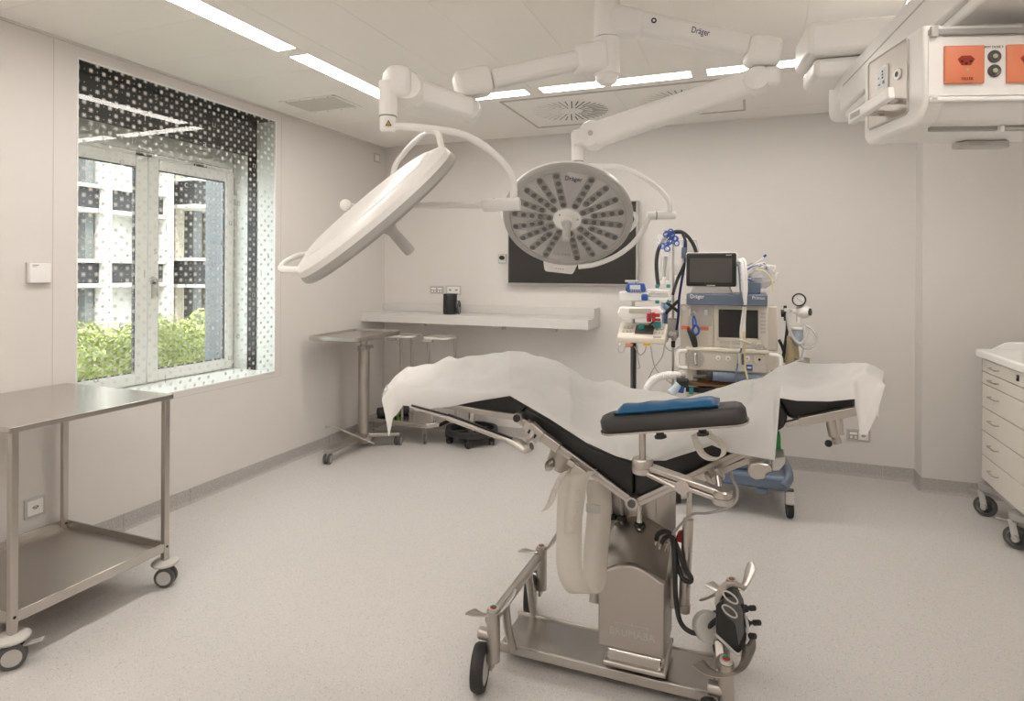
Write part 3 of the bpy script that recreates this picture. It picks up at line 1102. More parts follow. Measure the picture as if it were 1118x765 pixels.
sp = thing('cylinder_speaker', 'small black cylinder with a coiled cable standing on the wall shelf', 'speaker', (-2.545, 4.98, 1.118))
obj('body', MB().lathe([(0, 1.118), (0.060, 1.119), (0.063, 1.124), (0.063, 1.296), (0.060, 1.302), (0.05, 1.299), (0, 1.298)], Matrix.Translation((-2.545, 4.98, 0)), 32), BLACK, sp)
obj('red_light', MB().cbox((-2.535, 4.916, 1.290), (0.010, 0.004, 0.005)), RED, sp)
loop = []
for k in range(46):
    a = k / 45 * 5 * PI
    loop.append((-2.465 + 0.010 * math.sin(a * 0.3), 4.985 + 0.026 * math.cos(a), 1.182 + 0.058 * math.sin(a)))
obj('coiled_cable', MB().tube(loop, 0.0045, 6, n=3), DGREY, sp)

# ------------------------------------------------------------------ instrument table (tray on a column) by the left wall
it = thing('instrument_table', 'single-column stainless instrument table with a flat tray beside the left wall', 'table', (-3.11, 4.45, 0))
tc_ = V((-3.09, 4.335, 0.975))
Mt = Matrix.Translation(tc_) @ Matrix.Rotation(R(3.5), 4, 'Z')
tw_, tl_ = 0.235, 0.345
tray = MB()
def rrect(a, b, r, z, n=5):
    out = []
    for cx, cy, a0 in ((a - r, b - r, 0), (-a + r, b - r, 90), (-a + r, -b + r, 180), (a - r, -b + r, 270)):
        for k in range(n + 1):
            an = R(a0 + 90 * k / n)
            out.append((cx + r * math.cos(an), cy + r * math.sin(an), z))
    return out
def loft(mb, loops, M=ID, cap0=True, cap1=True):
    n = len(loops[0])
    vs = [p for l in loops for p in l]
    fs = []
    for i in range(len(loops) - 1):
        for k in range(n):
            j = (k + 1) % n
            fs.append((i * n + k, i * n + j, (i + 1) * n + j, (i + 1) * n + k))
    if cap0:
        fs.append(tuple(range(n - 1, -1, -1)))
    if cap1:
        fs.append(tuple((len(loops) - 1) * n + k for k in range(n)))
    return mb.add(vs, fs, M)


loft(tray, [rrect(tw_ - 0.01, tl_ - 0.01, 0.03, -0.028), rrect(tw_, tl_, 0.035, -0.020), rrect(tw_, tl_, 0.035, 0.008), rrect(tw_ - 0.006, tl_ - 0.006, 0.03, 0.010), rrect(tw_ - 0.018, tl_ - 0.018, 0.02, -0.003)], Mt)
obj('tray', tray, STEELT, it, angle=30)
cx, cy = -3.105, 4.466
obj('column', MB().cyl((cx, cy, 0.10), (cx, cy, 0.83), 0.047, seg=28), STEELD, it)
obj('column', MB().cyl((cx, cy, 0.83), (cx, cy, 0.948), 0.03, seg=20), STEEL, it)
obj('collar', MB().cyl((cx, cy, 0.825), (cx, cy, 0.865), 0.054, seg=28).beam((cx, cy, 0.85), (cx + 0.085, cy - 0.02, 0.862), 0.055, 0.03), GREYP, it, bevel=0.004)
obj('base_disc', MB().lathe([(0, 0.035), (0.055, 0.035), (0.075, 0.045), (0.085, 0.075), (0.07, 0.115), (0, 0.12)], Matrix.Translation((cx, cy, 0)), 28), STEELD, it)
obj('foot', MB().beam((cx, cy, 0.105), (-3.075, 3.95, 0.098), 0.13, 0.032, 0.075, 0.03), STEELD, it, bevel=0.006)
obj('foot', MB().beam((cx, cy + 0.02, 0.105), (-2.84, 4.62, 0.098), 0.12, 0.032, 0.075, 0.03), STEELD, it, bevel=0.006)
obj('foot', MB().beam((cx, cy, 0.105), (-3.30, 4.70, 0.098), 0.12, 0.032, 0.075, 0.03), STEELD, it, bevel=0.006)
for p, a in (((-3.08, 3.955), 15), ((-2.85, 4.61), 10), ((-3.29, 4.69), 30)):
    caster(it, (*p, 0), 0.040, R(a), GREYP, DGREY, True, 0.055, htop=0.088)
obj('foot_pedal', MB().tube([(-3.353, 4.272, 0.19), (-3.273, 4.293, 0.189), (-3.106, 4.305, 0.142), (-2.961, 4.318, 0.1), (-2.901, 4.32, 0.083)], (lambda t: 0.009), 8), STEEL, it)

# ------------------------------------------------------------------ double waste-bag stand with a low platform
ws = thing('waste_bag_stand', 'stainless two-ring waste bag stand with a low platform in the far left corner', 'bag stand', (-2.72, 4.85, 0))
zt = 0.20
pl = [(-3.24, 4.66), (-2.60, 4.66), (-2.52, 4.74), (-2.52, 5.05), (-3.24, 5.05)]
obj('platform', MB().prism(pl, 0.155, 0.195, 'z'), STEELT, ws, bevel=0.005)
for cxx, nm in ((-2.97, 'ring_holder'), (-2.60, 'ring_holder')):
    ring = []
    a, b = 0.125, 0.13
    outer = rrect(a, b, 0.055, 0, 6)
    mb = MB()
    cy_ = 4.90
    loops = []
    for dz, s in ((0, 1.0), (0.018, 1.0), (0.018, 0.74), (0, 0.74)):
        loops.append([(p[0] * s + cxx, p[1] * s + cy_, 0.905 + dz) for p in outer])
    n = len(outer)
    vs = [p for l in loops for p in l]
    fs = []
    for i in range(4):
        for k in range(n):
            j = (k + 1) % n
            fs.append((i * n + k, i * n + j, ((i + 1) % 4) * n + j, ((i + 1) % 4) * n + k))
    mb.add(vs, fs)
    rg = obj(nm, mb, WHITE2, ws, bevel=0.004)
    obj('clamp_block', MB().cbox((cxx - 0.06, 4.78, 0.892), (0.095, 0.03, 0.026)), GREYP, rg, bevel=0.004)
for p in ((-2.97 + 0.02, 5.02), (-2.93, 4.80)):
    obj('upright', MB().cyl((p[0], p[1], 0.195), (p[0] - 0.02, p[1], 0.90), 0.011, seg=12), STEEL, ws)
for p in ((-2.66, 4.79), (-2.64, 4.79)):
    obj('upright', MB().cyl((p[0] + 0.05, p[1], 0.195), (p[0] - 0.01, p[1], 0.90), 0.008, seg=12), STEEL, ws)
obj('upright', MB().cyl((-2.50, 5.01, 0.195), (-2.51, 5.01, 0.90), 0.011, seg=12), STEEL, ws)
for p in ((-2.66, 4.73), (-3.18, 4.72), (-2.58, 5.0), (-3.18, 5.0)):
    caster(ws, (*p, 0), 0.040, R(20), LGREY, DGREY, False, 0.03, htop=0.155)

rl = thing('foam_roller', 'black roller with a bright lime middle lying on the low platform in the corner', 'roller', (-3.10, 4.83, 0.195))
p0, p1 = V((-3.135, 4.72, 0.236)), V((-2.945, 4.93, 0.236))
d_ = (p1 - p0)
for a, b, m_, r_, nm in ((0.0, 0.30, RUBBER, 0.041, 'end_cap'), (0.30, 0.42, RUBBER, 0.030, 'core'), (0.42, 0.52, LIME, 0.033, 'lime_band'), (0.52, 0.62, RUBBER, 0.030, 'core'), (0.62, 0.70, LIME, 0.034, 'lime_band'), (0.70, 1.0, RUBBER, 0.041, 'end_cap')):
    obj(nm, MB().cyl(p0 + d_ * a, p0 + d_ * b, r_, seg=18), m_, rl, bevel=0.005)

# ------------------------------------------------------------------ round stool with foot ring, half hidden
st = thing('round_stool', 'round stool on a black foot ring with small casters behind the table end', 'stool', (-2.30, 4.93, 0))
sx, sy = -2.30, 4.93
def ring_mb(cx, cy, z0, z1, r0, r1, seg=40):
    return MB().lathe([(r0, z0), (r1, z0), (r1 + 0.004, (z0 + z1) / 2), (r1, z1), (r0, z1), (r0, z0)], Matrix.Translation((cx, cy, 0)), seg)
obj('foot_ring', ring_mb(sx, sy, 0.085, 0.135, 0.195, 0.228), RUBBER, st)
sp_ = MB()
for k in range(5):
    a = R(72 * k - 75)
    sp_.beam((sx, sy, 0.10), (sx + 0.20 * math.cos(a), sy + 0.20 * math.sin(a), 0.09), 0.04, 0.03)
obj('spokes', sp_, BLACK, st, bevel=0.004)
for k in range(5):
    a = R(72 * k - 75)
    caster(st, (sx + 0.195 * math.cos(a), sy + 0.195 * math.sin(a), 0), 0.027, a + 0.4, BLACK, RUBBER, True, 0.048, htop=0.084)
obj('column', MB().cyl((sx, sy, 0.10), (sx, sy, 0.30), 0.028).cyl((sx, sy, 0.30), (sx, sy, 0.52), 0.016), CHROME, st)
obj('seat', MB().lathe([(0, 0.515), (0.15, 0.515), (0.175, 0.53), (0.178, 0.555), (0.165, 0.575), (0, 0.58)], Matrix.Translation((sx, sy, 0)), 32), LEATHER, st)

# ------------------------------------------------------------------ operating table
YN, YFR, YM = 2.05, 2.56, 2.30
ot = thing('operating_table', 'black padded articulated operating table on a steel column with a wheeled base', 'operating table', (-0.5, 2.30, 0))


def pxz(*pts):
    return [(p[0], p[2]) for p in pts]


leg_poly = pxz((-1.229, 2.05, 1.025), (-0.868, 2.05, 1.053), (-0.806, 2.05, 1.055), (-0.748, 2.05, 1.024), (-0.762, 2.05, 1.003), (-0.786, 2.05, 0.993), (-1.229, 2.05, 1.008))
seat_poly = pxz((-0.747, 2.05, 1.02), (-0.66, 2.05, 0.985), (-0.497, 2.05, 0.899), (-0.403, 2.05, 0.878), (-0.366, 2.05, 0.871), (-0.367, 2.05, 0.746), (-0.776, 2.05, 0.979))
back_poly = pxz((-0.363, 2.05, 0.871), (-0.312, 2.05, 0.877), (-0.168, 2.05, 0.938), (-0.058, 2.05, 1.024), (0.063, 2.05, 1.103), (0.088, 2.05, 1.088), (0.101, 2.05, 1.061), (0.089, 2.05, 1.03), (0.066, 2.05, 1.011), (-0.058, 2.05, 0.93), (-0.363, 2.05, 0.744))
head_poly = pxz((0.064, 2.05, 1.123), (0.124, 2.05, 1.134), (0.285, 2.05, 1.15), (0.285, 2.05, 1.094), (0.119, 2.05, 1.048), (0.101, 2.05, 1.059))
obj('leg_pad', MB().prism(leg_poly, YN, YFR), LEATHER, ot, bevel=0.012, bseg=3)
obj('seat_pad', MB().prism(seat_poly, YN, YFR), LEATHER, ot, bevel=0.010, bseg=3)
obj('back_pad', MB().prism(back_poly, YN, YFR), LEATHER, ot, bevel=0.010, bseg=3)
obj('head_pad', MB().prism(head_poly, YN + 0.03, YFR - 0.03), LEATHER, ot, bevel=0.012, bseg=3)


def rail(name, p0, p1, h, w_=0.012, m_=STEEL, mirror=True, parent=ot, grooves=False):
    out = []
    for k in range(2 if mirror else 1):
        q0, q1 = V(p0), V(p1)
        if k:
            q0.y = q1.y = YFR + (YN - p0[1]) if False else YFR + abs(YN - p0[1])
        r_ = obj(name, MB().beam(q0, q1, w_, h), m_, parent, bevel=0.002)
        if grooves and k == 0:
            off = V((0, -w_ / 2 - 0.0005, 0))
            obj('groove', MB().beam(q0 + off, q1 + off, 0.002, h * 0.14), GREYP, r_)
        out.append(r_)
    return out


rail('leg_rail', (-1.061, 2.03, 1.006), (-0.782, 2.03, 0.988), 0.020)
rail('seat_rail', (-0.761, 2.03, 0.981), (-0.371, 2.03, 0.752), 0.026, grooves=True)
rail('back_rail', (-0.347, 2.03, 0.75), (0.052, 2.03, 0.995), 0.027, grooves=True)
rail('back_rail', (-0.217, 2.03, 0.812), (0.022, 2.03, 0.944), 0.018)
rail('head_rail', (0.132, 2.05, 1.053), (0.28, 2.05, 1.099), 0.026, w_=0.03)
obj('head_rail_neck', MB().beam((0.094, 2.06, 1.039), (0.14, 2.06, 1.054), 0.025, 0.016), STEEL, ot, bevel=0.003)
# under-pad steel plates
YC_ = V((0, 0.25, 0))
obj('seat_plate', MB().beam(V((-0.745, 2.05, 0.962)) + YC_, V((-0.384, 2.05, 0.747)) + YC_, 0.46, 0.010), STEELD, ot)
obj('back_plate', MB().beam(V((-0.342, 2.05, 0.744)) + YC_, V((0.053, 2.05, 0.99)) + YC_, 0.46, 0.010), STEELD, ot)
obj('leg_plate', MB().beam(V((-1.072, 2.05, 1.003)) + YC_, V((-0.79, 2.05, 0.987)) + YC_, 0.44, 0.010), STEELD, ot)
# hinges
hj = MB()
a = V((-0.365, 2.02, 0.748))
hj.cyl((a.x, 2.012, a.z), (a.x, 2.60, a.z), 0.021, seg=24)
hg = obj('hinge_bar', hj, STEEL, ot)
obj('hinge_bore', MB().cyl((a.x, 2.008, a.z), (a.x, 2.014, a.z), 0.013, seg=20), DGREY, hg)
b = V((-0.765, 2.02, 0.991))
hj = MB()
hj.cyl((b.x, 2.010, b.z), (b.x, 2.60, b.z), 0.017, seg=24)
hg = obj('hinge_bar', hj, STEEL, ot)
obj('hinge_cap', MB().cyl((b.x, 2.004, b.z), (b.x, 2.012, b.z), 0.013, seg=20), BLACK, hg)
# clamp box on the seat rail with display slot
c = V((-0.671, 2.005, 0.945))
cb = obj('rail_clamp', MB().beam((-0.709, 2, 0.933), (-0.68, 2, 0.97), 0.03, 0.055, up=(0.6, 0, 0.8)).beam((-0.733, 2.01, 0.976), (-0.611, 2.01, 0.903), 0.03, 0.032), STEEL, ot, bevel=0.003)
obj('slot', MB().beam((-0.713, 1.985, 0.958), (-0.686, 1.985, 0.939), 0.004, 0.014), BLACK, cb)
# motor housing under the seat
obj('motor_housing', MB().lathe([(0, 0), (0.032, 0.0), (0.045, 0.012), (0.052, 0.05), (0.058, 0.075), (0.05, 0.09), (0, 0.09)], Matrix.Translation((-0.666, 2.16, 0.787)) @ Matrix.Rotation(R(30), 4, 'Y'), 24), STEELD, ot)
kn = MB()
kn.tube([(-0.668, 2.12, 0.822), (-0.682, 2.11, 0.81), (-0.675, 2.1, 0.794)], 0.013, 10)
obj('motor_knob', kn, STEEL, ot)
# telescopic bar with handle on the near side, left
tb = obj('side_bar', MB().cyl((-1.177, 1.99, 0.998), (-1.018, 1.99, 0.973), 0.006, seg=12).cyl((-1.025, 1.99, 0.974), (-0.78, 1.99, 0.916), 0.011, seg=14), STEEL, ot)
obj('bar_edge', MB().beam((-1.17, 1.984, 1.007), (-1.019, 1.984, 0.984), 0.008, 0.005).beam((-1.018, 1.982, 0.987), (-0.77, 1.982, 0.926), 0.008, 0.006), BLACK, tb)
hd = MB().tube([(-0.787, 1.99, 0.918), (-0.753, 1.99, 0.909), (-0.726, 1.99, 0.896), (-0.701, 1.985, 0.906)], (lambda t: (0.014 + 0.006 * math.sin(t * PI), 0.012)), 10)
obj('bar_handle', hd, STEEL, tb)
obj('bar_clamp', MB().tube([(-0.724, 1.985, 0.926), (-0.704, 1.985, 0.94), (-0.696, 1.99, 0.959)], 0.010, 10), STEEL, tb)
# rail clips holding the straps
obj('rail_clip', MB().beam((-0.561, 2.005, 0.845), (-0.513, 2.005, 0.817), 0.03, 0.04), STEEL, ot, bevel=0.004)
obj('rail_clip', MB().beam((-0.575, 2, 0.867), (-0.553, 2, 0.854), 0.025, 0.02), STEEL, ot, bevel=0.004)
# head-rest lower posts
hp = obj('head_post', MB().cyl((0.223, 2.12, 1.057), (0.234, 2.12, 1.002), 0.016, seg=18).cyl((0.243, 2.12, 1.062), (0.248, 2.12, 1.009), 0.013, seg=18), STEEL, ot)
obj('post_tip', MB().cyl((0.236, 2.12, 1.005), (0.243, 2.12, 0.981), 0.012, seg=16), STEELD, hp)
obj('knob_stem', MB().cyl((0.235, 2.11, 0.993), (0.221, 2.1, 0.986), 0.004, seg=8), STEEL, hp)
obj('black_knob', MB().ball((0.216, 2.1, 0.983), 0.011), BLACK, hp)
# release lever under the back section, right
bl = obj('release_bracket', MB().beam((-0.015, 2.04, 0.94), (0.006, 2.04, 0.908), 0.03, 0.022).beam((-0.01, 2.04, 0.909), (0.042, 2.04, 0.944), 0.03, 0.016), STEEL, ot, bevel=0.003)
pd = [(-0.030, 0.0), (-0.022, 0.022), (0.005, 0.030), (0.032, 0.026), (0.040, 0.008), (0.022, -0.002), (0.018, -0.018), (-0.006, -0.024), (-0.022, -0.018)]
q = V((0.016, 1.99, 0.905))
obj('release_paddle', MB().prism([(q.x + a_, q.z + b_) for a_, b_ in pd], 1.985, 2.0), STEEL, bl, bevel=0.004)
# small steel cover near the sheet corner
obj('back_cover', MB().prism(pxz((0.058, 2.12, 0.92), (0.097, 2.12, 0.928), (0.095, 2.12, 0.907), (0.079, 2.12, 0.882), (0.058, 2.12, 0.88)), 2.10, 2.2), LGREY, ot, bevel=0.004)

# column: lower box, domed cover, slotted shroud
CX0, CX1 = -0.515, -0.280
CYF, CYB = 2.185, 2.42
arch = [(CX0, 0.158), (CX1, 0.158), (CX1, 0.420)]
for k in range(1, 12):
    t_ = k / 12
    arch.append((CX1 + (CX0 - CX1) * t_, 0.412 + 0.052 * math.sin(PI * t_)))
arch.append((CX0, 0.405))
col = obj('column_cover', MB().prism(arch, CYF, CYF + 0.028), STEELD, ot, bevel=0.006)
back = [(x, z + 0.10) if z > 0.3 else (x, z) for x, z in arch]
bk = MB()
n = len(arch)
vs = [(x, CYF + 0.028, z) for x, z in arch] + [(x + 0.0, CYB - 0.03, z) for x, z in back]
fs = [tuple(range(n))[::-1], tuple(range(n, 2 * n))] + [(i, (i + 1) % n, (i + 1) % n + n, i + n) for i in range(n)]
bk.add(vs, fs)
obj('column_body', bk, STEELD, ot, angle=50)
obj('column_shroud', MB().prism([(-0.525, 0.30), (-0.268, 0.30), (-0.268, 0.74), (-0.525, 0.74)], CYB - 0.03, CYB - 0.02), STEELD, ot)
obj('column_core', MB().box((-0.50, CYB - 0.02, 0.2), (-0.29, CYB + 0.10, 0.74)), GREYP, ot)
sl = MB()
for k in range(5):
    x_ = -0.505 + k * 0.054
    sl.box((x_, CYB - 0.0325, 0.52), (x_ + 0.003, CYB - 0.0302, 0.735))
obj('shroud_folds', sl, GREYP, ot)
obj('column_foot', MB().box((CX0 + 0.03, CYF + 0.0, 0.108), (CX1 - 0.005, CYB - 0.02, 0.158)), CHROME, ot, bevel=0.012)
obj('column_foot', MB().box((CX0 + 0.02, CYF - 0.012, 0.098), (CX1 + 0.005, CYB - 0.01, 0.116)), STEEL, ot, bevel=0.006)
text('column_lettering', 'BRUMABA', 0.036, frame_of((-0.393, CYF - 0.0008, 0.222), (1, 0, 0), (0, 0, 1)), LGREY, col, squeeze=0.98)
obj('column_emblem', MB().box((-0.455, CYF - 0.0012, 0.2535), (-0.40, CYF, 0.255)).box((-0.384, CYF - 0.0012, 0.2535), (-0.335, CYF, 0.255)).cyl((-0.392, CYF - 0.0012, 0.2545), (-0.392, CYF, 0.2545), 0.004, seg=6), LGREY, col)
# piston rods through the cover
for (x0_, y0_, z0_), (x1_, y1_, z1_), r_, m_ in (((-0.505, 2.37, 0.56), (-0.525, 2.38, 0.70), 0.006, GREYP), ((-0.465, 2.36, 0.565), (-0.47, 2.38, 0.72), 0.006, GREYP), ((-0.395, 2.345, 0.555), (-0.397, 2.345, 0.735), 0.011, CHROME)):
    rd = obj('piston_rod', MB().cyl((x0_, y0_, z0_ - 0.03), (x1_, y1_, z1_), r_, seg=14), m_, ot)
    obj('gland', MB().lathe([(0.008, 0), (0.022, 0), (0.018, 0.012), (0.010, 0.016)], Matrix.Translation((x0_, y0_, z0_ - 0.012)), 16), BLACK, rd)
# side struts
ss = obj('side_strut', MB().cyl((-0.535, 2.26, 0.27), (-0.523, 2.32, 0.60), 0.016, seg=14), GREYP, ot)
obj('strut_sleeve', MB().cyl((-0.545, 2.26, 0.27), (-0.545, 2.275, 0.335), 0.022, seg=14), STEELD, ss)
rs = obj('side_strut', MB().cyl((-0.209, 2.26, 0.631), (-0.224, 2.26, 0.301), 0.019, seg=18), STEEL, ot)
obj('strut_rod', MB().cyl((-0.205, 2.26, 0.748), (-0.209, 2.26, 0.625), 0.009, seg=14), STEEL, rs)
obj('strut_end', MB().cyl((-0.223, 2.26, 0.33), (-0.225, 2.26, 0.301), 0.022, seg=18), STEELD, rs)
obj('side_lug', MB().box((-0.275, 2.28, 0.29), (-0.255, 2.34, 0.40)), STEELD, ot, bevel=0.004)
rf = V((-0.259, 2.4, 0.51))
obj('red_flag', MB().prism([(rf.x - 0.012, rf.z - 0.02), (rf.x + 0.02, rf.z - 0.025), (rf.x + 0.022, rf.z + 0.025), (rf.x, rf.z + 0.012)], 2.39, 2.41), RED, ot)
# base plate
obj('base_plate', MB().box((-0.905, 2.205, 0.045), (-0.085, 2.425, 0.068)), STEELT, ot, bevel=0.004)
obj('base_rim', MB().box((-0.915, 2.195, 0.040), (-0.075, 2.207, 0.075)), STEEL, ot, bevel=0.003)
obj('base_rim', MB().box((-0.915, 2.423, 0.040), (-0.075, 2.435, 0.075)), STEEL, ot, bevel=0.003)
# wheel carriers either side
def carrier(x, side):
    y0, y1 = 2.02, 2.60
    c_ = MB().cyl((x, y0 + 0.02, 0.245), (x, y1 - 0.02, 0.245), 0.021, seg=18)
    cr = obj('wheel_bar', c_, STEELD, ot)
    for y in (2.18, 2.445):
        obj('bar_bracket', MB().tube([(x, y, 0.24), (x + 0.012 * side, y, 0.15), (x + 0.03 * side, y + (0.012 if y < 2.3 else -0.012), 0.062)], 0.017, 10), STEELD, cr)
    for y, s in ((y0 + 0.02, -1), (y1 - 0.02, 1)):
        sx_ = x + 0.012
        st_ = obj('caster_stem', MB().cyl((sx_, y, 0.105), (sx_, y, 0.285), 0.024, seg=20), STEELD, ot)
        obj('stem_cap', MB().cyl((sx_, y, 0.285), (sx_, y, 0.296), 0.020, seg=18), LGREY, st_)
        cap = MB().prism([(sx_ + 0.012 * math.cos(q_), y + 0.012 * math.sin(q_)) for q_ in [PI * k / 8 for k in range(9)]], 0.296, 0.2985, 'z')
        obj('green_mark', cap, GREEN, st_)
        obj('red_mark', MB().prism([(sx_ + 0.012 * math.cos(q_), y + 0.012 * math.sin(q_)) for q_ in [PI + PI * k / 8 for k in range(9)]], 0.296, 0.2985, 'z'), RED, st_)
        # S-shaped brake paddle
        pts, wd = [], []
        pdl = MB()
        path = [(-0.095, 0.01, 0.258), (-0.06, -0.005, 0.262), (-0.02, -0.012, 0.270), (0.02, 0.0, 0.282), (0.045, 0.035, 0.310), (0.055, 0.075, 0.335)]
        if x > -0.5:
            path = [(-0.085, 0.0, 0.262), (-0.05, -0.025, 0.258), (0.0, -0.030, 0.262), (0.045, -0.005, 0.280), (0.065, 0.04, 0.312), (0.070, 0.075, 0.340)]
        pts = [(sx_ + a_, y + b_, z_) for a_, b_, z_ in path]
        pdl.tube(pts, (lambda t: (0.0045, 0.010 + 0.020 * (abs(t - 0.45) * 2) ** 1.0 * (1 - max(0, t - 0.85) * 5))), 10, flat=(0, 0, 1))
        obj('brake_paddle', pdl, STEEL, st_)
        # fork and big wheel
        wx, wy = sx_ - 0.045, y - 0.015
        fk = obj('fork', MB().beam((sx_ - 0.005, y, 0.20), (sx_ - 0.005, y, 0.075), 0.030, 0.012, up=(1, 0, 0)).cyl((sx_ - 0.055, y, 0.195), (sx_, y, 0.195), 0.022, seg=16), STEELD, ot, bevel=0.003)
        prof = [(0.055, -0.022), (0.074, -0.022), (0.080, -0.012), (0.080, 0.012), (0.074, 0.022), (0.055, 0.022), (0.055, -0.022)]
        Mw = Matrix.Translation((wx, wy, 0.08)) @ Matrix.Rotation(R(12), 4, 'Z') @ Matrix.Rotation(PI / 2, 4, 'Y')
        obj('wheel_disc', MB().lathe([(0, -0.018), (0.045, -0.018), (0.056, -0.020), (0.056, 0.020), (0.045, 0.024), (0.015, 0.026), (0, 0.026)], Mw, 28), LGREY, fk)
        obj('tyre', MB().lathe(prof, Mw, 32), RUBBER, fk)


carrier(-0.875, 1)
carrier(-0.085, -1)

# arm board on the near side
AY0, AY1 = 1.80, 1.93
L_, R_ = V((-0.428, 1.8, 1.018)), V((-0.007, 1.8, 1.089))
Ma = frame_of((L_.x, 1.80, L_.z), R_ - L_, (0, 1, 0))
alen = (R_ - L_).length
ab = MB()
lp = []
def board_outline(inset):
    n_ = 10
    pts = []
    for k in range(n_ + 1):
        a_ = R(90 + 180 * k / n_)
        pts.append((0.045 + (0.045 - inset) * math.cos(a_), 0.065 + (0.065 - inset) * math.sin(a_)))
    for k in range(n_ + 1):
        a_ = R(270 + 180 * k / n_)
        pts.append((alen - 0.035 + (0.03 - inset) * math.cos(a_), 0.065 + (0.06 - inset) * math.sin(a_)))
    return pts
loft(ab, [[(*p, z_) for p in board_outline(i_)] for i_, z_ in ((0.006, 0.0), (0.0, 0.008), (0.0, 0.030), (0.008, 0.042), (0.02, 0.046))], Ma)
arm = obj('arm_pad', ab, LEATHERG, ot, angle=50)
obj('arm_plate', loft(MB(), [[(*p, z_) for p in board_outline(-0.004)] for z_ in (-0.006, 0.0)], Ma), CHROME, arm)
for u_ in (0.42, 0.70):
    kc = obj('clamp_knob', MB().cyl(Ma @ V((alen * u_, 0.02, -0.006)), Ma @ V((alen * u_, 0.02, -0.028)), 0.012, 0.010, seg=14).cyl(Ma @ V((alen * u_, 0.02, -0.018)), Ma @ V((alen * u_, 0.02, -0.026)), 0.017, seg=14), BLACK, arm)
obj('arm_post', MB().cyl(Ma @ V((alen * 0.29, 0.05, -0.004)), (-0.305, 1.86, 0.938), 0.010, seg=14), STEEL, arm)
# swivel bars carrying the arm board
sb = obj('swivel_bar', MB().beam((-0.323, 1.87, 0.927), (-0.055, 1.87, 0.864), 0.04, 0.017), STEEL, ot, bevel=0.004)
obj('swivel_bar', MB().beam((-0.331, 1.87, 0.911), (-0.067, 1.87, 0.847), 0.036, 0.013), STEEL, ot, bevel=0.003)
for (u0,) in ((0,),):
    obj('swivel_joint', MB().lathe([(0, -0.022), (0.030, -0.022), (0.032, -0.016), (0.032, -0.004), (0.029, -0.003), (0.029, 0.0), (0.032, 0.001), (0.032, 0.016), (0.028, 0.022), (0, 0.022)], Matrix.Translation((-0.307, 1.87, 0.921)), 24), STEEL, sb)
    obj('swivel_joint', MB().lathe([(0, -0.022), (0.028, -0.022), (0.030, -0.016), (0.030, -0.004), (0.027, -0.003), (0.027, 0.0), (0.030, 0.001), (0.030, 0.014), (0.026, 0.018), (0, 0.018)], Matrix.Translation((-0.08, 1.87, 0.861)), 24), STEEL, sb)
lv = obj('clamp_lever', MB().cyl((-0.306, 1.85, 0.91), (-0.197, 1.85, 0.868), 0.007, 0.008, seg=12).tube([(-0.312, 1.85, 0.912), (-0.301, 1.85, 0.908)], 0.012, 10), STEEL, ot)
obj('lever_hub', MB().cyl((-0.189, 1.84, 0.88), (-0.19, 1.93, 0.859), 0.020, seg=18).cyl((-0.193, 1.86, 0.854), (-0.175, 1.86, 0.859), 0.014, seg=14), STEEL, lv)
cf = MB()
for u0, v0, u1, v1 in ((769, 517, 777, 527), (781, 509, 791, 521)):
    pass
cfo = obj('rail_clamp', MB().beam((-0.132, 1.98, 0.887), (-0.114, 1.98, 0.858), 0.035, 0.013).beam((-0.103, 1.98, 0.907), (-0.082, 1.98, 0.876), 0.035, 0.013).beam((-0.116, 1.98, 0.864), (-0.082, 1.98, 0.885), 0.03, 0.018), STEEL, ot, bevel=0.002)
obj('clamp_stem', MB().cyl((-0.094, 1.96, 0.884), (-0.083, 1.9, 0.853), 0.008, seg=10), STEEL, cfo)

# foot-control cables
obj('grey_cable', MB().tube([(-0.065, 2.1, 0.871), (-0.059, 2.1, 0.842), (-0.045, 2.1, 0.809), (-0.05, 2.1, 0.77), (-0.081, 2.1, 0.742), (-0.137, 2.1, 0.719), (-0.184, 2.15, 0.691), (-0.228, 2.2, 0.632), (-0.262, 2.25, 0.572), (-0.284, 2.28, 0.533)], 0.0045, 8), GREYP, ot)

# gel pad on the arm board
gp = MB()
gl_ = []
N_ = 26
for k in range(N_ + 1):
    u_ = 0.055 + (alen - 0.075 - 0.055) * k / N_
    zt_ = 0.050 + 0.016 * min(1, k / 2, (N_ - k) / 2 + 0.25) + 0.0015 * math.sin(k * 0.9)
    zl = 0.0475
    gl_.append([Ma @ V((u_, y_, z_)) for y_, z_ in ((0.022, zl), (0.016, zl + 0.008), (0.022, zt_ - 0.001), (0.065, zt_ + 0.006), (0.112, zt_ - 0.001), (0.118, zl + 0.008), (0.112, zl))])
loft(gp, gl_)
gpo = obj('gel_arm_pad', gp, GEL, None, angle=60, loc=tuple(Ma @ V((alen / 2, 0.065, 0.047))))
tag(gpo, 'flat blue gel pad lying on the black arm board of the operating table', 'pad')

# ------------------------------------------------------------------ white drape over the table
def interp(tab, x):
    if x <= tab[0][0]:
        return tab[0][1:]
    for a, b in zip(tab[:-1], tab[1:]):
        if x <= b[0]:
            t_ = (x - a[0]) / (b[0] - a[0])
            return [p + (q - p) * t_ for p, q in zip(a[1:], b[1:])]
    return tab[-1][1:]


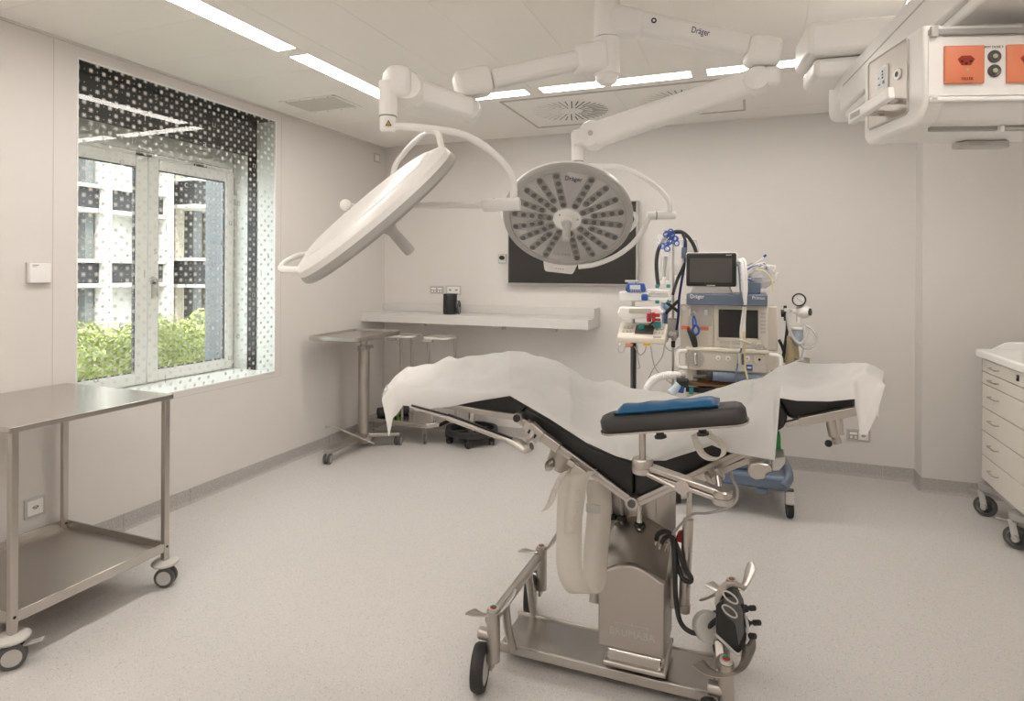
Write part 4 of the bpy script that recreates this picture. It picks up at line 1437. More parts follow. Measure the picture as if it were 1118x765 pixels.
hem = [(-1.324, 2.02, 1.006), (-1.312, 2.02, 0.961), (-1.291, 2.02, 0.865), (-1.263, 2.02, 0.993), (-1.211, 2.02, 0.994), (-1.113, 2.02, 0.992), (-1.037, 2.02, 1.005), (-0.927, 2.02, 1.034), (-0.796, 2.02, 1.064), (-0.731, 2.02, 1.034), (-0.65, 2.02, 0.997), (-0.521, 2.02, 0.929), (-0.418, 2.02, 0.894), (-0.367, 2.02, 0.886), (-0.259, 2.02, 0.898), (-0.116, 2.02, 0.968), (-0.065, 2.02, 0.951), (0.068, 2.02, 0.941), (0.072, 2.02, 1.129), (0.122, 2.02, 1.124), (0.207, 2.02, 1.129), (0.276, 2.02, 1.142), (0.283, 2.02, 1.042), (0.304, 2.02, 1.042), (0.327, 2.02, 1.099), (0.349, 2.02, 1.189)]
edge = [(-1.321, 2.06, 1.045), (-1.256, 2.06, 1.074), (-1.136, 2.06, 1.076), (-1.02, 2.06, 1.077), (-0.873, 2.06, 1.078), (-0.808, 2.06, 1.069), (-0.745, 2.06, 1.045), (-0.663, 2.06, 1.009), (-0.531, 2.06, 0.942), (-0.427, 2.06, 0.904), (-0.344, 2.06, 0.895), (-0.264, 2.06, 0.919), (-0.119, 2.06, 1.01), (-0.032, 2.06, 1.079), (0.073, 2.06, 1.147), (0.199, 2.06, 1.181), (0.307, 2.06, 1.207), (0.352, 2.06, 1.188)]
far = [(-1.639, 2.5, 0.91), (-1.559, 2.5, 1.004), (-1.509, 2.5, 1.048), (-1.379, 2.5, 1.067), (-1.29, 2.5, 1.105), (-1.184, 2.5, 1.111), (-0.995, 2.5, 1.15), (-0.777, 2.5, 1.124), (-0.677, 2.5, 1.084), (-0.588, 2.5, 1.043), (-0.419, 2.5, 1.032), (-0.255, 2.5, 1.014), (-0.098, 2.5, 1.063), (0.089, 2.5, 1.129), (0.335, 2.5, 1.168), (0.378, 2.5, 1.154), (0.432, 2.5, 1.116)]
hx = [(p[0], p[2]) for p in hem]
for i in range(1, len(hx)):
    if hx[i][0] <= hx[i - 1][0]:
        hx[i] = (hx[i - 1][0] + 0.002, hx[i][1])
ex_ = [(p[0], p[2]) for p in edge]
fx_ = [(p[0], p[2]) for p in far]
dr = MB()
NT, NS = 220, 40
ha, hb = hx[0][0], hx[-1][0]
ea, eb = ex_[0][0], ex_[-1][0]
fa, fb = fx_[0][0], fx_[-1][0]
# map parameter to x along each curve through matching landmarks (joint, valley, corner)
marks_h = [(0, ha), (0.30, (-0.796, 2.02, 1.064)[0]), (0.55, (-0.323, 2.02, 0.89)[0]), (0.80, (0.07, 2.02, 0.941)[0]), (1, hb)]
marks_e = [(0, ea), (0.30, (-0.808, 2.06, 1.069)[0]), (0.55, (-0.329, 2.06, 0.896)[0]), (0.80, (0.071, 2.06, 1.146)[0]), (1, eb)]
marks_f = [(0, fa), (0.30, (-0.995, 2.5, 1.152)[0]), (0.55, (-0.401, 2.5, 1.032)[0]), (0.80, (0.089, 2.5, 1.129)[0]), (1, fb)]


def wr(x, y, s=1.0):
    cr = 0.0
    for a_, f_, o_ in ((0.5, 5.5, 0.0), (-0.9, 7.5, 3.1), (1.9, 6.5, 7.7), (2.6, 9.0, 5.2)):
        q_ = (x * math.cos(a_) + y * math.sin(a_)) * f_ + o_ + 0.9 * noise.noise(V((x * 2.2, y * 2.2, o_)))
        tri = abs((q_ % 2.0) - 1.0)
        amp = max(0.0, noise.noise(V((x * 2.7 + o_, y * 3.1, a_))) + 0.25)
        cr += (tri - 0.5) * 0.036 * amp
    return cr * s + (noise.noise(V((x * 5.0, y * 7.0, 1.3))) * 0.016 + noise.noise(V((x * 14 + 3 * y, y * 9.0 - 4 * x, 5.1))) * 0.010
            + abs(noise.noise(V((x * 9 - 5 * y, y * 6.0 + 2 * x, 9.7)))) * 0.012 - 0.003) * s


vs = []
for i in range(NT + 1):
    t_ = i / NT
    xh, xe, xf = interp(marks_h, t_)[0], interp(marks_e, t_)[0], interp(marks_f, t_)[0]
    zh, ze, zf = interp(hx, xh)[0], interp(ex_, xe)[0], interp(fx_, xf)[0]
    ph = V((xh, 2.022 - 0.02 * max(0.0, min(1.0, (t_ - 0.60) / 0.06)), zh))
    # in the seat valley the hem lies on the pad
    pe = V((xe, 2.062, ze))
    pf = V((xf, 2.50, zf))
    pb = V((xf, 2.60, zf - 0.13))
    sag = 0.02
    for j in range(NS + 1):
        s_ = j / NS
        if s_ < 0.18:
            q_ = s_ / 0.18
            p = ph.lerp(pe, q_)
            p.y = ph.y + (pe.y - ph.y) * q_ ** 2.2
        elif s_ < 0.86:
            q_ = (s_ - 0.18) / 0.68
            p = pe.lerp(pf, q_)
            # belly of the sheet: concave near, convex at the far side
            p.z += 0.020 * math.sin(q_ * PI) * (1 if t_ < 0.42 or t_ > 0.75 else -0.5)
        else:
            q_ = (s_ - 0.86) / 0.14
            p = pf.lerp(pb, q_)
            p.y = pf.y + 0.10 * math.sin(q_ * PI / 2)
            p.z = pf.z - 0.13 * q_ ** 1.6
        fade = min(1.0, s_ / 0.25)
        k_ = wr(p.x, p.y + p.z * 0.6, 1.0) * fade
        if t_ < 0.30 and 0.12 < s_ < 0.60:
            # hollow in the leg part
            k_ -= 0.040 * math.sin(PI * min(1, t_ / 0.28)) ** 0.7 * math.sin(PI * (s_ - 0.12) / 0.48)
        if t_ > 0.82 and 0.10 < s_ < 0.50:
            k_ -= 0.022 * math.sin(PI * min(1, (t_ - 0.82) / 0.17)) ** 0.7 * math.sin(PI * (s_ - 0.10) / 0.40)
        p.z += k_
        p.y += (wr(p.z * 2, p.x * 2, 0.6) if s_ < 0.2 else 0) * (s_ / 0.2)
        vs.append(p)
fs = []
for i in range(NT):
    for j in range(NS):
        a = i * (NS + 1) + j
        fs.append((a, a + 1, a + NS + 2, a + NS + 1))
dr.add(vs, fs)
dro = obj('paper_drape', dr, DRAPE, None, angle=180, loc=(-0.4, 2.3, 1.0))
tag(dro, 'crumpled white paper drape sheet spread over the length of the operating table', 'drape')

# ------------------------------------------------------------------ milky straps hanging from the rail
def ribbon(path, width, wdir, holes=None, thick=0.0025, taper=None):
    P = catmull(path, 8)
    wd = V(wdir).normalized()
    vs, fs = [], []
    N = len(P)
    for i, p in enumerate(P):
        w_ = width * (taper(i / (N - 1)) if taper else 1)
        vs += [p - wd * w_ / 2, p + wd * w_ / 2]
    for i in range(N - 1):
        fs.append((2 * i, 2 * i + 1, 2 * i + 3, 2 * i + 2))
    return MB().add(vs, fs)


stp = thing('leg_strap', 'milky translucent perforated strap hanging in a long loop from the left table rail', 'strap', (-0.65, 2.05, 0.55))
A0, A1, A2 = V((-0.558, 2.03, 0.82)), V((-0.593, 2.03, 0.678)), V((-0.578, 2.05, 0.433))
pth = [(-0.525, 2.04, 0.833), (-0.539, 2.02, 0.831), (-0.565, 2, 0.785), (-0.571, 2, 0.63), (-0.573, 2.01, 0.502), (-0.553, 2.03, 0.429), (-0.529, 2.06, 0.403), (-0.51, 2.09, 0.427), (-0.506, 2.11, 0.534), (-0.492, 2.1, 0.699), (-0.497, 2.08, 0.787)]
mbs = ribbon(pth, 0.085, (0.93, 0.36, 0))
s1 = obj('strap_loop', mbs, STRAPM, stp, solid=0.003, angle=80)
s2 = obj('strap_tail', ribbon([(-0.553, 2, 0.842), (-0.588, 1.99, 0.828), (-0.612, 1.985, 0.783), (-0.634, 1.985, 0.722), (-0.654, 1.985, 0.694)], 0.030, (0.75, 0, 0.4)), STRAPM, stp, solid=0.003, angle=80)
s3 = obj('strap_tail', ribbon([(-0.512, 2, 0.84), (-0.533, 1.975, 0.815), (-0.544, 1.97, 0.737), (-0.557, 1.975, 0.636)], 0.062, (1, 0.1, 0.08), taper=lambda t: 1 - 0.25 * max(0, t - 0.8) * 5), STRAPM, stp, solid=0.003, angle=80)
hl = MB()
for u_, v_ in ((607, 527), (603, 538), (599, 548)):
    p = V((-0.627, 1.982, 0.758))
for p in ((-0.597, 1.978, 0.806), (-0.616, 1.978, 0.77), (-0.635, 1.978, 0.73)):
    hl.cyl(V(p), V(p) + V((0, 0.003, 0)), 0.0055, seg=10)
for p in ((-0.534, 1.967, 0.778), (-0.537, 1.966, 0.739), (-0.543, 1.966, 0.708), (-0.549, 1.966, 0.674)):
    hl.cyl(V(p), V(p) + V((0, 0.003, 0)), 0.0075, seg=10)
obj('strap_holes', hl, LGREY, stp)
obj('strap_buckle', MB().beam((-0.507, 2.07, 0.707), (-0.507, 2.07, 0.676), 0.05, 0.012, up=(0, 1, 0)), LGREY, stp, bevel=0.004)

stl = thing('arm_strap', 'small milky strap loop hanging under the black arm board', 'strap', (-0.1, 1.86, 0.98))
obj('strap_loop', ribbon([(-0.157, 1.85, 1.034), (-0.147, 1.85, 1.004), (-0.132, 1.85, 0.979), (-0.106, 1.85, 0.969), (-0.082, 1.86, 0.976), (-0.075, 1.87, 0.995), (-0.088, 1.88, 1.013), (-0.112, 1.89, 1.024), (-0.123, 1.9, 1.036)], 0.034, (0.35, 0.94, 0)), STRAPM, stl, solid=0.004, angle=80)

grn = thing('green_band', 'short green elastic band hanging behind the drape corner', 'band', (0.15, 2.2, 0.95))
obj('band', ribbon([(0.075, 2.25, 0.972), (0.078, 2.25, 0.948), (0.079, 2.25, 0.918), (0.086, 2.25, 0.897)], 0.020, (1, 0, 0)), GREEN, grn, solid=0.004, angle=80)

# ------------------------------------------------------------------ foot control hung on the right wheel bar
fc = thing('foot_control', 'black wedge-shaped foot control with three joysticks hooked on the right wheel bar', 'foot control', (-0.05, 2.26, 0.25))
Mf = frame_of((-0.072, 2.14, 0.345), V((-0.11, 2.14, 0.443)) * -1 + V((-0.097, 2.14, 0.253)), (0.9, 0.3, 0.25))
poly = pxz((-0.109, 2.13, 0.436), (-0.086, 2.13, 0.458), (-0.047, 2.13, 0.46), (-0.025, 2.13, 0.417), (-0.016, 2.13, 0.342), (-0.027, 2.13, 0.295), (-0.041, 2.13, 0.271), (-0.106, 2.13, 0.31))
fb = obj('housing', MB().prism(poly, 2.10, 2.20), BLACK, fc, bevel=0.012, bseg=3)
obj('side_face', MB().prism(pxz((-0.082, 2.1, 0.456), (-0.046, 2.1, 0.466), (-0.027, 2.1, 0.426), (-0.021, 2.1, 0.357), (-0.037, 2.1, 0.313), (-0.049, 2.1, 0.38), (-0.085, 2.1, 0.408)), 2.094, 2.103), DGREY, fb, bevel=0.003)
obj('edge_trim', MB().tube([(-0.11, 2.1, 0.332), (-0.079, 2.095, 0.312), (-0.04, 2.09, 0.288), (-0.016, 2.1, 0.315), (-0.01, 2.11, 0.354), (-0.016, 2.12, 0.4)], 0.005, 8), LGREY, fb)
for p, q in (((-0.027, 2.13, 0.416), (0.011, 2.11, 0.436)), ((-0.022, 2.13, 0.37), (0.027, 2.11, 0.393)), ((-0.035, 2.12, 0.337), (0.014, 2.1, 0.352))):
    js = obj('joystick', MB().lathe([(0.012, 0), (0.013, 0.006), (0.009, 0.010), (0.012, 0.014), (0.008, 0.02), (0.006, 0.02)], Matrix.Translation(p) @ (V(q) - V(p)).to_track_quat('Z', 'Y').to_matrix().to_4x4(), 14).cyl(p, q, 0.005, seg=10), RUBBER, fb)
    obj('joystick_grip', MB().cyl(lerp(p, q, 0.55), q, 0.009, 0.0085, seg=14), BLACK, js, bevel=0.003)
for p in ((-0.063, 2.09, 0.465), (-0.065, 2.09, 0.42)):
    rg_ = []
    for k in range(13):
        a_ = 2 * PI * k / 13
        rg_.append((p[0] + 0.022 * math.cos(a_), p[1], p[2] + 0.014 * math.sin(a_) - 0.010 * math.cos(a_)))
    obj('print_ring', MB().tube(rg_, 0.003, 6, closed=True, n=3), LGREY, fb)
obj('guard_handle', MB().tube([(-0.102, 2.11, 0.423), (-0.099, 2.1, 0.458), (-0.082, 2.09, 0.496), (-0.057, 2.08, 0.514), (-0.03, 2.07, 0.515), (-0.019, 2.07, 0.509)], (lambda t: (0.005, 0.011)), 10, flat=(0, 1, 0)), STEEL, fb)
obj('hook_disc', MB().cyl((-0.144, 2.24, 0.277), (-0.129, 2.19, 0.297), 0.052, 0.048, seg=28), LGREY, fb, bevel=0.006)
obj('foot_lever', MB().tube([(-0.164, 2.3, 0.335), (-0.141, 2.28, 0.356), (-0.116, 2.26, 0.384), (-0.091, 2.24, 0.408)], (lambda t: (0.005, 0.016 - 0.008 * t)), 10, flat=(0, 0, 1)), STEEL, fb)
obj('bracket', MB().beam((-0.098, 2.16, 0.277), (-0.084, 2.1, 0.211), 0.03, 0.05, up=(0, 1, 0)), STEELD, fb, bevel=0.004)
hs = MB()
hs.tube([(-0.326, 2.3, 0.522), (-0.318, 2.29, 0.547), (-0.29, 2.27, 0.569), (-0.265, 2.25, 0.561), (-0.251, 2.22, 0.492), (-0.245, 2.2, 0.381), (-0.23, 2.2, 0.296), (-0.193, 2.2, 0.266), (-0.154, 2.2, 0.277), (-0.121, 2.19, 0.318), (-0.105, 2.17, 0.344)], 0.0085, 10)
obj('control_hose', hs, RUBBER, fb)
hs = MB()
hs.tube([(-0.305, 2.29, 0.519), (-0.291, 2.28, 0.542), (-0.266, 2.26, 0.557), (-0.241, 2.24, 0.524), (-0.22, 2.22, 0.478), (-0.195, 2.21, 0.449), (-0.201, 2.21, 0.433), (-0.226, 2.22, 0.439), (-0.247, 2.24, 0.484), (-0.259, 2.26, 0.539)], 0.0085, 10)
obj('control_hose', hs, RUBBER, fb)
obj('hose_plug', MB().cyl((-0.331, 2.31, 0.49), (-0.324, 2.3, 0.525), 0.0075, seg=12).cyl((-0.313, 2.3, 0.49), (-0.303, 2.29, 0.523), 0.0075, seg=12).cyl((-0.293, 2.3, 0.484), (-0.281, 2.28, 0.527), 0.007, seg=12), CHROME, fb)

# ------------------------------------------------------------------ surgical lights
post = thing('ceiling_light_column', 'white central ceiling column carrying both surgical lamp arms', 'ceiling column', (-0.556, 2.467, HC))
PX, PY = -0.556, 2.467
obj('tube', MB().cyl((PX, PY, 2.52), (PX, PY, HC), 0.050, seg=32), WHITE, post)
obj('flange', MB().lathe([(0, 2.69), (0.13, 2.69), (0.15, 2.70), (0.15, HC), (0, HC)], Matrix.Translation((PX, PY, 0)), 36), WHITE, post)


def arm_label(body, size, origin, xd, yd, m_, parent, name='lettering', sq=0.8):
    return text(name, body, size, frame_of(origin, xd, yd), m_, parent, squeeze=sq)


def warn_mark(p, parent, s=0.016):
    """small yellow warning triangle facing the room"""
    M = frame_of(p, (0.93, 0.36, 0), (0, 0, 1))
    o = obj('warning_mark', MB().prism([(-s, -s * 0.8), (s, -s * 0.8), (0, s)], 0, 0.0008, 'z', M), BLACK, parent)
    obj('warning_fill', MB().prism([(-s * 0.62, -s * 0.58), (s * 0.62, -s * 0.58), (0, s * 0.58)], 0.0008, 0.0014, 'z', M), YELLOW, o)
    obj('warning_bolt', MB().box((-s * 0.08, -s * 0.4, 0.0014), (s * 0.08, s * 0.2, 0.0018), M), BLACK, o)


def head_frame(c, n):
    z = -V(n).normalized()
    x = V((0, 0, 1)).cross(z)
    x.normalize()
    y = z.cross(x)
    M = Matrix((x, y, z)).transposed().to_4x4()
    M.translation = c
    return M


RAD = 0.30
FWD = V((-math.sin(R(21.355)), math.cos(R(21.355)), 0))
def lamp_head(root, c, n, roll, handles, panel=None):
    M = head_frame(c, n) @ Matrix.Rotation(R(roll), 4, 'Z')
    # local +z is the back of the lamp, -z the light side
    body = MB().lathe([(0, 0.046), (0.12, 0.045), (0.225, 0.042), (0.246, 0.038), (0.250, 0.034), (0.256, 0.034), (0.288, 0.024), (0.298, 0.014), (0.300, -0.004)], M, 72)
    hb = obj('head_shell', body, WHITE, root, angle=28)
    obj('head_rim', MB().lathe([(0.300, -0.004), (0.303, -0.010), (0.303, -0.024), (0.296, -0.032), (0.272, -0.035), (0.268, -0.028)], M, 72), GREYP, root, angle=40)
    obj('face_plate', MB().lathe([(0.269, -0.0285), (0, -0.0285)], M, 64), LAMPFACE, root)
    k_ = 0
    for k in range(20):
        if k in (5, 15):
            continue
        a = R(18 * k + 0)
        long = k % 2 == 0
        ra, rb = (0.082, 0.245) if long else (0.125, 0.248)
        if k in (4, 6, 14, 16):
            ra, rb = 0.085, 0.250
        d = V((math.cos(a), math.sin(a), 0))
        s = V((-math.sin(a), math.cos(a), 0))
        w_ = 0.0165
        out = []
        for q in range(9):
            an = PI / 2 + PI * q / 8
            out.append(d * (ra + w_ * math.cos(an)) + s * w_ * math.sin(an))
        for q in range(9):
            an = -PI / 2 + PI * q / 8
            out.append(d * (rb - w_ + w_ * math.cos(an) + w_) + s * w_ * math.sin(an))
        sl_ = obj('led_row', MB().prism([(p.x, p.y) for p in out], -0.0315, -0.0280, 'z', M), LEDSLOT, root)
        nl = 5 if (rb - ra) > 0.14 else 4
        for q in range(nl):
            r_ = ra + 0.004 + (rb - ra) * q / (nl - 1) * 0.97
            Ml = M @ Matrix.Translation(d * r_ + V((0, 0, -0.0315)))
            obj('led_lens', MB().lathe([(0.0125, 0), (0.0115, -0.004), (0.006, -0.0065), (0, -0.007)], Ml, 12), LEDLENS, sl_)
    hub = obj('hub', MB().lathe([(0.066, -0.028), (0.064, -0.036), (0.050, -0.044), (0.030, -0.046), (0.028, -0.066), (0, -0.066)], M, 32), WHITE, root)
    for k in range(3):
        a = R(120 * k + 40)
        obj('hub_screw', MB().cyl(M @ V((0.05 * math.cos(a), 0.05 * math.sin(a), -0.040)), M @ V((0.05 * math.cos(a), 0.05 * math.sin(a), -0.0445)), 0.005, seg=10), GREYP, hub)
    obj('sterile_handle', MB().lathe([(0.022, -0.062), (0.023, -0.070), (0.017, -0.085), (0.019, -0.150), (0.018, -0.168), (0.012, -0.173), (0, -0.174)], M, 24), LGREY, root)
    for a0, wid, lift in handles:
        pts = []
        for k in range(9):
            t_ = k / 8
            a = R(a0 - wid + 2 * wid * t_)
            b_ = math.sin(PI * t_) ** 0.5
            pts.append(M @ V(((0.285 + 0.045 * b_) * math.cos(a), (0.285 + 0.045 * b_) * math.sin(a), 0.015 + lift * b_)))
        obj('side_handle', MB().tube(pts, (0.011, 0.008), 10), WHITE, root)
    return M


# ---- left lamp
ll = thing('surgical_light', 'left surgical lamp tilted away, its smooth white back turned to the viewer', 'surgical lamp', (PX, PY, 2.45), 0)
kn0, kn1 = V((-0.63, 2.416, 2.359)), V((-0.952, 2.205, 2.248))
obj('joint_housing', MB().lathe([(0, 2.262), (0.028, 2.262), (0.042, 2.275), (0.046, 2.296), (0.053, 2.30), (0.053, 2.445), (0, 2.445)], Matrix.Translation((PX, PY, 0)), 32), WHITE, ll)
obj('joint_block', MB().beam(V((PX, PY, 2.37)), (-0.676, 2.388, 2.348), 0.11, 0.13, 0.09, 0.11), WHITE, ll, bevel=0.025, bseg=4)
obj('upper_arm', MB().beam(kn0, kn1, 0.075, 0.075, 0.07, 0.07), WHITE, ll, bevel=0.018, bseg=3)
obj('elbow_housing', MB().beam((-0.959, 2.213, 2.247), (-1.075, 2.135, 2.213), 0.11, 0.105), WHITE, ll, bevel=0.025, bseg=4)
obj('elbow_seal', MB().cyl((-1.055, 2.143, 2.167), (-1.055, 2.143, 2.149), 0.032, seg=24), GREYP, ll)
obj('elbow_cap', MB().lathe([(0, -0.044), (0.04, -0.042), (0.050, -0.02), (0.050, 0.02), (0.04, 0.042), (0, 0.044)], Matrix.Translation((-1.02, 2.135, 2.116)) @ Matrix.Rotation(R(28), 4, 'Z') @ Matrix.Rotation(PI / 2, 4, 'X'), 32), WHITE, ll)
obj('spring_arm', MB().beam((-1.02, 2.135, 2.116), (-1.07, 1.793, 2.101), 0.080, 0.090, 0.080, 0.098), WHITE, ll, bevel=0.022, bseg=4)
c0 = V((-1.105, 1.715, 2.047))
obj('front_housing', MB().beam((-1.117, 1.711, 2.116), (-1.06, 1.776, 2.119), 0.095, 0.10, 0.095, 0.105), WHITE, ll, bevel=0.03, bseg=4)
obj('front_housing_joint', MB().lathe([(0, -0.048), (0.044, -0.046), (0.054, -0.028), (0.054, 0.028), (0.044, 0.046), (0, 0.048)], Matrix.Translation((-1.074, 1.781, 2.107)) @ Matrix.Rotation(R(30), 4, 'Z') @ Matrix.Rotation(PI / 2, 4, 'X'), 32), WHITE, ll)
zt_, zb_ = (-1.108, 1.714, 2.113)[2], (-1.108, 1.714, 2.003)[2]
obj('drop_tube', MB().cyl((c0.x, c0.y, zb_), (c0.x, c0.y, zt_), 0.0295, seg=28), WHITE, ll)
obj('drop_seal', MB().cyl((c0.x, c0.y, zb_ - 0.003), (c0.x, c0.y, zb_), 0.028, seg=28), DGREY, ll)
zc_ = (-1.108, 1.714, 1.952)[2]
swv = obj('swivel', MB().lathe([(0, zc_), (0.020, zc_), (0.026, zc_ + 0.006), (0.0265, zb_ - 0.003), (0, zb_ - 0.003)], Matrix.Translation((c0.x, c0.y, 0)), 28), WHITE, ll)
warn_mark((-1.088, 1.692, 1.974), swv, 0.0105)
obj('outer_yoke', MB().tube([(-1.105, 1.715, 1.97), (-1.047, 1.738, 1.97), (-0.964, 1.771, 1.962), (-0.885, 1.812, 1.947), (-0.832, 1.854, 1.918), (-0.789, 1.893, 1.877), (-0.762, 1.925, 1.832), (-0.758, 1.948, 1.791), (-0.761, 1.957, 1.74)], 0.0125, 14), WHITE, ll)
pv = obj('pivot', MB().cyl((-0.865, 1.938, 1.729), (-0.737, 1.956, 1.731), 0.022, seg=28), WHITE, ll, bevel=0.004)
obj('pivot_seal', MB().cyl((-0.829, 1.945, 1.73), (-0.824, 1.946, 1.73), 0.0226, seg=28), DGREY, ll)
obj('inner_yoke', MB().tube([(-0.859, 1.94, 1.729), (-0.986, 1.912, 1.731), (-1.129, 1.878, 1.731), (-1.255, 1.839, 1.726), (-1.305, 1.777, 1.725)], 0.0105, 12), WHITE, ll)
obj('yoke_knob', MB().ball((-1.293, 1.749, 1.725), 0.020, 18), WHITE, ll)
N1 = (0.459, 0.502, -0.733)
LC = V((-1.103, 1.641, 1.687))
M1 = head_frame(LC, N1)
# image direction of the long axis in the lamp's own frame, for the handles
tip = M1.inverted() @ V((-0.904, 1.74, 1.896))
ang = math.degrees(math.atan2(tip.y, tip.x))
fq = M1.to_3x3().inverted() @ FWD
SG = 1 if math.sin(math.atan2(fq.y, fq.x) - R(ang)) > 0 else -1
lamp_head(ll, LC, N1, 0, [(ang + 33 * SG, 36, 0.062), (ang + 180 - 6 * SG, 23, 0.040)])

# ---- right lamp
rl_ = thing('surgical_light', 'right surgical lamp facing the room, rows of unlit LEDs radiating from its hub', 'surgical lamp', (PX, PY, 2.55), 0)
obj('joint_housing', MB().lathe([(0, 2.448), (0.0525, 2.448), (0.0525, 2.585), (0.05, 2.60), (0, 2.60)], Matrix.Translation((PX, PY, 0)), 32), WHITE, rl_)
obj('joint_block', MB().beam(V((PX, PY, 2.515)), (-0.422, 2.519, 2.505), 0.11, 0.125, 0.09, 0.10), WHITE, rl_, bevel=0.025, bseg=4)
ua = obj('upper_arm', MB().beam((-0.463, 2.503, 2.516), (-0.02, 2.676, 2.418), 0.08, 0.085, 0.075, 0.078), WHITE, rl_, bevel=0.018, bseg=3)
p0, p1 = V((-0.463, 2.503, 2.516)), V((-0.02, 2.676, 2.418))
ax_ = (p1 - p0).normalized()
sd = ax_.cross(V((0, 0, 1))).normalized()
fo = lerp(p0, p1, 0.562) + sd * 0.0395 + V((0, 0, 0.002))
arm_label('Dräger', 0.036, fo, ax_, (0, 0, 1), NAVY, ua, 'lettering', 0.72)
em = lerp(p0, p1, 0.17) + sd * 0.0405 + V((0, 0, 0.006))
obj('emblem', MB().cyl(em, em + sd * 0.001, 0.011, seg=20), NAVY, ua)
obj('emblem_dot', MB().cyl(em + sd * 0.001, em + sd * 0.0018, 0.005, seg=12), WHITE, ua)
obj('elbow_housing', MB().beam((-0.03, 2.672, 2.399), (0.094, 2.71, 2.381), 0.11, 0.115), WHITE, rl_, bevel=0.028, bseg=4)
obj('elbow_seal', MB().cyl((0.056, 2.696, 2.329), (0.056, 2.696, 2.314), 0.034, seg=24), GREYP, rl_)
obj('elbow_lower', MB().beam((0.029, 2.696, 2.288), (0.094, 2.71, 2.289), 0.10, 0.075), WHITE, rl_, bevel=0.02, bseg=4)
obj('elbow_cap', MB().lathe([(0, -0.050), (0.045, -0.047), (0.058, -0.02), (0.058, 0.02), (0.045, 0.047), (0, 0.050)], Matrix.Translation((0.015, 2.701, 2.283)) @ Matrix.Rotation(R(-5), 4, 'Z') @ Matrix.Rotation(PI / 2, 4, 'X'), 32), WHITE, rl_)
obj('spring_arm', MB().beam((0.015, 2.712, 2.287), (-0.694, 2.8, 2.134), 0.085, 0.100, 0.085, 0.112), WHITE, rl_, bevel=0.022, bseg=4)
obj('front_housing', MB().lathe([(0, -0.055), (0.055, -0.052), (0.068, -0.025), (0.068, 0.025), (0.055, 0.052), (0, 0.055)], Matrix.Translation((-0.696, 2.809, 2.136)) @ Matrix.Rotation(R(-5), 4, 'Z') @ Matrix.Rotation(PI / 2, 4, 'X'), 32), WHITE, rl_)
obj('front_housing_block', MB().beam((-0.696, 2.809, 2.132), (-0.794, 2.782, 2.121), 0.10, 0.085, 0.09, 0.075), WHITE, rl_, bevel=0.025, bseg=4)
obj('housing_button', MB().cyl((-0.693, 2.746, 2.136), (-0.691, 2.736, 2.133), 0.012, seg=16), LGREY, rl_)
c2 = V((-0.766, 2.793, 2.066))
z1_, z2_, z3_ = (-0.766, 2.793, 2.096)[2], (-0.766, 2.793, 2.019)[2], (-0.766, 2.793, 1.98)[2]
obj('drop_tube', MB().cyl((c2.x, c2.y, z2_), (c2.x, c2.y, z1_ + 0.02), 0.029, seg=28), WHITE, rl_)
obj('drop_seal', MB().cyl((c2.x, c2.y, z2_ - 0.003), (c2.x, c2.y, z2_), 0.027, seg=28), DGREY, rl_)
sw2 = obj('swivel', MB().lathe([(0, z3_ - 0.03), (0.02, z3_ - 0.03), (0.026, z3_ - 0.02), (0.026, z2_ - 0.003), (0, z2_ - 0.003)], Matrix.Translation((c2.x, c2.y, 0)), 28), WHITE, rl_)
warn_mark((-0.752, 2.768, 1.997), sw2, 0.0115)
obj('outer_yoke', MB().tube([(-0.762, 2.795, 1.997), (-0.665, 2.811, 1.994), (-0.578, 2.823, 1.987), (-0.496, 2.856, 1.954), (-0.422, 2.895, 1.901), (-0.376, 2.924, 1.851), (-0.363, 2.94, 1.814), (-0.364, 2.95, 1.768)], 0.0115, 14), WHITE, rl_)
obj('pivot', MB().cyl((-0.462, 2.912, 1.766), (-0.338, 2.96, 1.77), 0.0195, seg=28), WHITE, rl_, bevel=0.004)
obj('pivot_seal', MB().cyl((-0.424, 2.927, 1.767), (-0.42, 2.928, 1.767), 0.0202, seg=28), DGREY, rl_)
obj('inner_yoke', MB().tube([(-0.446, 2.918, 1.764), (-0.462, 2.912, 1.742), (-0.485, 2.924, 1.696), (-0.54, 2.946, 1.633), (-0.625, 2.977, 1.578), (-0.726, 2.98, 1.54), (-0.807, 2.97, 1.528)], 0.0125, 14), WHITE, rl_)
N2 = (0.162, -0.688, -0.70)
RC = V((-0.814, 2.795, 1.768))
M2_ = head_frame(RC, N2)
down = M2_.inverted() @ V((-0.898, 2.956, 1.533))
ad = math.degrees(math.atan2(down.y, down.x))
M2 = lamp_head(rl_, RC, N2, ad - 90 - 180 + 360, [(90 + 96, 14, 0.03), (-6, 14, 0.03)])
# with this roll the local +y axis points up the face as seen from the front
dn = (M2.inverted() @ V((-0.898, 2.956, 1.533)))
sgn = 1 if dn.y < 0 else -1
obj('control_panel', MB().prism([(-0.088, -0.28 * sgn), (0.088, -0.28 * sgn), (0.074, -0.352 * sgn), (0.064, -0.360 * sgn), (-0.064, -0.360 * sgn), (-0.074, -0.352 * sgn)], -0.030, 0.030, 'z', M2), LAMPFACE, rl_, bevel=0.008)
pl_ = obj('panel_label', MB().box((-0.027, -0.312 * sgn, -0.0312), (0.030, -0.338 * sgn, -0.0300), M2), WHITE, rl_)
bt = MB()
for a_ in (-0.018, -0.006, 0.006, 0.018):
    bt.box((a_ - 0.003, -0.322 * sgn, -0.0318), (a_ + 0.003, -0.328 * sgn, -0.0311), M2)
obj('panel_marks', bt, PRINTG, pl_)
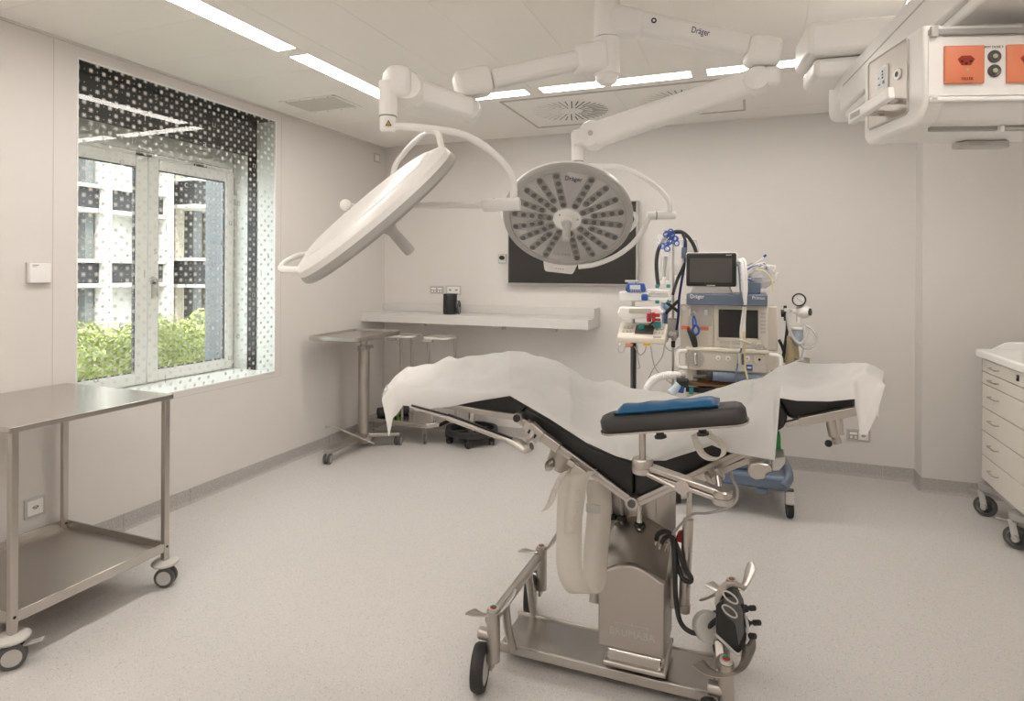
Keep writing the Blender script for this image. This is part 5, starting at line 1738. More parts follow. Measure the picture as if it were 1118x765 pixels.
# lettering read from the front
nrm = M2.to_3x3() @ V((0, 0, -1))
upv = M2.to_3x3() @ V((0, sgn, 0))
rtv = upv.cross(nrm)
arm_label('Dräger', 0.034, M2 @ V((0, 0.232 * sgn, -0.0290)), rtv, upv, NAVY, rl_, 'lettering', 0.8)
arm_label('Polaris 600', 0.024, M2 @ V((0, -0.225 * sgn, -0.0290)), rtv, upv, PRINTG, rl_, 'small_lettering', 0.8)

# ------------------------------------------------------------------ ceiling supply pendant, right
RV = V((math.cos(R(21.355)), math.sin(R(21.355)), 0))
FV = V((-math.sin(R(21.355)), math.cos(R(21.355)), 0))
pq = V((0.372, 1.681, 1.986))
pyaw = R(21.355 - 4.2)
px_, py_ = V((math.cos(pyaw), math.sin(pyaw), 0)), V((-math.sin(pyaw), math.cos(pyaw), 0))
Pm = Matrix((px_, py_, V((0, 0, 1)))).transposed().to_4x4()
Pm.translation = (pq.x, pq.y, 0)
pt = thing('ceiling_pendant', 'white ceiling-hung supply pendant with orange power sockets, cut by the right edge', 'pendant', (pq.x, pq.y, 2.0), 0)
PZ0, PZ1 = 1.853, 2.082
PW, PD_ = 0.72, 0.285
zf0, zf1 = 1.893, 2.075
def pend_prof(inset=0.0):
    i = inset
    return [(0.0 + i, 1.895), (0.0 + i, PZ1 - 0.012), (0.010, PZ1 - i), (PD_ - 0.012, PZ1 - i), (PD_ - i, PZ1 - 0.014), (PD_ - i, PZ0 + 0.03), (PD_ - 0.02, PZ0 + i), (0.048, PZ0 + i), (0.03, PZ0 + 0.008 + i)]
# main body, end cap
obj('body', MB().prism(pend_prof(0.004), 0.03, PW, 'x', Pm), WHITE, pt, bevel=0.004)
cap = [(0.0, 1.895), (0.0, PZ1 - 0.014), (0.010, PZ1), (PD_ - 0.014, PZ1), (PD_, PZ1 - 0.014), (PD_, PZ0 + 0.02), (PD_ - 0.02, PZ0), (0.048, PZ0), (0.028, PZ0 + 0.007)]
ec = obj('end_cap', MB().prism(cap, -0.004, 0.045, 'x', Pm), WHITE, pt, bevel=0.012, bseg=3)
ip = [(0.066, 1.896), (0.064, 2.066), (0.070, 2.072), (0.246, 2.072), (0.252, 2.066), (0.252, 1.898), (0.246, 1.892), (0.072, 1.890)]
ep = obj('end_panel', MB().prism(ip, -0.007, -0.003, 'x', Pm), STEELD, pt)
fo_ = obj('end_panel_groove', MB().tube([Pm @ V((-0.006, a_, b_)) for a_, b_ in ip + ip[:1]], 0.003, 6, smooth=False, closed=False), LGREY, ep)
ctl = obj('control_unit', MB().box((-0.011, 0.150, 1.960), (-0.006, 0.205, 2.040), Pm), WHITE, ep, bevel=0.004)
obj('control_display', MB().box((-0.0125, 0.158, 1.985), (-0.0108, 0.197, 2.033), Pm), LCDB, ep)
dg_ = MB()
for a_, b_ in ((0.165, 2.022), (0.165, 2.014), (0.165, 2.006)):
    dg_.box((-0.0132, a_, b_), (-0.0122, a_ + 0.007, b_ + 0.005), Pm)
dg_.box((-0.0132, 0.185, 2.010), (-0.0122, 0.190, 2.014), Pm).box((-0.0132, 0.160, 1.992), (-0.0122, 0.168, 2.000), Pm).box((-0.0132, 0.180, 1.992), (-0.0122, 0.190, 1.996), Pm)
obj('display_digits', dg_, DGREY, ep)
obj('control_key', MB().box((-0.0132, 0.160, 1.966), (-0.0108, 0.196, 1.982), Pm), WHITE2, ep)
obj('end_socket', MB().cyl(Pm @ V((-0.004, 0.105, 1.997)), Pm @ V((-0.011, 0.105, 1.997)), 0.014, seg=20), WHITE, ep)
obj('end_socket_hole', MB().cyl(Pm @ V((-0.010, 0.105, 1.997)), Pm @ V((-0.0118, 0.105, 1.997)), 0.007, seg=16), BLACK, ep)
hb_ = obj('grip_bar', MB().beam(Pm @ V((-0.085, 0.005, 1.900)) if False else Pm @ V((-0.062, 0.030, 1.930)), Pm @ V((-0.062, 0.232, 1.916)), 0.018, 0.030), WHITE, pt, bevel=0.004)
obj('grip_print', MB().box((-0.072, 0.165, 1.912), (-0.0708, 0.215, 1.926), Pm), GREYP, hb_)
for y_, z_ in ((0.090, 1.926), (0.175, 1.918)):
    obj('grip_stud', MB().cyl(Pm @ V((-0.004, y_, z_)), Pm @ V((-0.06, y_, z_)), 0.0075, seg=12), CHROME, hb_)
# front: channel rails, panel, sockets
obj('front_panel', MB().box((0.004, -0.002, 1.912), (PW, 0.003, 2.047), Pm), WHITE, pt)
obj('top_rail', MB().box((0.004, -0.006, 2.052), (PW, 0.004, 2.066), Pm), GREYP, pt, bevel=0.002)
obj('rail_stop', MB().box((0.006, -0.010, 2.046), (0.022, 0.0, 2.072), Pm), LGREY, pt, bevel=0.002)
obj('bottom_lip', MB().box((0.004, -0.010, 1.897), (PW, 0.002, 1.908), Pm), WHITE, pt, bevel=0.003)
obj('rail_stop', MB().box((0.006, -0.012, 1.902), (0.020, -0.002, 1.913), Pm), WHITE, pt, bevel=0.003)
obj('underside_rail', MB().box((0.05, 0.07, PZ0 - 0.006), (PW, 0.082, PZ0 + 0.006), Pm), GREYP, pt, bevel=0.002)
obj('underside_clip', MB().box((0.205, 0.060, PZ0 - 0.012), (0.215, 0.085, PZ0 + 0.012), Pm), WHITE, pt, bevel=0.002)
obj('underside_rail', MB().box((0.215, 0.062, PZ0 - 0.006), (PW, 0.080, PZ0 + 0.002), Pm), LGREY, pt, bevel=0.002)
lmp = [(0.235, 0.225), (0.335, 0.225), (0.35, 0.24), (0.35, 0.27), (0.22, 0.27), (0.22, 0.24)]
obj('underside_lamp', MB().prism(lmp, PZ0 - 0.014, PZ0 + 0.002, 'z', Pm), LGREY, pt, bevel=0.003)


def orange_socket(cx, cz):
    s = 0.0435
    b = obj('power_socket', loft(MB(), [[(cx - s, -0.002, cz - s), (cx + s, -0.002, cz - s), (cx + s, -0.002, cz + s), (cx - s, -0.002, cz + s)], [(cx - s, -0.008, cz - s), (cx + s, -0.008, cz - s), (cx + s, -0.008, cz + s), (cx - s, -0.008, cz + s)],
                                            [(cx - s + 0.011, -0.013, cz - s + 0.013), (cx + s - 0.011, -0.013, cz - s + 0.013), (cx + s - 0.011, -0.013, cz + s - 0.009), (cx - s + 0.011, -0.013, cz + s - 0.009)]], Pm), ORANGE, pt, bevel=0.0015)
    hx_ = [(-0.019, 0.006), (-0.010, 0.014), (0.010, 0.014), (0.019, 0.006), (0.010, -0.008), (-0.010, -0.008)]
    obj('socket_recess', MB().prism([(cx + a_, cz + 0.004 + c_) for a_, c_ in hx_], -0.0132, -0.0128, 'y', Pm), ORANGED, b)
    pn = MB()
    for a_, c_ in ((-0.0095, 0.005), (0.0095, 0.005), (0, 0.0)):
        pn.cyl(Pm @ V((cx + a_, -0.0131, cz + c_)), Pm @ V((cx + a_, -0.0140, cz + c_)), 0.003, seg=8)
    obj('pin_hole', pn, BLACK, b)
    obj('signal_lamp', MB().cyl(Pm @ V((cx + 0.003, -0.0128, cz - 0.014)), Pm @ V((cx + 0.003, -0.0142, cz - 0.014)), 0.0028, seg=10), LCD, b)
    text('socket_lettering', 'FELLER', 0.0085, frame_of(Pm @ V((cx + 0.003, -0.0122, cz - 0.0345)), px_, (0, 0, 1)), ORANGED, b)


orange_socket(0.080, 1.982)
orange_socket(0.216, 1.982)
orange_socket(0.352, 1.982)
for cz in (2.000, 1.967):
    for cx in (0.1475, 0.2845):
        e_ = obj('earth_stud', MB().lathe([(0.0, 0.003), (0.007, 0.003), (0.0075, 0.0015), (0.0125, 0.004), (0.0145, 0.002), (0.0145, -0.002)], Matrix.Translation(Pm @ V((cx, -0.003, cz))) @ (px_.cross(V((0, 0, 1)))).to_track_quat('Z', 'Y').to_matrix().to_4x4(), 20), DGREY, pt)
        obj('stud_pin', MB().cyl(Pm @ V((cx, -0.003, cz)), Pm @ V((cx, -0.008, cz)), 0.0052, seg=14), LCD, e_)
text('panel_lettering', 'POT DOSE 9', 0.0075, frame_of(Pm @ V((0.147, -0.0026, 2.022)), px_, (0, 0, 1)), PRINTG, pt)
# carrying column, arm and ceiling joint
obj('head_column', MB().box((0.165, 0.09, PZ1 - 0.002), (0.42, 0.25, 2.14), Pm), WHITE, pt, bevel=0.02, bseg=3)
ayaw = R(21.355 - 13.9)
fd = V((-math.sin(ayaw), math.cos(ayaw), 0))
sdr = V((fd.y, -fd.x, 0))
far_tl = V((0.317, 2.754, 2.223))
zb2, zt2 = (0.317, 2.755, 2.139)[2], (0.316, 2.754, 2.281)[2]
AW = 0.24
a0_ = far_tl + sdr * AW / 2
a0_.z = (zb2 + zt2) / 2
a1_ = a0_ - fd * 1.15
pa = obj('carrier_arm', MB().beam(a1_, a0_, AW, zt2 - zb2), WHITE, pt, bevel=0.006)
q0, q1 = a0_ - sdr * (AW / 2 + 0.0006) + V((0, 0, 0.022)), a1_ - sdr * (AW / 2 + 0.0006) + V((0, 0, 0.022))
obj('arm_groove', MB().beam(q1, q0 - fd * 0.05, 0.002, 0.004), LGREY, pa)
obj('arm_underside', MB().beam(a1_ - V((0, 0, (zt2 - zb2) / 2 + 0.012)), a0_ - V((0, 0, (zt2 - zb2) / 2 + 0.012)) - fd * 0.02, AW - 0.03, 0.03), WHITE, pa, bevel=0.008)
ce = V((a0_.x, a0_.y, 2.250))
obj('arm_end_cap', MB().beam(ce - fd * 0.05, ce + fd * 0.29, AW + 0.012, 0.150, AW - 0.05, 0.185), WHITE, pt, bevel=0.035, bseg=4)
jm_ = Matrix((sdr, fd, V((0, 0, 1)))).transposed().to_4x4()
jm_.translation = (a0_.x, a0_.y, 0)
obj('lower_joint', MB().box((-0.225, -0.06, 2.27), (0.10, 0.16, 2.345), jm_), WHITE, pt, bevel=0.02, bseg=3)
obj('upper_joint', MB().box((-0.255, -0.10, 2.347), (0.14, 0.17, 2.476), jm_), WHITE, pt, bevel=0.022, bseg=3)
obj('ceiling_arm', MB().box((0.10, -0.09, 2.355), (1.05, 0.15, 2.465), jm_), WHITE, pt, bevel=0.01)
obj('ceiling_flange', MB().box((0.80, -0.09, 2.46), (1.05, 0.15, HC), jm_), WHITE, pt, bevel=0.01)

# ------------------------------------------------------------------ anaesthesia machine
AYF = 4.20
am = thing('anaesthesia_machine', 'cream and slate blue anaesthesia workstation on a wheeled base behind the operating table', 'medical machine', (-0.15, 4.4, 0))
bxp = lambda a, b: MB().box(a, b)
zA = lambda v: None
obj('cabinet', bxp((-0.400, AYF, 0.92), (0.080, 4.62, 1.298)), CREAM, am, bevel=0.006)
obj('side_cabinet', bxp((0.080, 4.30, 0.62), (0.150, 4.66, 0.995)), CREAM, am, bevel=0.006) if False else obj('rear_cabinet', bxp((-0.43, 4.34, 0.25), (0.155, 4.68, 0.996)), CREAM, am, bevel=0.008)
obj('rear_upper', bxp((-0.42, 4.34, 0.996), (0.150, 4.66, 1.285)), CREAM, am, bevel=0.008)
tp_ = obj('top_shelf', bxp((-0.402, 4.13, 1.294), (0.084, 4.66, 1.366)), STEELBLUE, am, bevel=0.006)
obj('shelf_groove', bxp((-0.403, 4.1285, 1.327), (0.085, 4.1305, 1.330)), BLUEGREY, tp_)
text('lettering', 'Dräger', 0.036, frame_of((-0.335, 4.1285, 1.348), (1, 0, 0), (0, 0, 1)), WHITE, tp_, squeeze=0.85)
text('lettering', 'Primus', 0.027, frame_of((0.032, 4.1285, 1.346), (1, 0, 0), (0, 0, 1)), WHITE, tp_, squeeze=1.0)
dp = obj('control_panel', MB().prism(pxz((-0.235, 4.2, 1.298), (0.089, 4.2, 1.3), (0.09, 4.2, 1.023), (-0.234, 4.2, 1.007)), AYF - 0.012, AYF + 0.01), CREAM, am, bevel=0.004)
obj('panel_bezel', MB().prism(pxz((-0.217, 4.19, 1.275), (0.035, 4.19, 1.281), (0.036, 4.19, 1.079), (-0.216, 4.19, 1.068)), AYF - 0.016, AYF), CREAM, dp, bevel=0.003)
obj('control_screen', MB().prism(pxz((-0.206, 4.18, 1.267), (0.03, 4.18, 1.267), (0.031, 4.18, 1.089), (-0.205, 4.18, 1.087)), AYF - 0.020, AYF), SCREEN, dp, bevel=0.002)
kk = MB()
for r_ in range(6):
    kk.prism(pxz((0.046, 4.18, 1.253), (0.075, 4.18, 1.254), (0.075, 4.18, 1.239), (0.046, 4.18, 1.238)), AYF - 0.016, AYF, M=Matrix.Translation((0, 0, -0.0235 * r_)))
obj('soft_keys', kk, LGREY, dp)
kk = MB()
for x0, x1 in ((785, 798), (799.5, 811), (812.5, 825)):
    for v0, v1 in ((371, 374), (376, 379)):
        pass
for k, (u0, u1) in enumerate(((0.0, 0.065), (0.072, 0.135), (0.142, 0.20))):
    for r_ in range(2):
        x0 = (-0.199, 4.18, 1.064)[0] + u0
        z0 = (-0.199, 4.18, 1.052)[2] - 0.03 * r_
        kk.box((x0, AYF - 0.015, z0 - 0.01), (x0 + u1 - u0, AYF, z0 + 0.009))
obj('hard_keys', kk, LGREY, dp)
p = V((0.042, 4.18, 1.034))
obj('rotary_knob', MB().cyl((p.x, AYF - 0.045, p.z), (p.x, AYF, p.z), 0.024, seg=24), GREYP, dp, bevel=0.004)
lp_ = obj('gas_panel', MB().prism(pxz((-0.447, 4.22, 1.292), (-0.242, 4.22, 1.297), (-0.24, 4.22, 1.004), (-0.446, 4.22, 0.994)), AYF - 0.004, AYF + 0.02), CREAM, am, bevel=0.003)
obj('gas_recess', MB().prism(pxz((-0.394, 4.19, 1.282), (-0.248, 4.19, 1.286), (-0.248, 4.19, 1.156), (-0.394, 4.19, 1.15)), AYF - 0.007, AYF), LGREY, lp_, bevel=0.002)
p = V((-0.426, 4.19, 1.27))
obj('round_badge', MB().cyl((p.x, AYF - 0.008, p.z), (p.x, AYF, p.z), 0.016, seg=20), WHITE, lp_)
for u0, v0, u1, v1, m_, nm in ((744, 355.5, 753, 359.5, ORANGE, 'orange_strip'), (764, 356.5, 774, 360.5, ORANGE, 'orange_strip'), (769.5, 338, 773, 344, WHITE, 'white_plate'), (752.5, 337, 755.5, 345, WHITE, 'white_plate')):
    a_, b_ = V((-7.605, 4.19, 4.416)), None
for nm, m_, q0, q1 in (('orange_strip', ORANGE, (-0.44, 4.19, 1.152), (-0.388, 4.19, 1.129)), ('orange_strip', ORANGE, (-0.325, 4.19, 1.15), (-0.267, 4.19, 1.128)), ('white_plate', WHITE, (-0.294, 4.19, 1.261), (-0.274, 4.19, 1.226)), ('white_plate', WHITE, (-0.391, 4.19, 1.265), (-0.374, 4.19, 1.217)), ('side_drawer', CREAM, (-0.319, 4.19, 1.081), (-0.273, 4.19, 1.054))):
    obj(nm, MB().box((q0[0], AYF - 0.012, q0[2]), (q1[0], AYF, q1[2])), m_, lp_, bevel=0.001)
# lower front drawer block with knobs and handles
fz1, fz0 = (-0.175, 4.14, 1.005)[2], (-0.174, 4.14, 0.871)[2]
fd_ = obj('front_block', bxp((-0.395, 4.14, fz0), (0.083, 4.40, fz1)), CREAM, am, bevel=0.012)
obj('front_ledge', bxp((-0.405, 4.125, fz1 - 0.004), (0.09, 4.30, fz1 + 0.014)), CREAM, am, bevel=0.004)
p = V((-0.342, 4.14, 0.943))
obj('lever_recess', MB().cyl((p.x, 4.139, p.z), (p.x, 4.142, p.z), 0.055, seg=28), LGREY, fd_)
obj('chrome_lever', MB().beam((p.x - 0.002, 4.125, p.z + 0.04), (p.x + 0.004, 4.11, p.z - 0.035), 0.022, 0.016), CHROME, fd_, bevel=0.006)
for q in ((-0.204, 4.13, 0.958), (-0.145, 4.13, 0.959), (-0.033, 4.13, 0.965)):
    kb = obj('flow_knob', MB().cyl(q, (q[0], q[1] + 0.02, q[2]), 0.017, seg=20), WHITE, fd_, bevel=0.003)
    obj('knob_mark', MB().cyl((q[0], q[1] - 0.001, q[2]), (q[0], q[1] + 0.002, q[2]), 0.006, seg=12), GREYP, kb)
q = V((0.039, 4.135, 0.962))
obj('port_recess', MB().cyl(q, q + V((0, 0.01, 0)), 0.034, seg=24), CREAM, fd_, bevel=0.003)
obj('port_hole', MB().cyl(q - V((0, 0.002, 0)), q, 0.008, seg=14), BLACK, fd_)
q0, q1 = (-0.038, 4.13, 0.927), (-0.001, 4.13, 0.889)
lb = obj('blue_label', MB().box((q0[0], 4.137, q0[2]), (q1[0], 4.141, q1[2])), BLUE, fd_)
obj('label_print', MB().box((q0[0] + 0.006, 4.1362, q0[2] - 0.012), (q1[0] - 0.006, 4.138, q0[2] - 0.024)), WHITE, lb)
for pts in ([(-0.399, 4.13, 0.995), (-0.437, 4.11, 0.995), (-0.453, 4.1, 0.978), (-0.453, 4.1, 0.907), (-0.437, 4.11, 0.889), (-0.398, 4.13, 0.885)], [(0.099, 4.13, 0.998), (0.14, 4.11, 0.997), (0.16, 4.1, 0.982), (0.158, 4.1, 0.921), (0.14, 4.11, 0.896), (0.105, 4.13, 0.885)]):
    obj('grab_handle', MB().tube(pts, 0.012, 10), WHITE, am)
obj('column_left', bxp((-0.41, 4.22, 0.24), (-0.34, 4.40, fz0)), CREAM, am, bevel=0.006)
obj('work_tray', bxp((-0.40, 4.12, 0.775), (0.09, 4.45, 0.790)), BROWN, am, bevel=0.003)
obj('tray_front', bxp((-0.40, 4.10, 0.735), (0.06, 4.125, 0.768)), BLACK, am, bevel=0.004)
obj('base_cabinet', bxp((-0.36, 4.24, 0.23), (0.07, 4.60, 0.735)), LGREY, am, bevel=0.006)
cy_ = MB().cyl((-0.238, 4.1, 0.847), (0.145, 4.1, 0.841), 0.030, seg=24)
cn = obj('breathing_cylinder', cy_, STEELBLUE, am, bevel=0.004)
obj('cylinder_cap', MB().cyl((-0.272, 4.1, 0.848), (-0.233, 4.1, 0.847), 0.032, seg=24), BLACK, cn, bevel=0.006)
obj('cylinder_rod', MB().cyl((-0.356, 4.1, 0.833), (-0.272, 4.1, 0.845), 0.010, seg=12), DGREY, cn)
# blue-grey base with bumper
bz0, bz1 = 0.175, 0.262
base_poly = [(-0.47, 4.10), (0.18, 4.08), (0.215, 4.10), (0.205, 4.72), (-0.47, 4.72)]
obj('base', MB().prism(base_poly, bz0, bz1, 'z'), STEELBLUE, am, bevel=0.02, bseg=3)
obj('base_upper', MB().prism([(-0.42, 4.15), (0.10, 4.14), (0.11, 4.68), (-0.42, 4.68)], bz1, bz1 + 0.05, 'z'), STEELBLUE, am, bevel=0.015, bseg=3)
obj('bumper', MB().tube([(0.097, 4.65, 0.27), (0.143, 4.62, 0.277), (0.179, 4.5, 0.276), (0.206, 4.25, 0.273), (0.21, 4.12, 0.262), (0.204, 4.09, 0.248), (0.18, 4.075, 0.215)], 0.026, 12), BLUEGREY, am)
obj('base_lug', bxp((0.03, 4.10, 0.14), (0.09, 4.14, bz0)), STEELBLUE, am, bevel=0.006)
for p, a_ in (((0.215, 4.15), 8), ((-0.45, 4.15), 8), ((0.17, 4.66), 8), ((-0.45, 4.66), 8)):
    cc = caster(am, (*p, 0), 0.056, R(a_), DGREY, RUBBER, False, 0.042, htop=0.175)
    obj('caster_hood', MB().beam((p[0], p[1] - 0.02, 0.165), (p[0], p[1] - 0.05, 0.095), 0.052, 0.05, 0.050, 0.03, up=(0, 1, 0.3)), LGREY, cc, bevel=0.008)

# patient monitor on top
pm = thing('patient_monitor', 'black-framed patient monitor standing on the slate blue shelf of the anaesthesia machine', 'monitor', (-0.30, 4.22, 1.366))
q0, q1 = V((-0.41, 4.16, 1.633)), V((-0.095, 4.16, 1.41))
obj('back_shell', MB().box((q0.x, 4.165, q1.z), (q1.x, 4.27, q0.z)), WHITE2, pm, bevel=0.012)
bz = obj('bezel', MB().box((q0.x + 0.004, 4.150, q1.z + 0.004), (q1.x - 0.004, 4.172, q0.z - 0.004)), BLACK, pm, bevel=0.01)
s0, s1 = V((-0.383, 4.148, 1.595)), V((-0.125, 4.148, 1.439))
obj('display', MB().box((s0.x, 4.147, s1.z), (s1.x, 4.152, s0.z)), SCREENG, pm)
obj('badge', MB().box(((-0.277, 4.148, 1.423)[0], 4.1485, (-0.277, 4.148, 1.42)[2] - 0.004), ((-0.227, 4.148, 1.423)[0], 4.1505, (-0.277, 4.148, 1.42)[2] + 0.003)), LGREY, bz)
obj('badge', MB().box(((-0.161, 4.148, 1.614)[0], 4.1485, (-0.161, 4.148, 1.614)[2] - 0.003), ((-0.128, 4.148, 1.613)[0], 4.1505, (-0.161, 4.148, 1.614)[2] + 0.003)), GREYP, bz)
obj('foot', MB().prism([(q0.x + 0.03, 1.367), (q1.x - 0.02, 1.367), (q1.x - 0.05, q1.z + 0.01), (q0.x + 0.05, q1.z + 0.01)], 4.16, 4.26), LGREY, pm, bevel=0.006)

# white tube bundle hanging over the machine's front
tbn = thing('breathing_hoses', 'white and blue bundle of lines hanging down the front of the anaesthesia machine', 'hoses', (0.0, 4.1, 1.0))
for k, (m_, pts) in enumerate((
        (WHITE, [(-0.102, 4.2, 1.553), (-0.079, 4.12, 1.581), (-0.062, 4.1, 1.546), (-0.056, 4.09, 1.432), (-0.05, 4.09, 1.302), (-0.06, 4.09, 1.205), (-0.06, 4.09, 1.079), (-0.07, 4.09, 0.988)]),
        (WHITE, [(-0.091, 4.22, 1.559), (-0.063, 4.14, 1.587), (-0.046, 4.11, 1.552), (-0.04, 4.095, 1.421), (-0.045, 4.095, 1.301), (-0.05, 4.095, 1.205), (-0.052, 4.1, 1.09), (-0.065, 4.1, 0.998)]),
        (STEELBLUE, [(-0.107, 4.2, 1.535), (-0.089, 4.11, 1.558), (-0.08, 4.09, 1.489), (-0.072, 4.085, 1.387), (-0.055, 4.085, 1.296)]),
        (WHITE2, [(-0.05, 4.08, 1.308), (-0.06, 4.08, 1.234), (-0.071, 4.08, 1.137), (-0.065, 4.08, 1.046)]),
        (PALEY, [(-0.049, 4.08, 1.138), (-0.049, 4.08, 1.007), (-0.043, 4.08, 0.922), (-0.029, 4.07, 0.846)]),
        (STEELBLUE, [(-0.065, 4.08, 1.035), (-0.083, 4.08, 0.96), (-0.096, 4.07, 0.875), (-0.101, 4.07, 0.818)]))):
    obj('line', MB().tube(pts, 0.0095 if k < 2 else 0.006, 8), m_, tbn)
obj('clip', MB().cbox((-0.05, 4.085, 1.299), (0.035, 0.035, 0.008)), DGREY, tbn)
obj('connector', MB().cyl((-0.081, 4.07, 1.086), (-0.012, 4.07, 1.067), 0.007, seg=10).cyl((-0.07, 4.07, 1.002), (-0.075, 4.07, 0.939), 0.010, seg=10), LGREY, tbn)
obj('connector', MB().cyl((-0.059, 4.065, 1.003), (-0.056, 4.065, 0.935), 0.007, seg=10), DGREY, tbn)

# cables and clear bag in a box on the right of the monitor
bk_ = thing('cable_box', 'small slate box heaped with pale cables and a clear bag beside the monitor', 'box', (0.03, 4.4, 1.366))
q0, q1 = V((-0.031, 4.35, 1.44)), V((0.047, 4.35, 1.387))
obj('box', MB().box((q0.x, 4.33, 1.367), (q1.x, 4.50, q0.z)), STEELBLUE, bk_, bevel=0.004)
rnd = random.Random(11)
for k in range(7):
    cxk, czk = 0.03 + rnd.uniform(-0.03, 0.05), 1.50 + rnd.uniform(-0.03, 0.035)
    pts = []
    for q in range(9):
        a_ = PI * (0.15 + 1.7 * q / 8) + k * 0.2
        pts.append((cxk + (0.075 + 0.01 * (k % 3)) * math.cos(a_), 4.38 + 0.02 * (k % 3), czk + 0.045 * math.sin(a_) + 0.25 * (0.075 * math.cos(a_))))
    obj('cable', MB().tube(pts, 0.0055, 7, n=5), (WHITE, WHITE2, LGREY, BLUE, WHITE, LGREY, STEELBLUE)[k], bk_)
obj('cable', MB().tube([(-0.038, 4.36, 1.537), (0.007, 4.35, 1.561), (0.046, 4.34, 1.585), (0.074, 4.34, 1.614)], 0.006, 7), WHITE2, bk_)
obj('cable_plug', MB().cyl((0.063, 4.34, 1.606), (0.079, 4.34, 1.62), 0.008, seg=10), BLUE, bk_)
obj('cable', MB().tube([(0.019, 4.35, 1.525), (0.069, 4.34, 1.513), (0.107, 4.34, 1.472), (0.118, 4.34, 1.43), (0.116, 4.34, 1.383)], 0.004, 7), PALEY, bk_)
obj('cable', MB().tube([(0.041, 4.35, 1.561), (0.085, 4.34, 1.543), (0.113, 4.34, 1.519), (0.135, 4.34, 1.496)], 0.003, 7), LGREY, bk_)
fb_ = MB()
bv = []
for i in range(7):
    for j in range(9):
        a_ = 2 * PI * j / 8
        r_ = 0.085 * math.sin(PI * (i + 0.6) / 7.2) * (1 + 0.25 * noise.noise(V((i * 1.3, j * 0.9, 2))))
        bv.append((0.055 + r_ * math.cos(a_), 4.40 + 0.7 * r_ * math.sin(a_), 1.40 + 0.14 * i / 6 + 0.01 * noise.noise(V((i, j, 0)))))
fb_.add(bv, [(i * 9 + j, i * 9 + j + 1, (i + 1) * 9 + j + 1, (i + 1) * 9 + j) for i in range(6) for j in range(8)])
obj('clear_bag', fb_, FILM, bk_, smooth=False)

# laryngoscope-like black handle and blue ring hanging on the gas panel
hd_ = thing('black_grip', 'black ribbed handle hanging on the gas panel of the anaesthesia machine', 'handle', (-0.36, 4.15, 1.1))
obj('grip', MB().tube([(-0.388, 4.16, 1.129), (-0.367, 4.15, 1.095), (-0.355, 4.15, 1.06), (-0.346, 4.15, 1.019)], (lambda t: 0.013 + 0.008 * math.sin(t * PI * 0.9)), 12), BLACK, hd_)
obj('red_tip', MB().ball((-0.388, 4.155, 1.135), 0.013), RED, hd_)
br = thing('blue_clip', 'blue plastic ring clip hanging above the black handle', 'clip', (-0.33, 4.15, 1.15))
obj('ring', MB().tube([(-0.361, 4.15, 1.143), (-0.344, 4.145, 1.162), (-0.327, 4.145, 1.144), (-0.327, 4.145, 1.115), (-0.347, 4.15, 1.099), (-0.364, 4.15, 1.119)], 0.008, 8, closed=True), BLUE, br)
obj('loop', MB().tube([(-0.361, 4.15, 1.149), (-0.362, 4.15, 1.196), (-0.356, 4.15, 1.22), (-0.344, 4.15, 1.191), (-0.339, 4.15, 1.155)], 0.005, 8), BLUE, br)
obj('hook', MB().tube([(-0.377, 4.19, 1.229), (-0.356, 4.15, 1.244), (-0.339, 4.15, 1.23)], 0.006, 8).cyl((-0.377, 4.19, 1.277), (-0.377, 4.19, 1.217), 0.006, seg=8), LGREY, br)

# suction regulator on the machine's right side
su = thing('suction_regulator', 'white suction regulator with round pressure gauge and jar right of the anaesthesia machine', 'regulator', (0.24, 4.45, 1.0))
M_ = frame_of((0.278, 4.42, 1.329), (1, 0.0, 0), (0, 0, 1))
ga = obj('gauge', MB().lathe([(0, 0), (0.040, 0.0), (0.043, 0.008), (0.043, 0.020), (0.036, 0.022), (0.034, 0.014), (0, 0.014)], M_, 32), BLACK, su)
obj('gauge_face', MB().cyl(M_ @ V((0, 0, 0.0135)), M_ @ V((0, 0, 0.016)), 0.034, seg=28), WHITE, ga)
obj('gauge_needle', MB().beam(M_ @ V((-0.014, 0.012, 0.0175)), M_ @ V((0.020, -0.016, 0.0175)), 0.003, 0.002), BLACK, ga)
obj('body', MB().ball((0.309, 4.44, 1.251), 0.045, 20).cyl((0.244, 4.44, 1.25), (0.32, 4.44, 1.252), 0.018, seg=16).cyl((0.279, 4.44, 1.299), (0.28, 4.44, 1.179), 0.016, seg=16).beam((0.195, 4.46, 1.259), (0.266, 4.44, 1.256), 0.025, 0.02), WHITE, su)
obj('control_knob', MB().cyl((0.325, 4.43, 1.249), (0.351, 4.42, 1.251), 0.024, seg=20), BLACK, su, bevel=0.004)
obj('jar_lid', MB().cyl((0.272, 4.44, 1.151), (0.272, 4.44, 1.133), 0.042, seg=24), WHITE, su, bevel=0.004)
obj('jar', MB().lathe([(0.036, 0), (0.037, -0.05), (0.030, -0.085), (0.018, -0.105), (0, -0.110)], Matrix.Translation((0.272, 4.44, 1.133)), 24), JAR, su)
for k, (m_, r_, pts) in enumerate(((TUBEM, 0.010, [(0.232, 4.42, 1.262), (0.21, 4.41, 1.232), (0.215, 4.4, 1.162), (0.242, 4.4, 1.085), (0.286, 4.4, 1.045), (0.318, 4.4, 1.088), (0.313, 4.41, 1.158)]),
                                   (TUBEM, 0.008, [(0.308, 4.42, 1.169), (0.361, 4.41, 1.136), (0.383, 4.41, 1.078), (0.351, 4.41, 1.018), (0.303, 4.41, 1.021), (0.281, 4.41, 1.05)]),
                                   (TUBEM, 0.006, [(0.309, 4.42, 1.074), (0.303, 4.41, 0.992), (0.287, 4.41, 0.943), (0.254, 4.41, 0.924)]))):
    obj('tube', MB().tube(pts, r_, 8), m_, su)
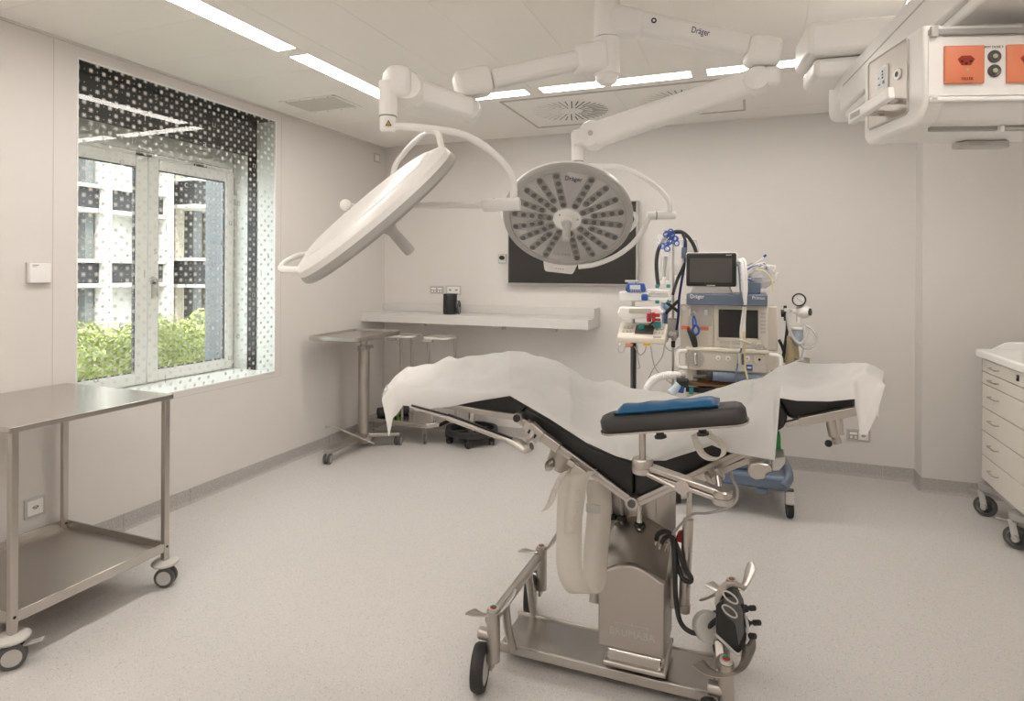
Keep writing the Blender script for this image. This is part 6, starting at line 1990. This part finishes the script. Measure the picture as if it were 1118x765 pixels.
wl_ = thing('waste_bag', 'pale yellow bag hanging under the suction regulator beside the machine', 'bag', (0.22, 4.5, 0.9))
wb_ = MB()
vv = []
for (a_, b_) in (((0.213, 4.48, 1.088), (0.258, 4.48, 1.078)), ((0.202, 4.47, 1.016), (0.279, 4.47, 1.02)), ((0.197, 4.47, 0.931), (0.285, 4.47, 0.935)), ((0.203, 4.47, 0.882), (0.28, 4.47, 0.893))):
    for t_ in (0, 0.5, 1):
        p = lerp(a_, b_, t_)
        vv += [p - V((0, 0.02 * math.sin(PI * (0.15 + 0.7 * t_)), 0))]
wb_.add(vv, [(i * 3 + j, i * 3 + j + 1, i * 3 + j + 4, i * 3 + j + 3) for i in range(3) for j in range(2)])
obj('bag', wb_, mat('straw_film', (0.60, 0.50, 0.32), 0.5), wl_, solid=0.006)
sb_ = thing('steel_bucket', 'small steel bucket hanging on a bracket right of the machine', 'bucket', (0.25, 4.45, 0.8))
obj('bucket', MB().lathe([(0.038, 0), (0.046, 0.10), (0.050, 0.102), (0.048, 0.104), (0.044, 0.10), (0.036, 0.004), (0, 0.004)], Matrix.Translation((0.301, 4.45, 0.843)), 24), STEEL, sb_)
obj('bracket', MB().beam((0.182, 4.5, 0.914), (0.311, 4.45, 0.904), 0.02, 0.014), DGREY, sb_)
bh = thing('black_hose_pair', 'two black hoses running down the right side of the anaesthesia machine', 'hoses', (0.2, 4.5, 0.95))
obj('hose', MB().tube([(0.198, 4.52, 1.244), (0.214, 4.5, 1.172), (0.208, 4.48, 1.088), (0.196, 4.46, 1.005), (0.185, 4.46, 0.925)], 0.010, 8), RUBBER, bh)
obj('hose', MB().tube([(0.164, 4.5, 1.054), (0.18, 4.48, 1.02), (0.191, 4.47, 0.985)], 0.010, 8), RUBBER, bh)
obj('valve_knob', MB().cyl((0.175, 4.5, 1.232), (0.197, 4.5, 1.233), 0.025, seg=16).cyl((0.2, 4.5, 1.282), (0.2, 4.5, 1.184), 0.008, seg=10).cbox((0.2, 4.5, 1.275), (0.02, 0.02, 0.02)), BLACK, bh)
obj('green_fitting', MB().cyl((0.103, 4.06, 0.901), (0.134, 4.06, 0.897), 0.014, seg=12), GREEN, bh)

# ------------------------------------------------------------------ infusion stand with pumps
iv = thing('infusion_stand', 'black infusion pole carrying three stacked pumps left of the anaesthesia machine', 'stand', (-0.70, 4.10, 0))
pc = V((-0.745, 4.15, 0.87))
obj('pole', MB().box((pc.x - 0.018, 4.135, 0.09), (pc.x + 0.000, 4.165, 1.06)), DGREY, iv, bevel=0.003)
obj('pole_edge', MB().box((pc.x + 0.001, 4.137, 0.09), (pc.x + 0.018, 4.163, 1.06)), BLACK, iv, bevel=0.003)
obj('upper_pole', MB().cyl((pc.x - 0.005, 4.16, 1.05), (pc.x - 0.005, 4.16, 1.45), 0.012, seg=14), STEEL, iv)
obj('pole_hook', MB().tube([(-0.824, 4.14, 1.028), (-0.84, 4.13, 1.003), (-0.837, 4.13, 0.966), (-0.809, 4.13, 0.968), (-0.799, 4.14, 0.998), (-0.764, 4.15, 1.005)], 0.004, 8), STEEL, iv)
obj('pole_hook', MB().tube([(-0.719, 4.14, 1.014), (-0.711, 4.13, 0.924), (-0.699, 4.13, 0.87), (-0.717, 4.13, 0.863)], 0.004, 8), STEEL, iv)
bs = MB()
for k in range(5):
    a_ = R(72 * k + 20)
    bs.beam((pc.x, 4.15, 0.095), (pc.x + 0.20 * math.cos(a_), 4.15 + 0.20 * math.sin(a_), 0.085), 0.045, 0.03)
obj('star_base', bs, DGREY, iv, bevel=0.004)
for k in range(5):
    a_ = R(72 * k + 20)
    caster(iv, (pc.x + 0.19 * math.cos(a_), 4.15 + 0.19 * math.sin(a_), 0), 0.036, a_ + 1.2, GREYP, RUBBER, True, 0.05, htop=0.075)

p1_ = thing('syringe_pump', 'white syringe pump with blue display bezel, topmost on the infusion pole', 'infusion pump', (-0.70, 4.10, 1.3), 0)
q0, q1 = V((-0.832, 4.08, 1.375)), V((-0.639, 4.08, 1.309))
obj('housing', MB().box((q0.x, 4.08, q1.z), (q1.x, 4.20, q0.z)), WHITE, p1_, bevel=0.012, bseg=3)
q0, q1 = V((-0.787, 4.07, 1.43)), V((-0.652, 4.07, 1.372))
cs = obj('display_bezel', MB().prism([(q0.x + 0.012, q0.z), (q1.x - 0.012, q0.z), (q1.x, q1.z + 0.012), (q1.x - 0.01, q1.z), (q0.x + 0.01, q1.z), (q0.x, q1.z + 0.012)], 4.07, 4.10), BLUE, p1_, bevel=0.006)
q0, q1 = V((-0.756, 4.065, 1.419)), V((-0.687, 4.065, 1.389))
obj('display', MB().box((q0.x, 4.066, q1.z), (q1.x, 4.072, q0.z)), LCDB, cs)
kk = MB()
for k in range(5):
    kk.cbox((q0.x + 0.008 + 0.015 * k, 4.068, q1.z - 0.008), (0.010, 0.004, 0.006))
obj('keys', kk, LCDB, cs)
obj('top_clip', MB().cyl((-0.797, 4.12, 1.442), (-0.706, 4.12, 1.443), 0.008, seg=10).cbox((-0.754, 4.12, 1.433), (0.04, 0.03, 0.02)), LGREY, p1_)
obj('blue_knob', MB().cbox((-0.659, 4.07, 1.339), (0.040, 0.04, 0.042)), BLUE, p1_, bevel=0.008)
obj('syringe_rail', MB().beam((-0.654, 4.1, 1.383), (-0.509, 4.12, 1.382), 0.03, 0.014).beam((-0.654, 4.1, 1.323), (-0.509, 4.12, 1.331), 0.02, 0.010).beam((-0.509, 4.12, 1.391), (-0.503, 4.12, 1.319), 0.03, 0.014, up=(1, 0, 0)), WHITE, p1_, bevel=0.003)
obj('syringe', MB().cyl((-0.644, 4.11, 1.353), (-0.515, 4.12, 1.355), 0.012, seg=12), FILM, p1_)
kk = MB()
for p in ((-0.584, 4.11, 1.411), (-0.515, 4.12, 1.414), (-0.584, 4.11, 1.309), (-0.509, 4.12, 1.316)):
    kk.cbox(p, (0.024, 0.024, 0.022))
obj('teal_clamp', kk, TEAL, p1_, bevel=0.004)

p2_ = thing('volumetric_pump', 'rounded white pump with a red clip, middle of the three on the infusion pole', 'infusion pump', (-0.70, 4.10, 1.18), 0)
q0, q1 = V((-0.833, 4.06, 1.275)), V((-0.53, 4.06, 1.191))
poly = [(q0.x + 0.01, q0.z), (q0.x + 0.20, q0.z), (q1.x - 0.04, q0.z + 0.005), (q1.x - 0.005, q0.z - 0.03), (q1.x - 0.015, q1.z + 0.045), (q1.x - 0.08, q1.z + 0.015), (q0.x + 0.05, q1.z), (q0.x + 0.01, q1.z + 0.012), (q0.x - 0.005, (q0.z + q1.z) / 2)]
b2 = obj('housing', MB().prism(poly, 4.06, 4.19), WHITE, p2_, bevel=0.014, bseg=3)
q0, q1 = V((-0.759, 4.055, 1.265)), V((-0.617, 4.055, 1.233))
k2 = obj('key_panel', MB().box((q0.x, 4.055, q1.z), (q1.x, 4.062, q0.z)), LGREY, b2)
q0, q1 = V((-0.753, 4.052, 1.253)), V((-0.669, 4.052, 1.236))
obj('display', MB().box((q0.x, 4.0525, q1.z), (q1.x, 4.056, q0.z)), LCD, k2)
obj('red_clip', MB().cbox((-0.627, 4.045, 1.21), (0.025, 0.03, 0.055)).cbox((-0.58, 4.045, 1.226), (0.045, 0.03, 0.022)).cbox((-0.598, 4.045, 1.214), (0.02, 0.03, 0.06)).cbox((-0.574, 4.045, 1.197), (0.04, 0.025, 0.016)), RED, b2, bevel=0.004)
obj('drip_rod', MB().cyl((-0.639, 4.05, 1.147), (-0.592, 4.05, 1.19), 0.006, seg=8), BLACK, b2)

p3_ = thing('nerve_monitor', 'cream pump with sloped keypad and dark display, lowest on the infusion pole', 'infusion pump', (-0.70, 4.10, 1.05), 0)
q0, q1 = V((-0.835, 4.03, 1.087)), V((-0.522, 4.03, 1.041))
prof = [(4.03, q1.z), (4.03, q0.z - 0.01), (4.045, q0.z), (4.15, q0.z + 0.075), (4.22, q0.z + 0.075), (4.22, q1.z)]
b3 = obj('housing', MB().prism(prof, q0.x, q1.x, 'x'), CREAM, p3_, bevel=0.010, bseg=3)
sl0, sl1 = V((0, 4.045, q0.z)), V((0, 4.15, q0.z + 0.075))
Mk = frame_of((q0.x, 4.0445, q0.z + 0.001), (1, 0, 0), sl1 - sl0)
wq = q1.x - q0.x
kp = obj('display', MB().box((wq * 0.36, 0.02, 0), (wq * 0.74, 0.105, 0.004), Mk), SCREENG, b3)
kk = MB()
for i in range(3):
    for j in range(2):
        kk.box((wq * (0.10 + 0.075 * i), 0.03 + 0.04 * j, 0), (wq * (0.15 + 0.075 * i), 0.055 + 0.04 * j, 0.004), Mk)
        kk.box((wq * (0.78 + 0.065 * i), 0.03 + 0.04 * j, 0), (wq * (0.82 + 0.065 * i), 0.055 + 0.04 * j, 0.004), Mk)
obj('keys', kk, LGREY, b3)
obj('orange_tab', MB().cbox((-0.753, 4.025, 1.029), (0.045, 0.02, 0.014)), ORANGE, b3)
obj('yellow_tab', MB().cbox((-0.635, 4.025, 1.037), (0.045, 0.02, 0.014)), YELLOW, b3)
obj('lettering_strip', MB().cbox((q1.x - 0.05, 4.029, q1.z + 0.045), (0.05, 0.002, 0.008)), GREYP, b3)
obj('green_plug', MB().cbox((-0.683, 4.1, 1.144), (0.04, 0.03, 0.035)).cbox((-0.582, 4.1, 1.163), (0.05, 0.03, 0.035)), TEAL, b3, bevel=0.005)
cbl = thing('pump_cables', 'thin grey cables drooping from the pumps to the floor behind the drape', 'cables', (-0.6, 4.1, 0.9))
for pts in ([(-0.734, 4.12, 1.009), (-0.694, 4.1, 0.959), (-0.664, 4.1, 0.979), (-0.652, 4.1, 1.016)], [(-0.623, 4.1, 1.017), (-0.61, 4.1, 0.934), (-0.592, 4.1, 0.875), (-0.545, 4.1, 0.824), (-0.481, 4.1, 0.775)], [(-0.534, 4.1, 1.033), (-0.552, 4.1, 0.949), (-0.61, 4.1, 0.862), (-0.669, 4.1, 0.725)], [(-0.526, 4.08, 1.083), (-0.523, 4.06, 1.026), (-0.482, 4.05, 1), (-0.44, 4.08, 1.028)]):
    obj('cable', MB().tube(pts, 0.004, 7), GREYP, cbl)
wh = thing('corrugated_hose', 'white corrugated breathing hose curving up beside the anaesthesia machine', 'hose', (-0.55, 4.0, 0.75))
P_ = catmull([(-0.647, 4, 0.709), (-0.618, 4, 0.782), (-0.578, 4, 0.826), (-0.512, 4.02, 0.847), (-0.431, 4.06, 0.846)], 14)
obj('hose', MB().tube(P_, (lambda t: 0.024 + 0.0018 * math.sin(t * 180)), 12, n=3), WHITE, wh)
obj('hose_fitting', MB().cyl((-0.437, 4.06, 0.846), (-0.416, 4.08, 0.853), 0.028, seg=14), LGREY, wh)
yp = thing('breathing_connector', 'dark valve fitting with pale blue hose beside the work tray', 'valve', (-0.42, 4.05, 0.75))
obj('valve', MB().cbox((-0.41, 4.02, 0.805), (0.07, 0.06, 0.05)).cyl((-0.449, 4.02, 0.814), (-0.376, 4.02, 0.819), 0.018, seg=12), BLACK, yp, bevel=0.008)
obj('pale_hose', MB().cyl((-0.478, 3.98, 0.743), (-0.43, 4, 0.795), 0.026, seg=14), mat('pale_blue_hose', (0.50, 0.62, 0.70), 0.4), yp)
obj('blue_fitting', MB().cyl((-0.419, 4, 0.79), (-0.424, 4, 0.749), 0.022, seg=12), BLUE, yp)
obj('green_fitting', MB().cyl((-0.359, 4.02, 0.785), (-0.359, 4.02, 0.739), 0.013, seg=12), TEAL, yp)

# chrome pole with hanging hoses, syringe sets and blue clamps
cp = thing('chrome_pole', 'slim chrome pole with clamps standing between pumps and monitor', 'pole', (-0.5, 4.2, 0))
px0 = V((-0.499, 4.25, 1.486)).x
obj('pole', MB().cyl((px0, 4.25, 0.12), (px0, 4.25, 1.77), 0.008, seg=12), STEEL, cp)
obj('base', MB().box((px0 - 0.03, 4.22, 0.09), (px0 + 0.03, 4.34, 0.13)).box((px0 - 0.01, 4.25, 0.1), (px0 + 0.09, 4.33, 0.12)), DGREY, cp)
obj('clamp_body', MB().cbox((-0.497, 4.22, 1.132), (0.075, 0.06, 0.13)).cyl((-0.505, 4.19, 1.079), (-0.469, 4.19, 1.081), 0.03, seg=16), GREYP, cp, bevel=0.012)
obj('clamp_knob', MB().cyl((-0.503, 4.17, 1.1), (-0.499, 4.14, 1.102), 0.018, seg=16), CHROME, cp)
obj('top_bar', MB().cyl((-0.557, 4.25, 1.776), (-0.426, 4.25, 1.767), 0.010, seg=10), DGREY, cp)
obj('cross_clamp', MB().beam((-0.54, 4.18, 1.231), (-0.46, 4.2, 1.317), 0.03, 0.02).beam((-0.534, 4.18, 1.304), (-0.46, 4.2, 1.244), 0.03, 0.02), BLACK, cp, bevel=0.004)
obj('black_joint', MB().cyl((-0.496, 4.24, 1.044), (-0.496, 4.24, 1.002), 0.014, seg=12), BLACK, cp)
hh = thing('black_hoses', 'looped black hoses arching over the top of the chrome pole', 'hoses', (-0.5, 4.2, 1.5))
for r_, pts in ((0.012, [(-0.588, 4.18, 1.412), (-0.598, 4.18, 1.498), (-0.601, 4.18, 1.577), (-0.592, 4.2, 1.651), (-0.559, 4.22, 1.719), (-0.508, 4.24, 1.768), (-0.45, 4.25, 1.774), (-0.402, 4.25, 1.737), (-0.368, 4.26, 1.682), (-0.351, 4.27, 1.627)]),
                (0.010, [(-0.437, 4.24, 1.761), (-0.418, 4.23, 1.699), (-0.422, 4.22, 1.608), (-0.432, 4.2, 1.535), (-0.464, 4.18, 1.456), (-0.48, 4.17, 1.402), (-0.491, 4.16, 1.354)]),
                (0.008, [(-0.429, 4.22, 1.717), (-0.421, 4.21, 1.577), (-0.436, 4.19, 1.456), (-0.452, 4.18, 1.336), (-0.457, 4.18, 1.215), (-0.47, 4.19, 1.123)])):
    obj('hose', MB().tube(pts, r_, 10), RUBBER if r_ > 0.009 else NAVY, hh)
bc = thing('blue_clamps', 'bunch of blue scissor-handled clamps hanging at the top of the chrome pole', 'clamps', (-0.6, 4.18, 1.7))
def clamp(p, q, s=0.02):
    p, q = V(p), V(q)
    d = (q - p).normalized()
    n = d.cross(V((0, 1, 0)))
    mb = MB()
    for sg in (-1, 1):
        c_ = q + n * sg * s * 1.1
        pts = [(c_ + n * s * math.cos(2 * PI * k / 8) + d * s * math.sin(2 * PI * k / 8)) for k in range(8)]
        mb.tube(pts, 0.0045, 6, closed=True, n=3)
        mb.tube([p, p.lerp(q, 0.5) - n * sg * s * 0.3, c_ - d * s], 0.0045, 6)
    return mb
obj('clamp', clamp((-0.516, 4.16, 1.715), (-0.485, 4.15, 1.738), 0.017), BLUE, bc)
obj('clamp', clamp((-0.539, 4.16, 1.679), (-0.472, 4.14, 1.708), 0.016), BLUE, bc)
obj('clamp', clamp((-0.503, 4.15, 1.739), (-0.543, 4.14, 1.667), 0.017), BLUE, bc)
obj('clamp', clamp((-0.491, 4.15, 1.715), (-0.519, 4.14, 1.76), 0.016), BLUE, bc)
ss_ = thing('syringe_sets', 'clear packaged syringes and tubing hanging on the chrome pole', 'packages', (-0.6, 4.2, 1.55))
for a_, b_, w_ in (((-0.535, 4.17, 1.656), (-0.546, 4.17, 1.45), 0.06), ((-0.462, 4.2, 1.717), (-0.455, 4.2, 1.486), 0.07), ((-0.393, 4.28, 1.72), (-0.375, 4.28, 1.634), 0.08), ((-0.569, 4.2, 1.755), (-0.562, 4.2, 1.657), 0.06)):
    a_, b_ = V(a_), V(b_)
    vv = []
    for i in range(7):
        for j in range(3):
            p = a_.lerp(b_, i / 6) + V(((j - 1) * w_ / 2, 0.012 * noise.noise(V((i * 0.9, j * 1.7, w_ * 99))), 0))
            vv.append(p)
    obj('clear_packet', MB().add(vv, [(i * 3 + j, i * 3 + j + 1, i * 3 + j + 4, i * 3 + j + 3) for i in range(6) for j in range(2)]), FILM, ss_)
obj('syringe_barrel', MB().cyl((-0.537, 4.165, 1.607), (-0.548, 4.165, 1.474), 0.009, seg=12), GREYP, ss_)
obj('syringe_plunger', MB().cyl((-0.548, 4.165, 1.474), (-0.551, 4.165, 1.425), 0.012, seg=12), WHITE, ss_)
obj('blue_tag', MB().beam((-0.425, 4.19, 1.667), (-0.428, 4.19, 1.595), 0.03, 0.006, up=(0, 1, 0)), BLUEGREY, ss_)
bg_ = thing('blue_bag', 'pale blue folded cloth hanging behind the pumps on the chrome pole', 'cloth', (-0.53, 4.22, 1.15))
vv = []
for (a_, b_) in (((-0.578, 4.24, 1.3), (-0.524, 4.24, 1.295)), ((-0.572, 4.24, 1.208), (-0.53, 4.24, 1.215)), ((-0.565, 4.24, 1.103), (-0.541, 4.24, 1.104))):
    for t_ in (0, 0.33, 0.66, 1):
        p = lerp(a_, b_, t_)
        vv.append(p + V((0, 0.012 * (-1) ** int(t_ * 3.1), 0)))
obj('cloth', MB().add(vv, [(i * 4 + j, i * 4 + j + 1, i * 4 + j + 5, i * 4 + j + 4) for i in range(2) for j in range(3)]), mat('pale_blue_cloth', (0.30, 0.42, 0.62), 0.8), bg_, solid=0.004)

# ------------------------------------------------------------------ drawer cart, right
dc = thing('drawer_cart', 'cream six-drawer medical cart on large casters at the right edge', 'cart', (1.55, 4.33, 0))
DX, DY0, DY1 = 1.34, 3.98, 4.672
obj('carcass', MB().box((DX + 0.012, DY0, 0.215), (DX + 0.45, DY1, 0.978)), CABIN, dc, bevel=0.003)
obj('corner_post', MB().box((DX - 0.002, DY1 - 0.012, 0.222), (DX + 0.014, DY1 + 0.002, 0.978)), GREYP, dc)
wt = obj('worktop', MB().box((DX - 0.03, DY0 - 0.03, 0.982), (DX + 0.48, DY1 + 0.025, 1.032)), WHITE, dc, bevel=0.012, bseg=3)
rim = [(DX + 0.05, 1.03), (DX + 0.12, 1.075), (DX + 0.15, 1.082), (DX + 0.47, 1.082), (DX + 0.47, 1.03)]
obj('worktop_rim', MB().prism(rim, DY1 + 0.005, DY1 + 0.022), WHITE, dc, bevel=0.006)
zz = [0.976, 0.897, 0.823, 0.676, 0.530, 0.380, 0.227]
for k in range(6):
    dw = obj('drawer', MB().box((DX - 0.004, DY0 + 0.004, zz[k + 1] + 0.0025), (DX + 0.03, DY1 - 0.013, zz[k] - 0.0025)), CABIN, dc, bevel=0.002)
    zc = (zz[k] + zz[k + 1]) / 2 + (0.012 if k > 1 else 0)
    yc = 4.44
    obj('handle', MB().tube([(DX, yc + 0.062, zc), (DX - 0.022, yc + 0.058, zc), (DX - 0.026, yc + 0.045, zc), (DX - 0.026, yc - 0.045, zc), (DX - 0.022, yc - 0.058, zc), (DX, yc - 0.062, zc)], 0.0045, 8), CHROME, dw)
    if k == 0:
        obj('lock', MB().box((DX - 0.007, 4.085, zc - 0.012), (DX - 0.003, 4.115, zc + 0.02)).cyl((DX - 0.003, 4.10, zc - 0.005), (DX - 0.011, 4.10, zc - 0.005), 0.008, seg=12), BLACK, dw)
obj('base_frame', MB().box((DX + 0.02, DY0 + 0.02, 0.185), (DX + 0.44, DY1 - 0.02, 0.217)), GREYP, dc)
for x_, y_ in ((DX + 0.03, 4.62), (DX + 0.03, 4.13), (DX + 0.40, 4.62), (DX + 0.40, 4.13)):
    mp_ = obj('caster_mount', MB().lathe([(0, 0.165), (0.055, 0.165), (0.062, 0.18), (0.058, 0.205), (0, 0.205)], Matrix.Translation((x_, y_, 0)), 24), GREYP, dc)
    cc = caster(dc, (x_ - 0.02, y_ + 0.02, 0), 0.062, R(62), LGREY, DGREY, False, 0.036, htop=0.165)
    obj('hub_cap', MB().cyl((x_ - 0.03, y_ - 0.002, 0.062), (x_ - 0.042, y_ - 0.012, 0.062), 0.018, seg=16), GREYP, cc)
    obj('brake_pedal', MB().tube([(x_ - 0.03, y_ + 0.01, 0.150), (x_ - 0.06, y_ + 0.05, 0.142), (x_ - 0.09, y_ + 0.09, 0.138)], (lambda t: (0.004, 0.014)), 8, flat=(0, 0, 1)), STEEL, cc)
for o_ in bpy.data.objects:
    if o_.name.split('.')[0] in ('keys', 'soft_keys', 'hard_keys', 'teal_clamp', 'strap_holes', 'spokes', 'shroud_folds', 'pin_hole', 'data_port', 'display_digits', 'star_base'):
        o_['kind'] = 'stuff'
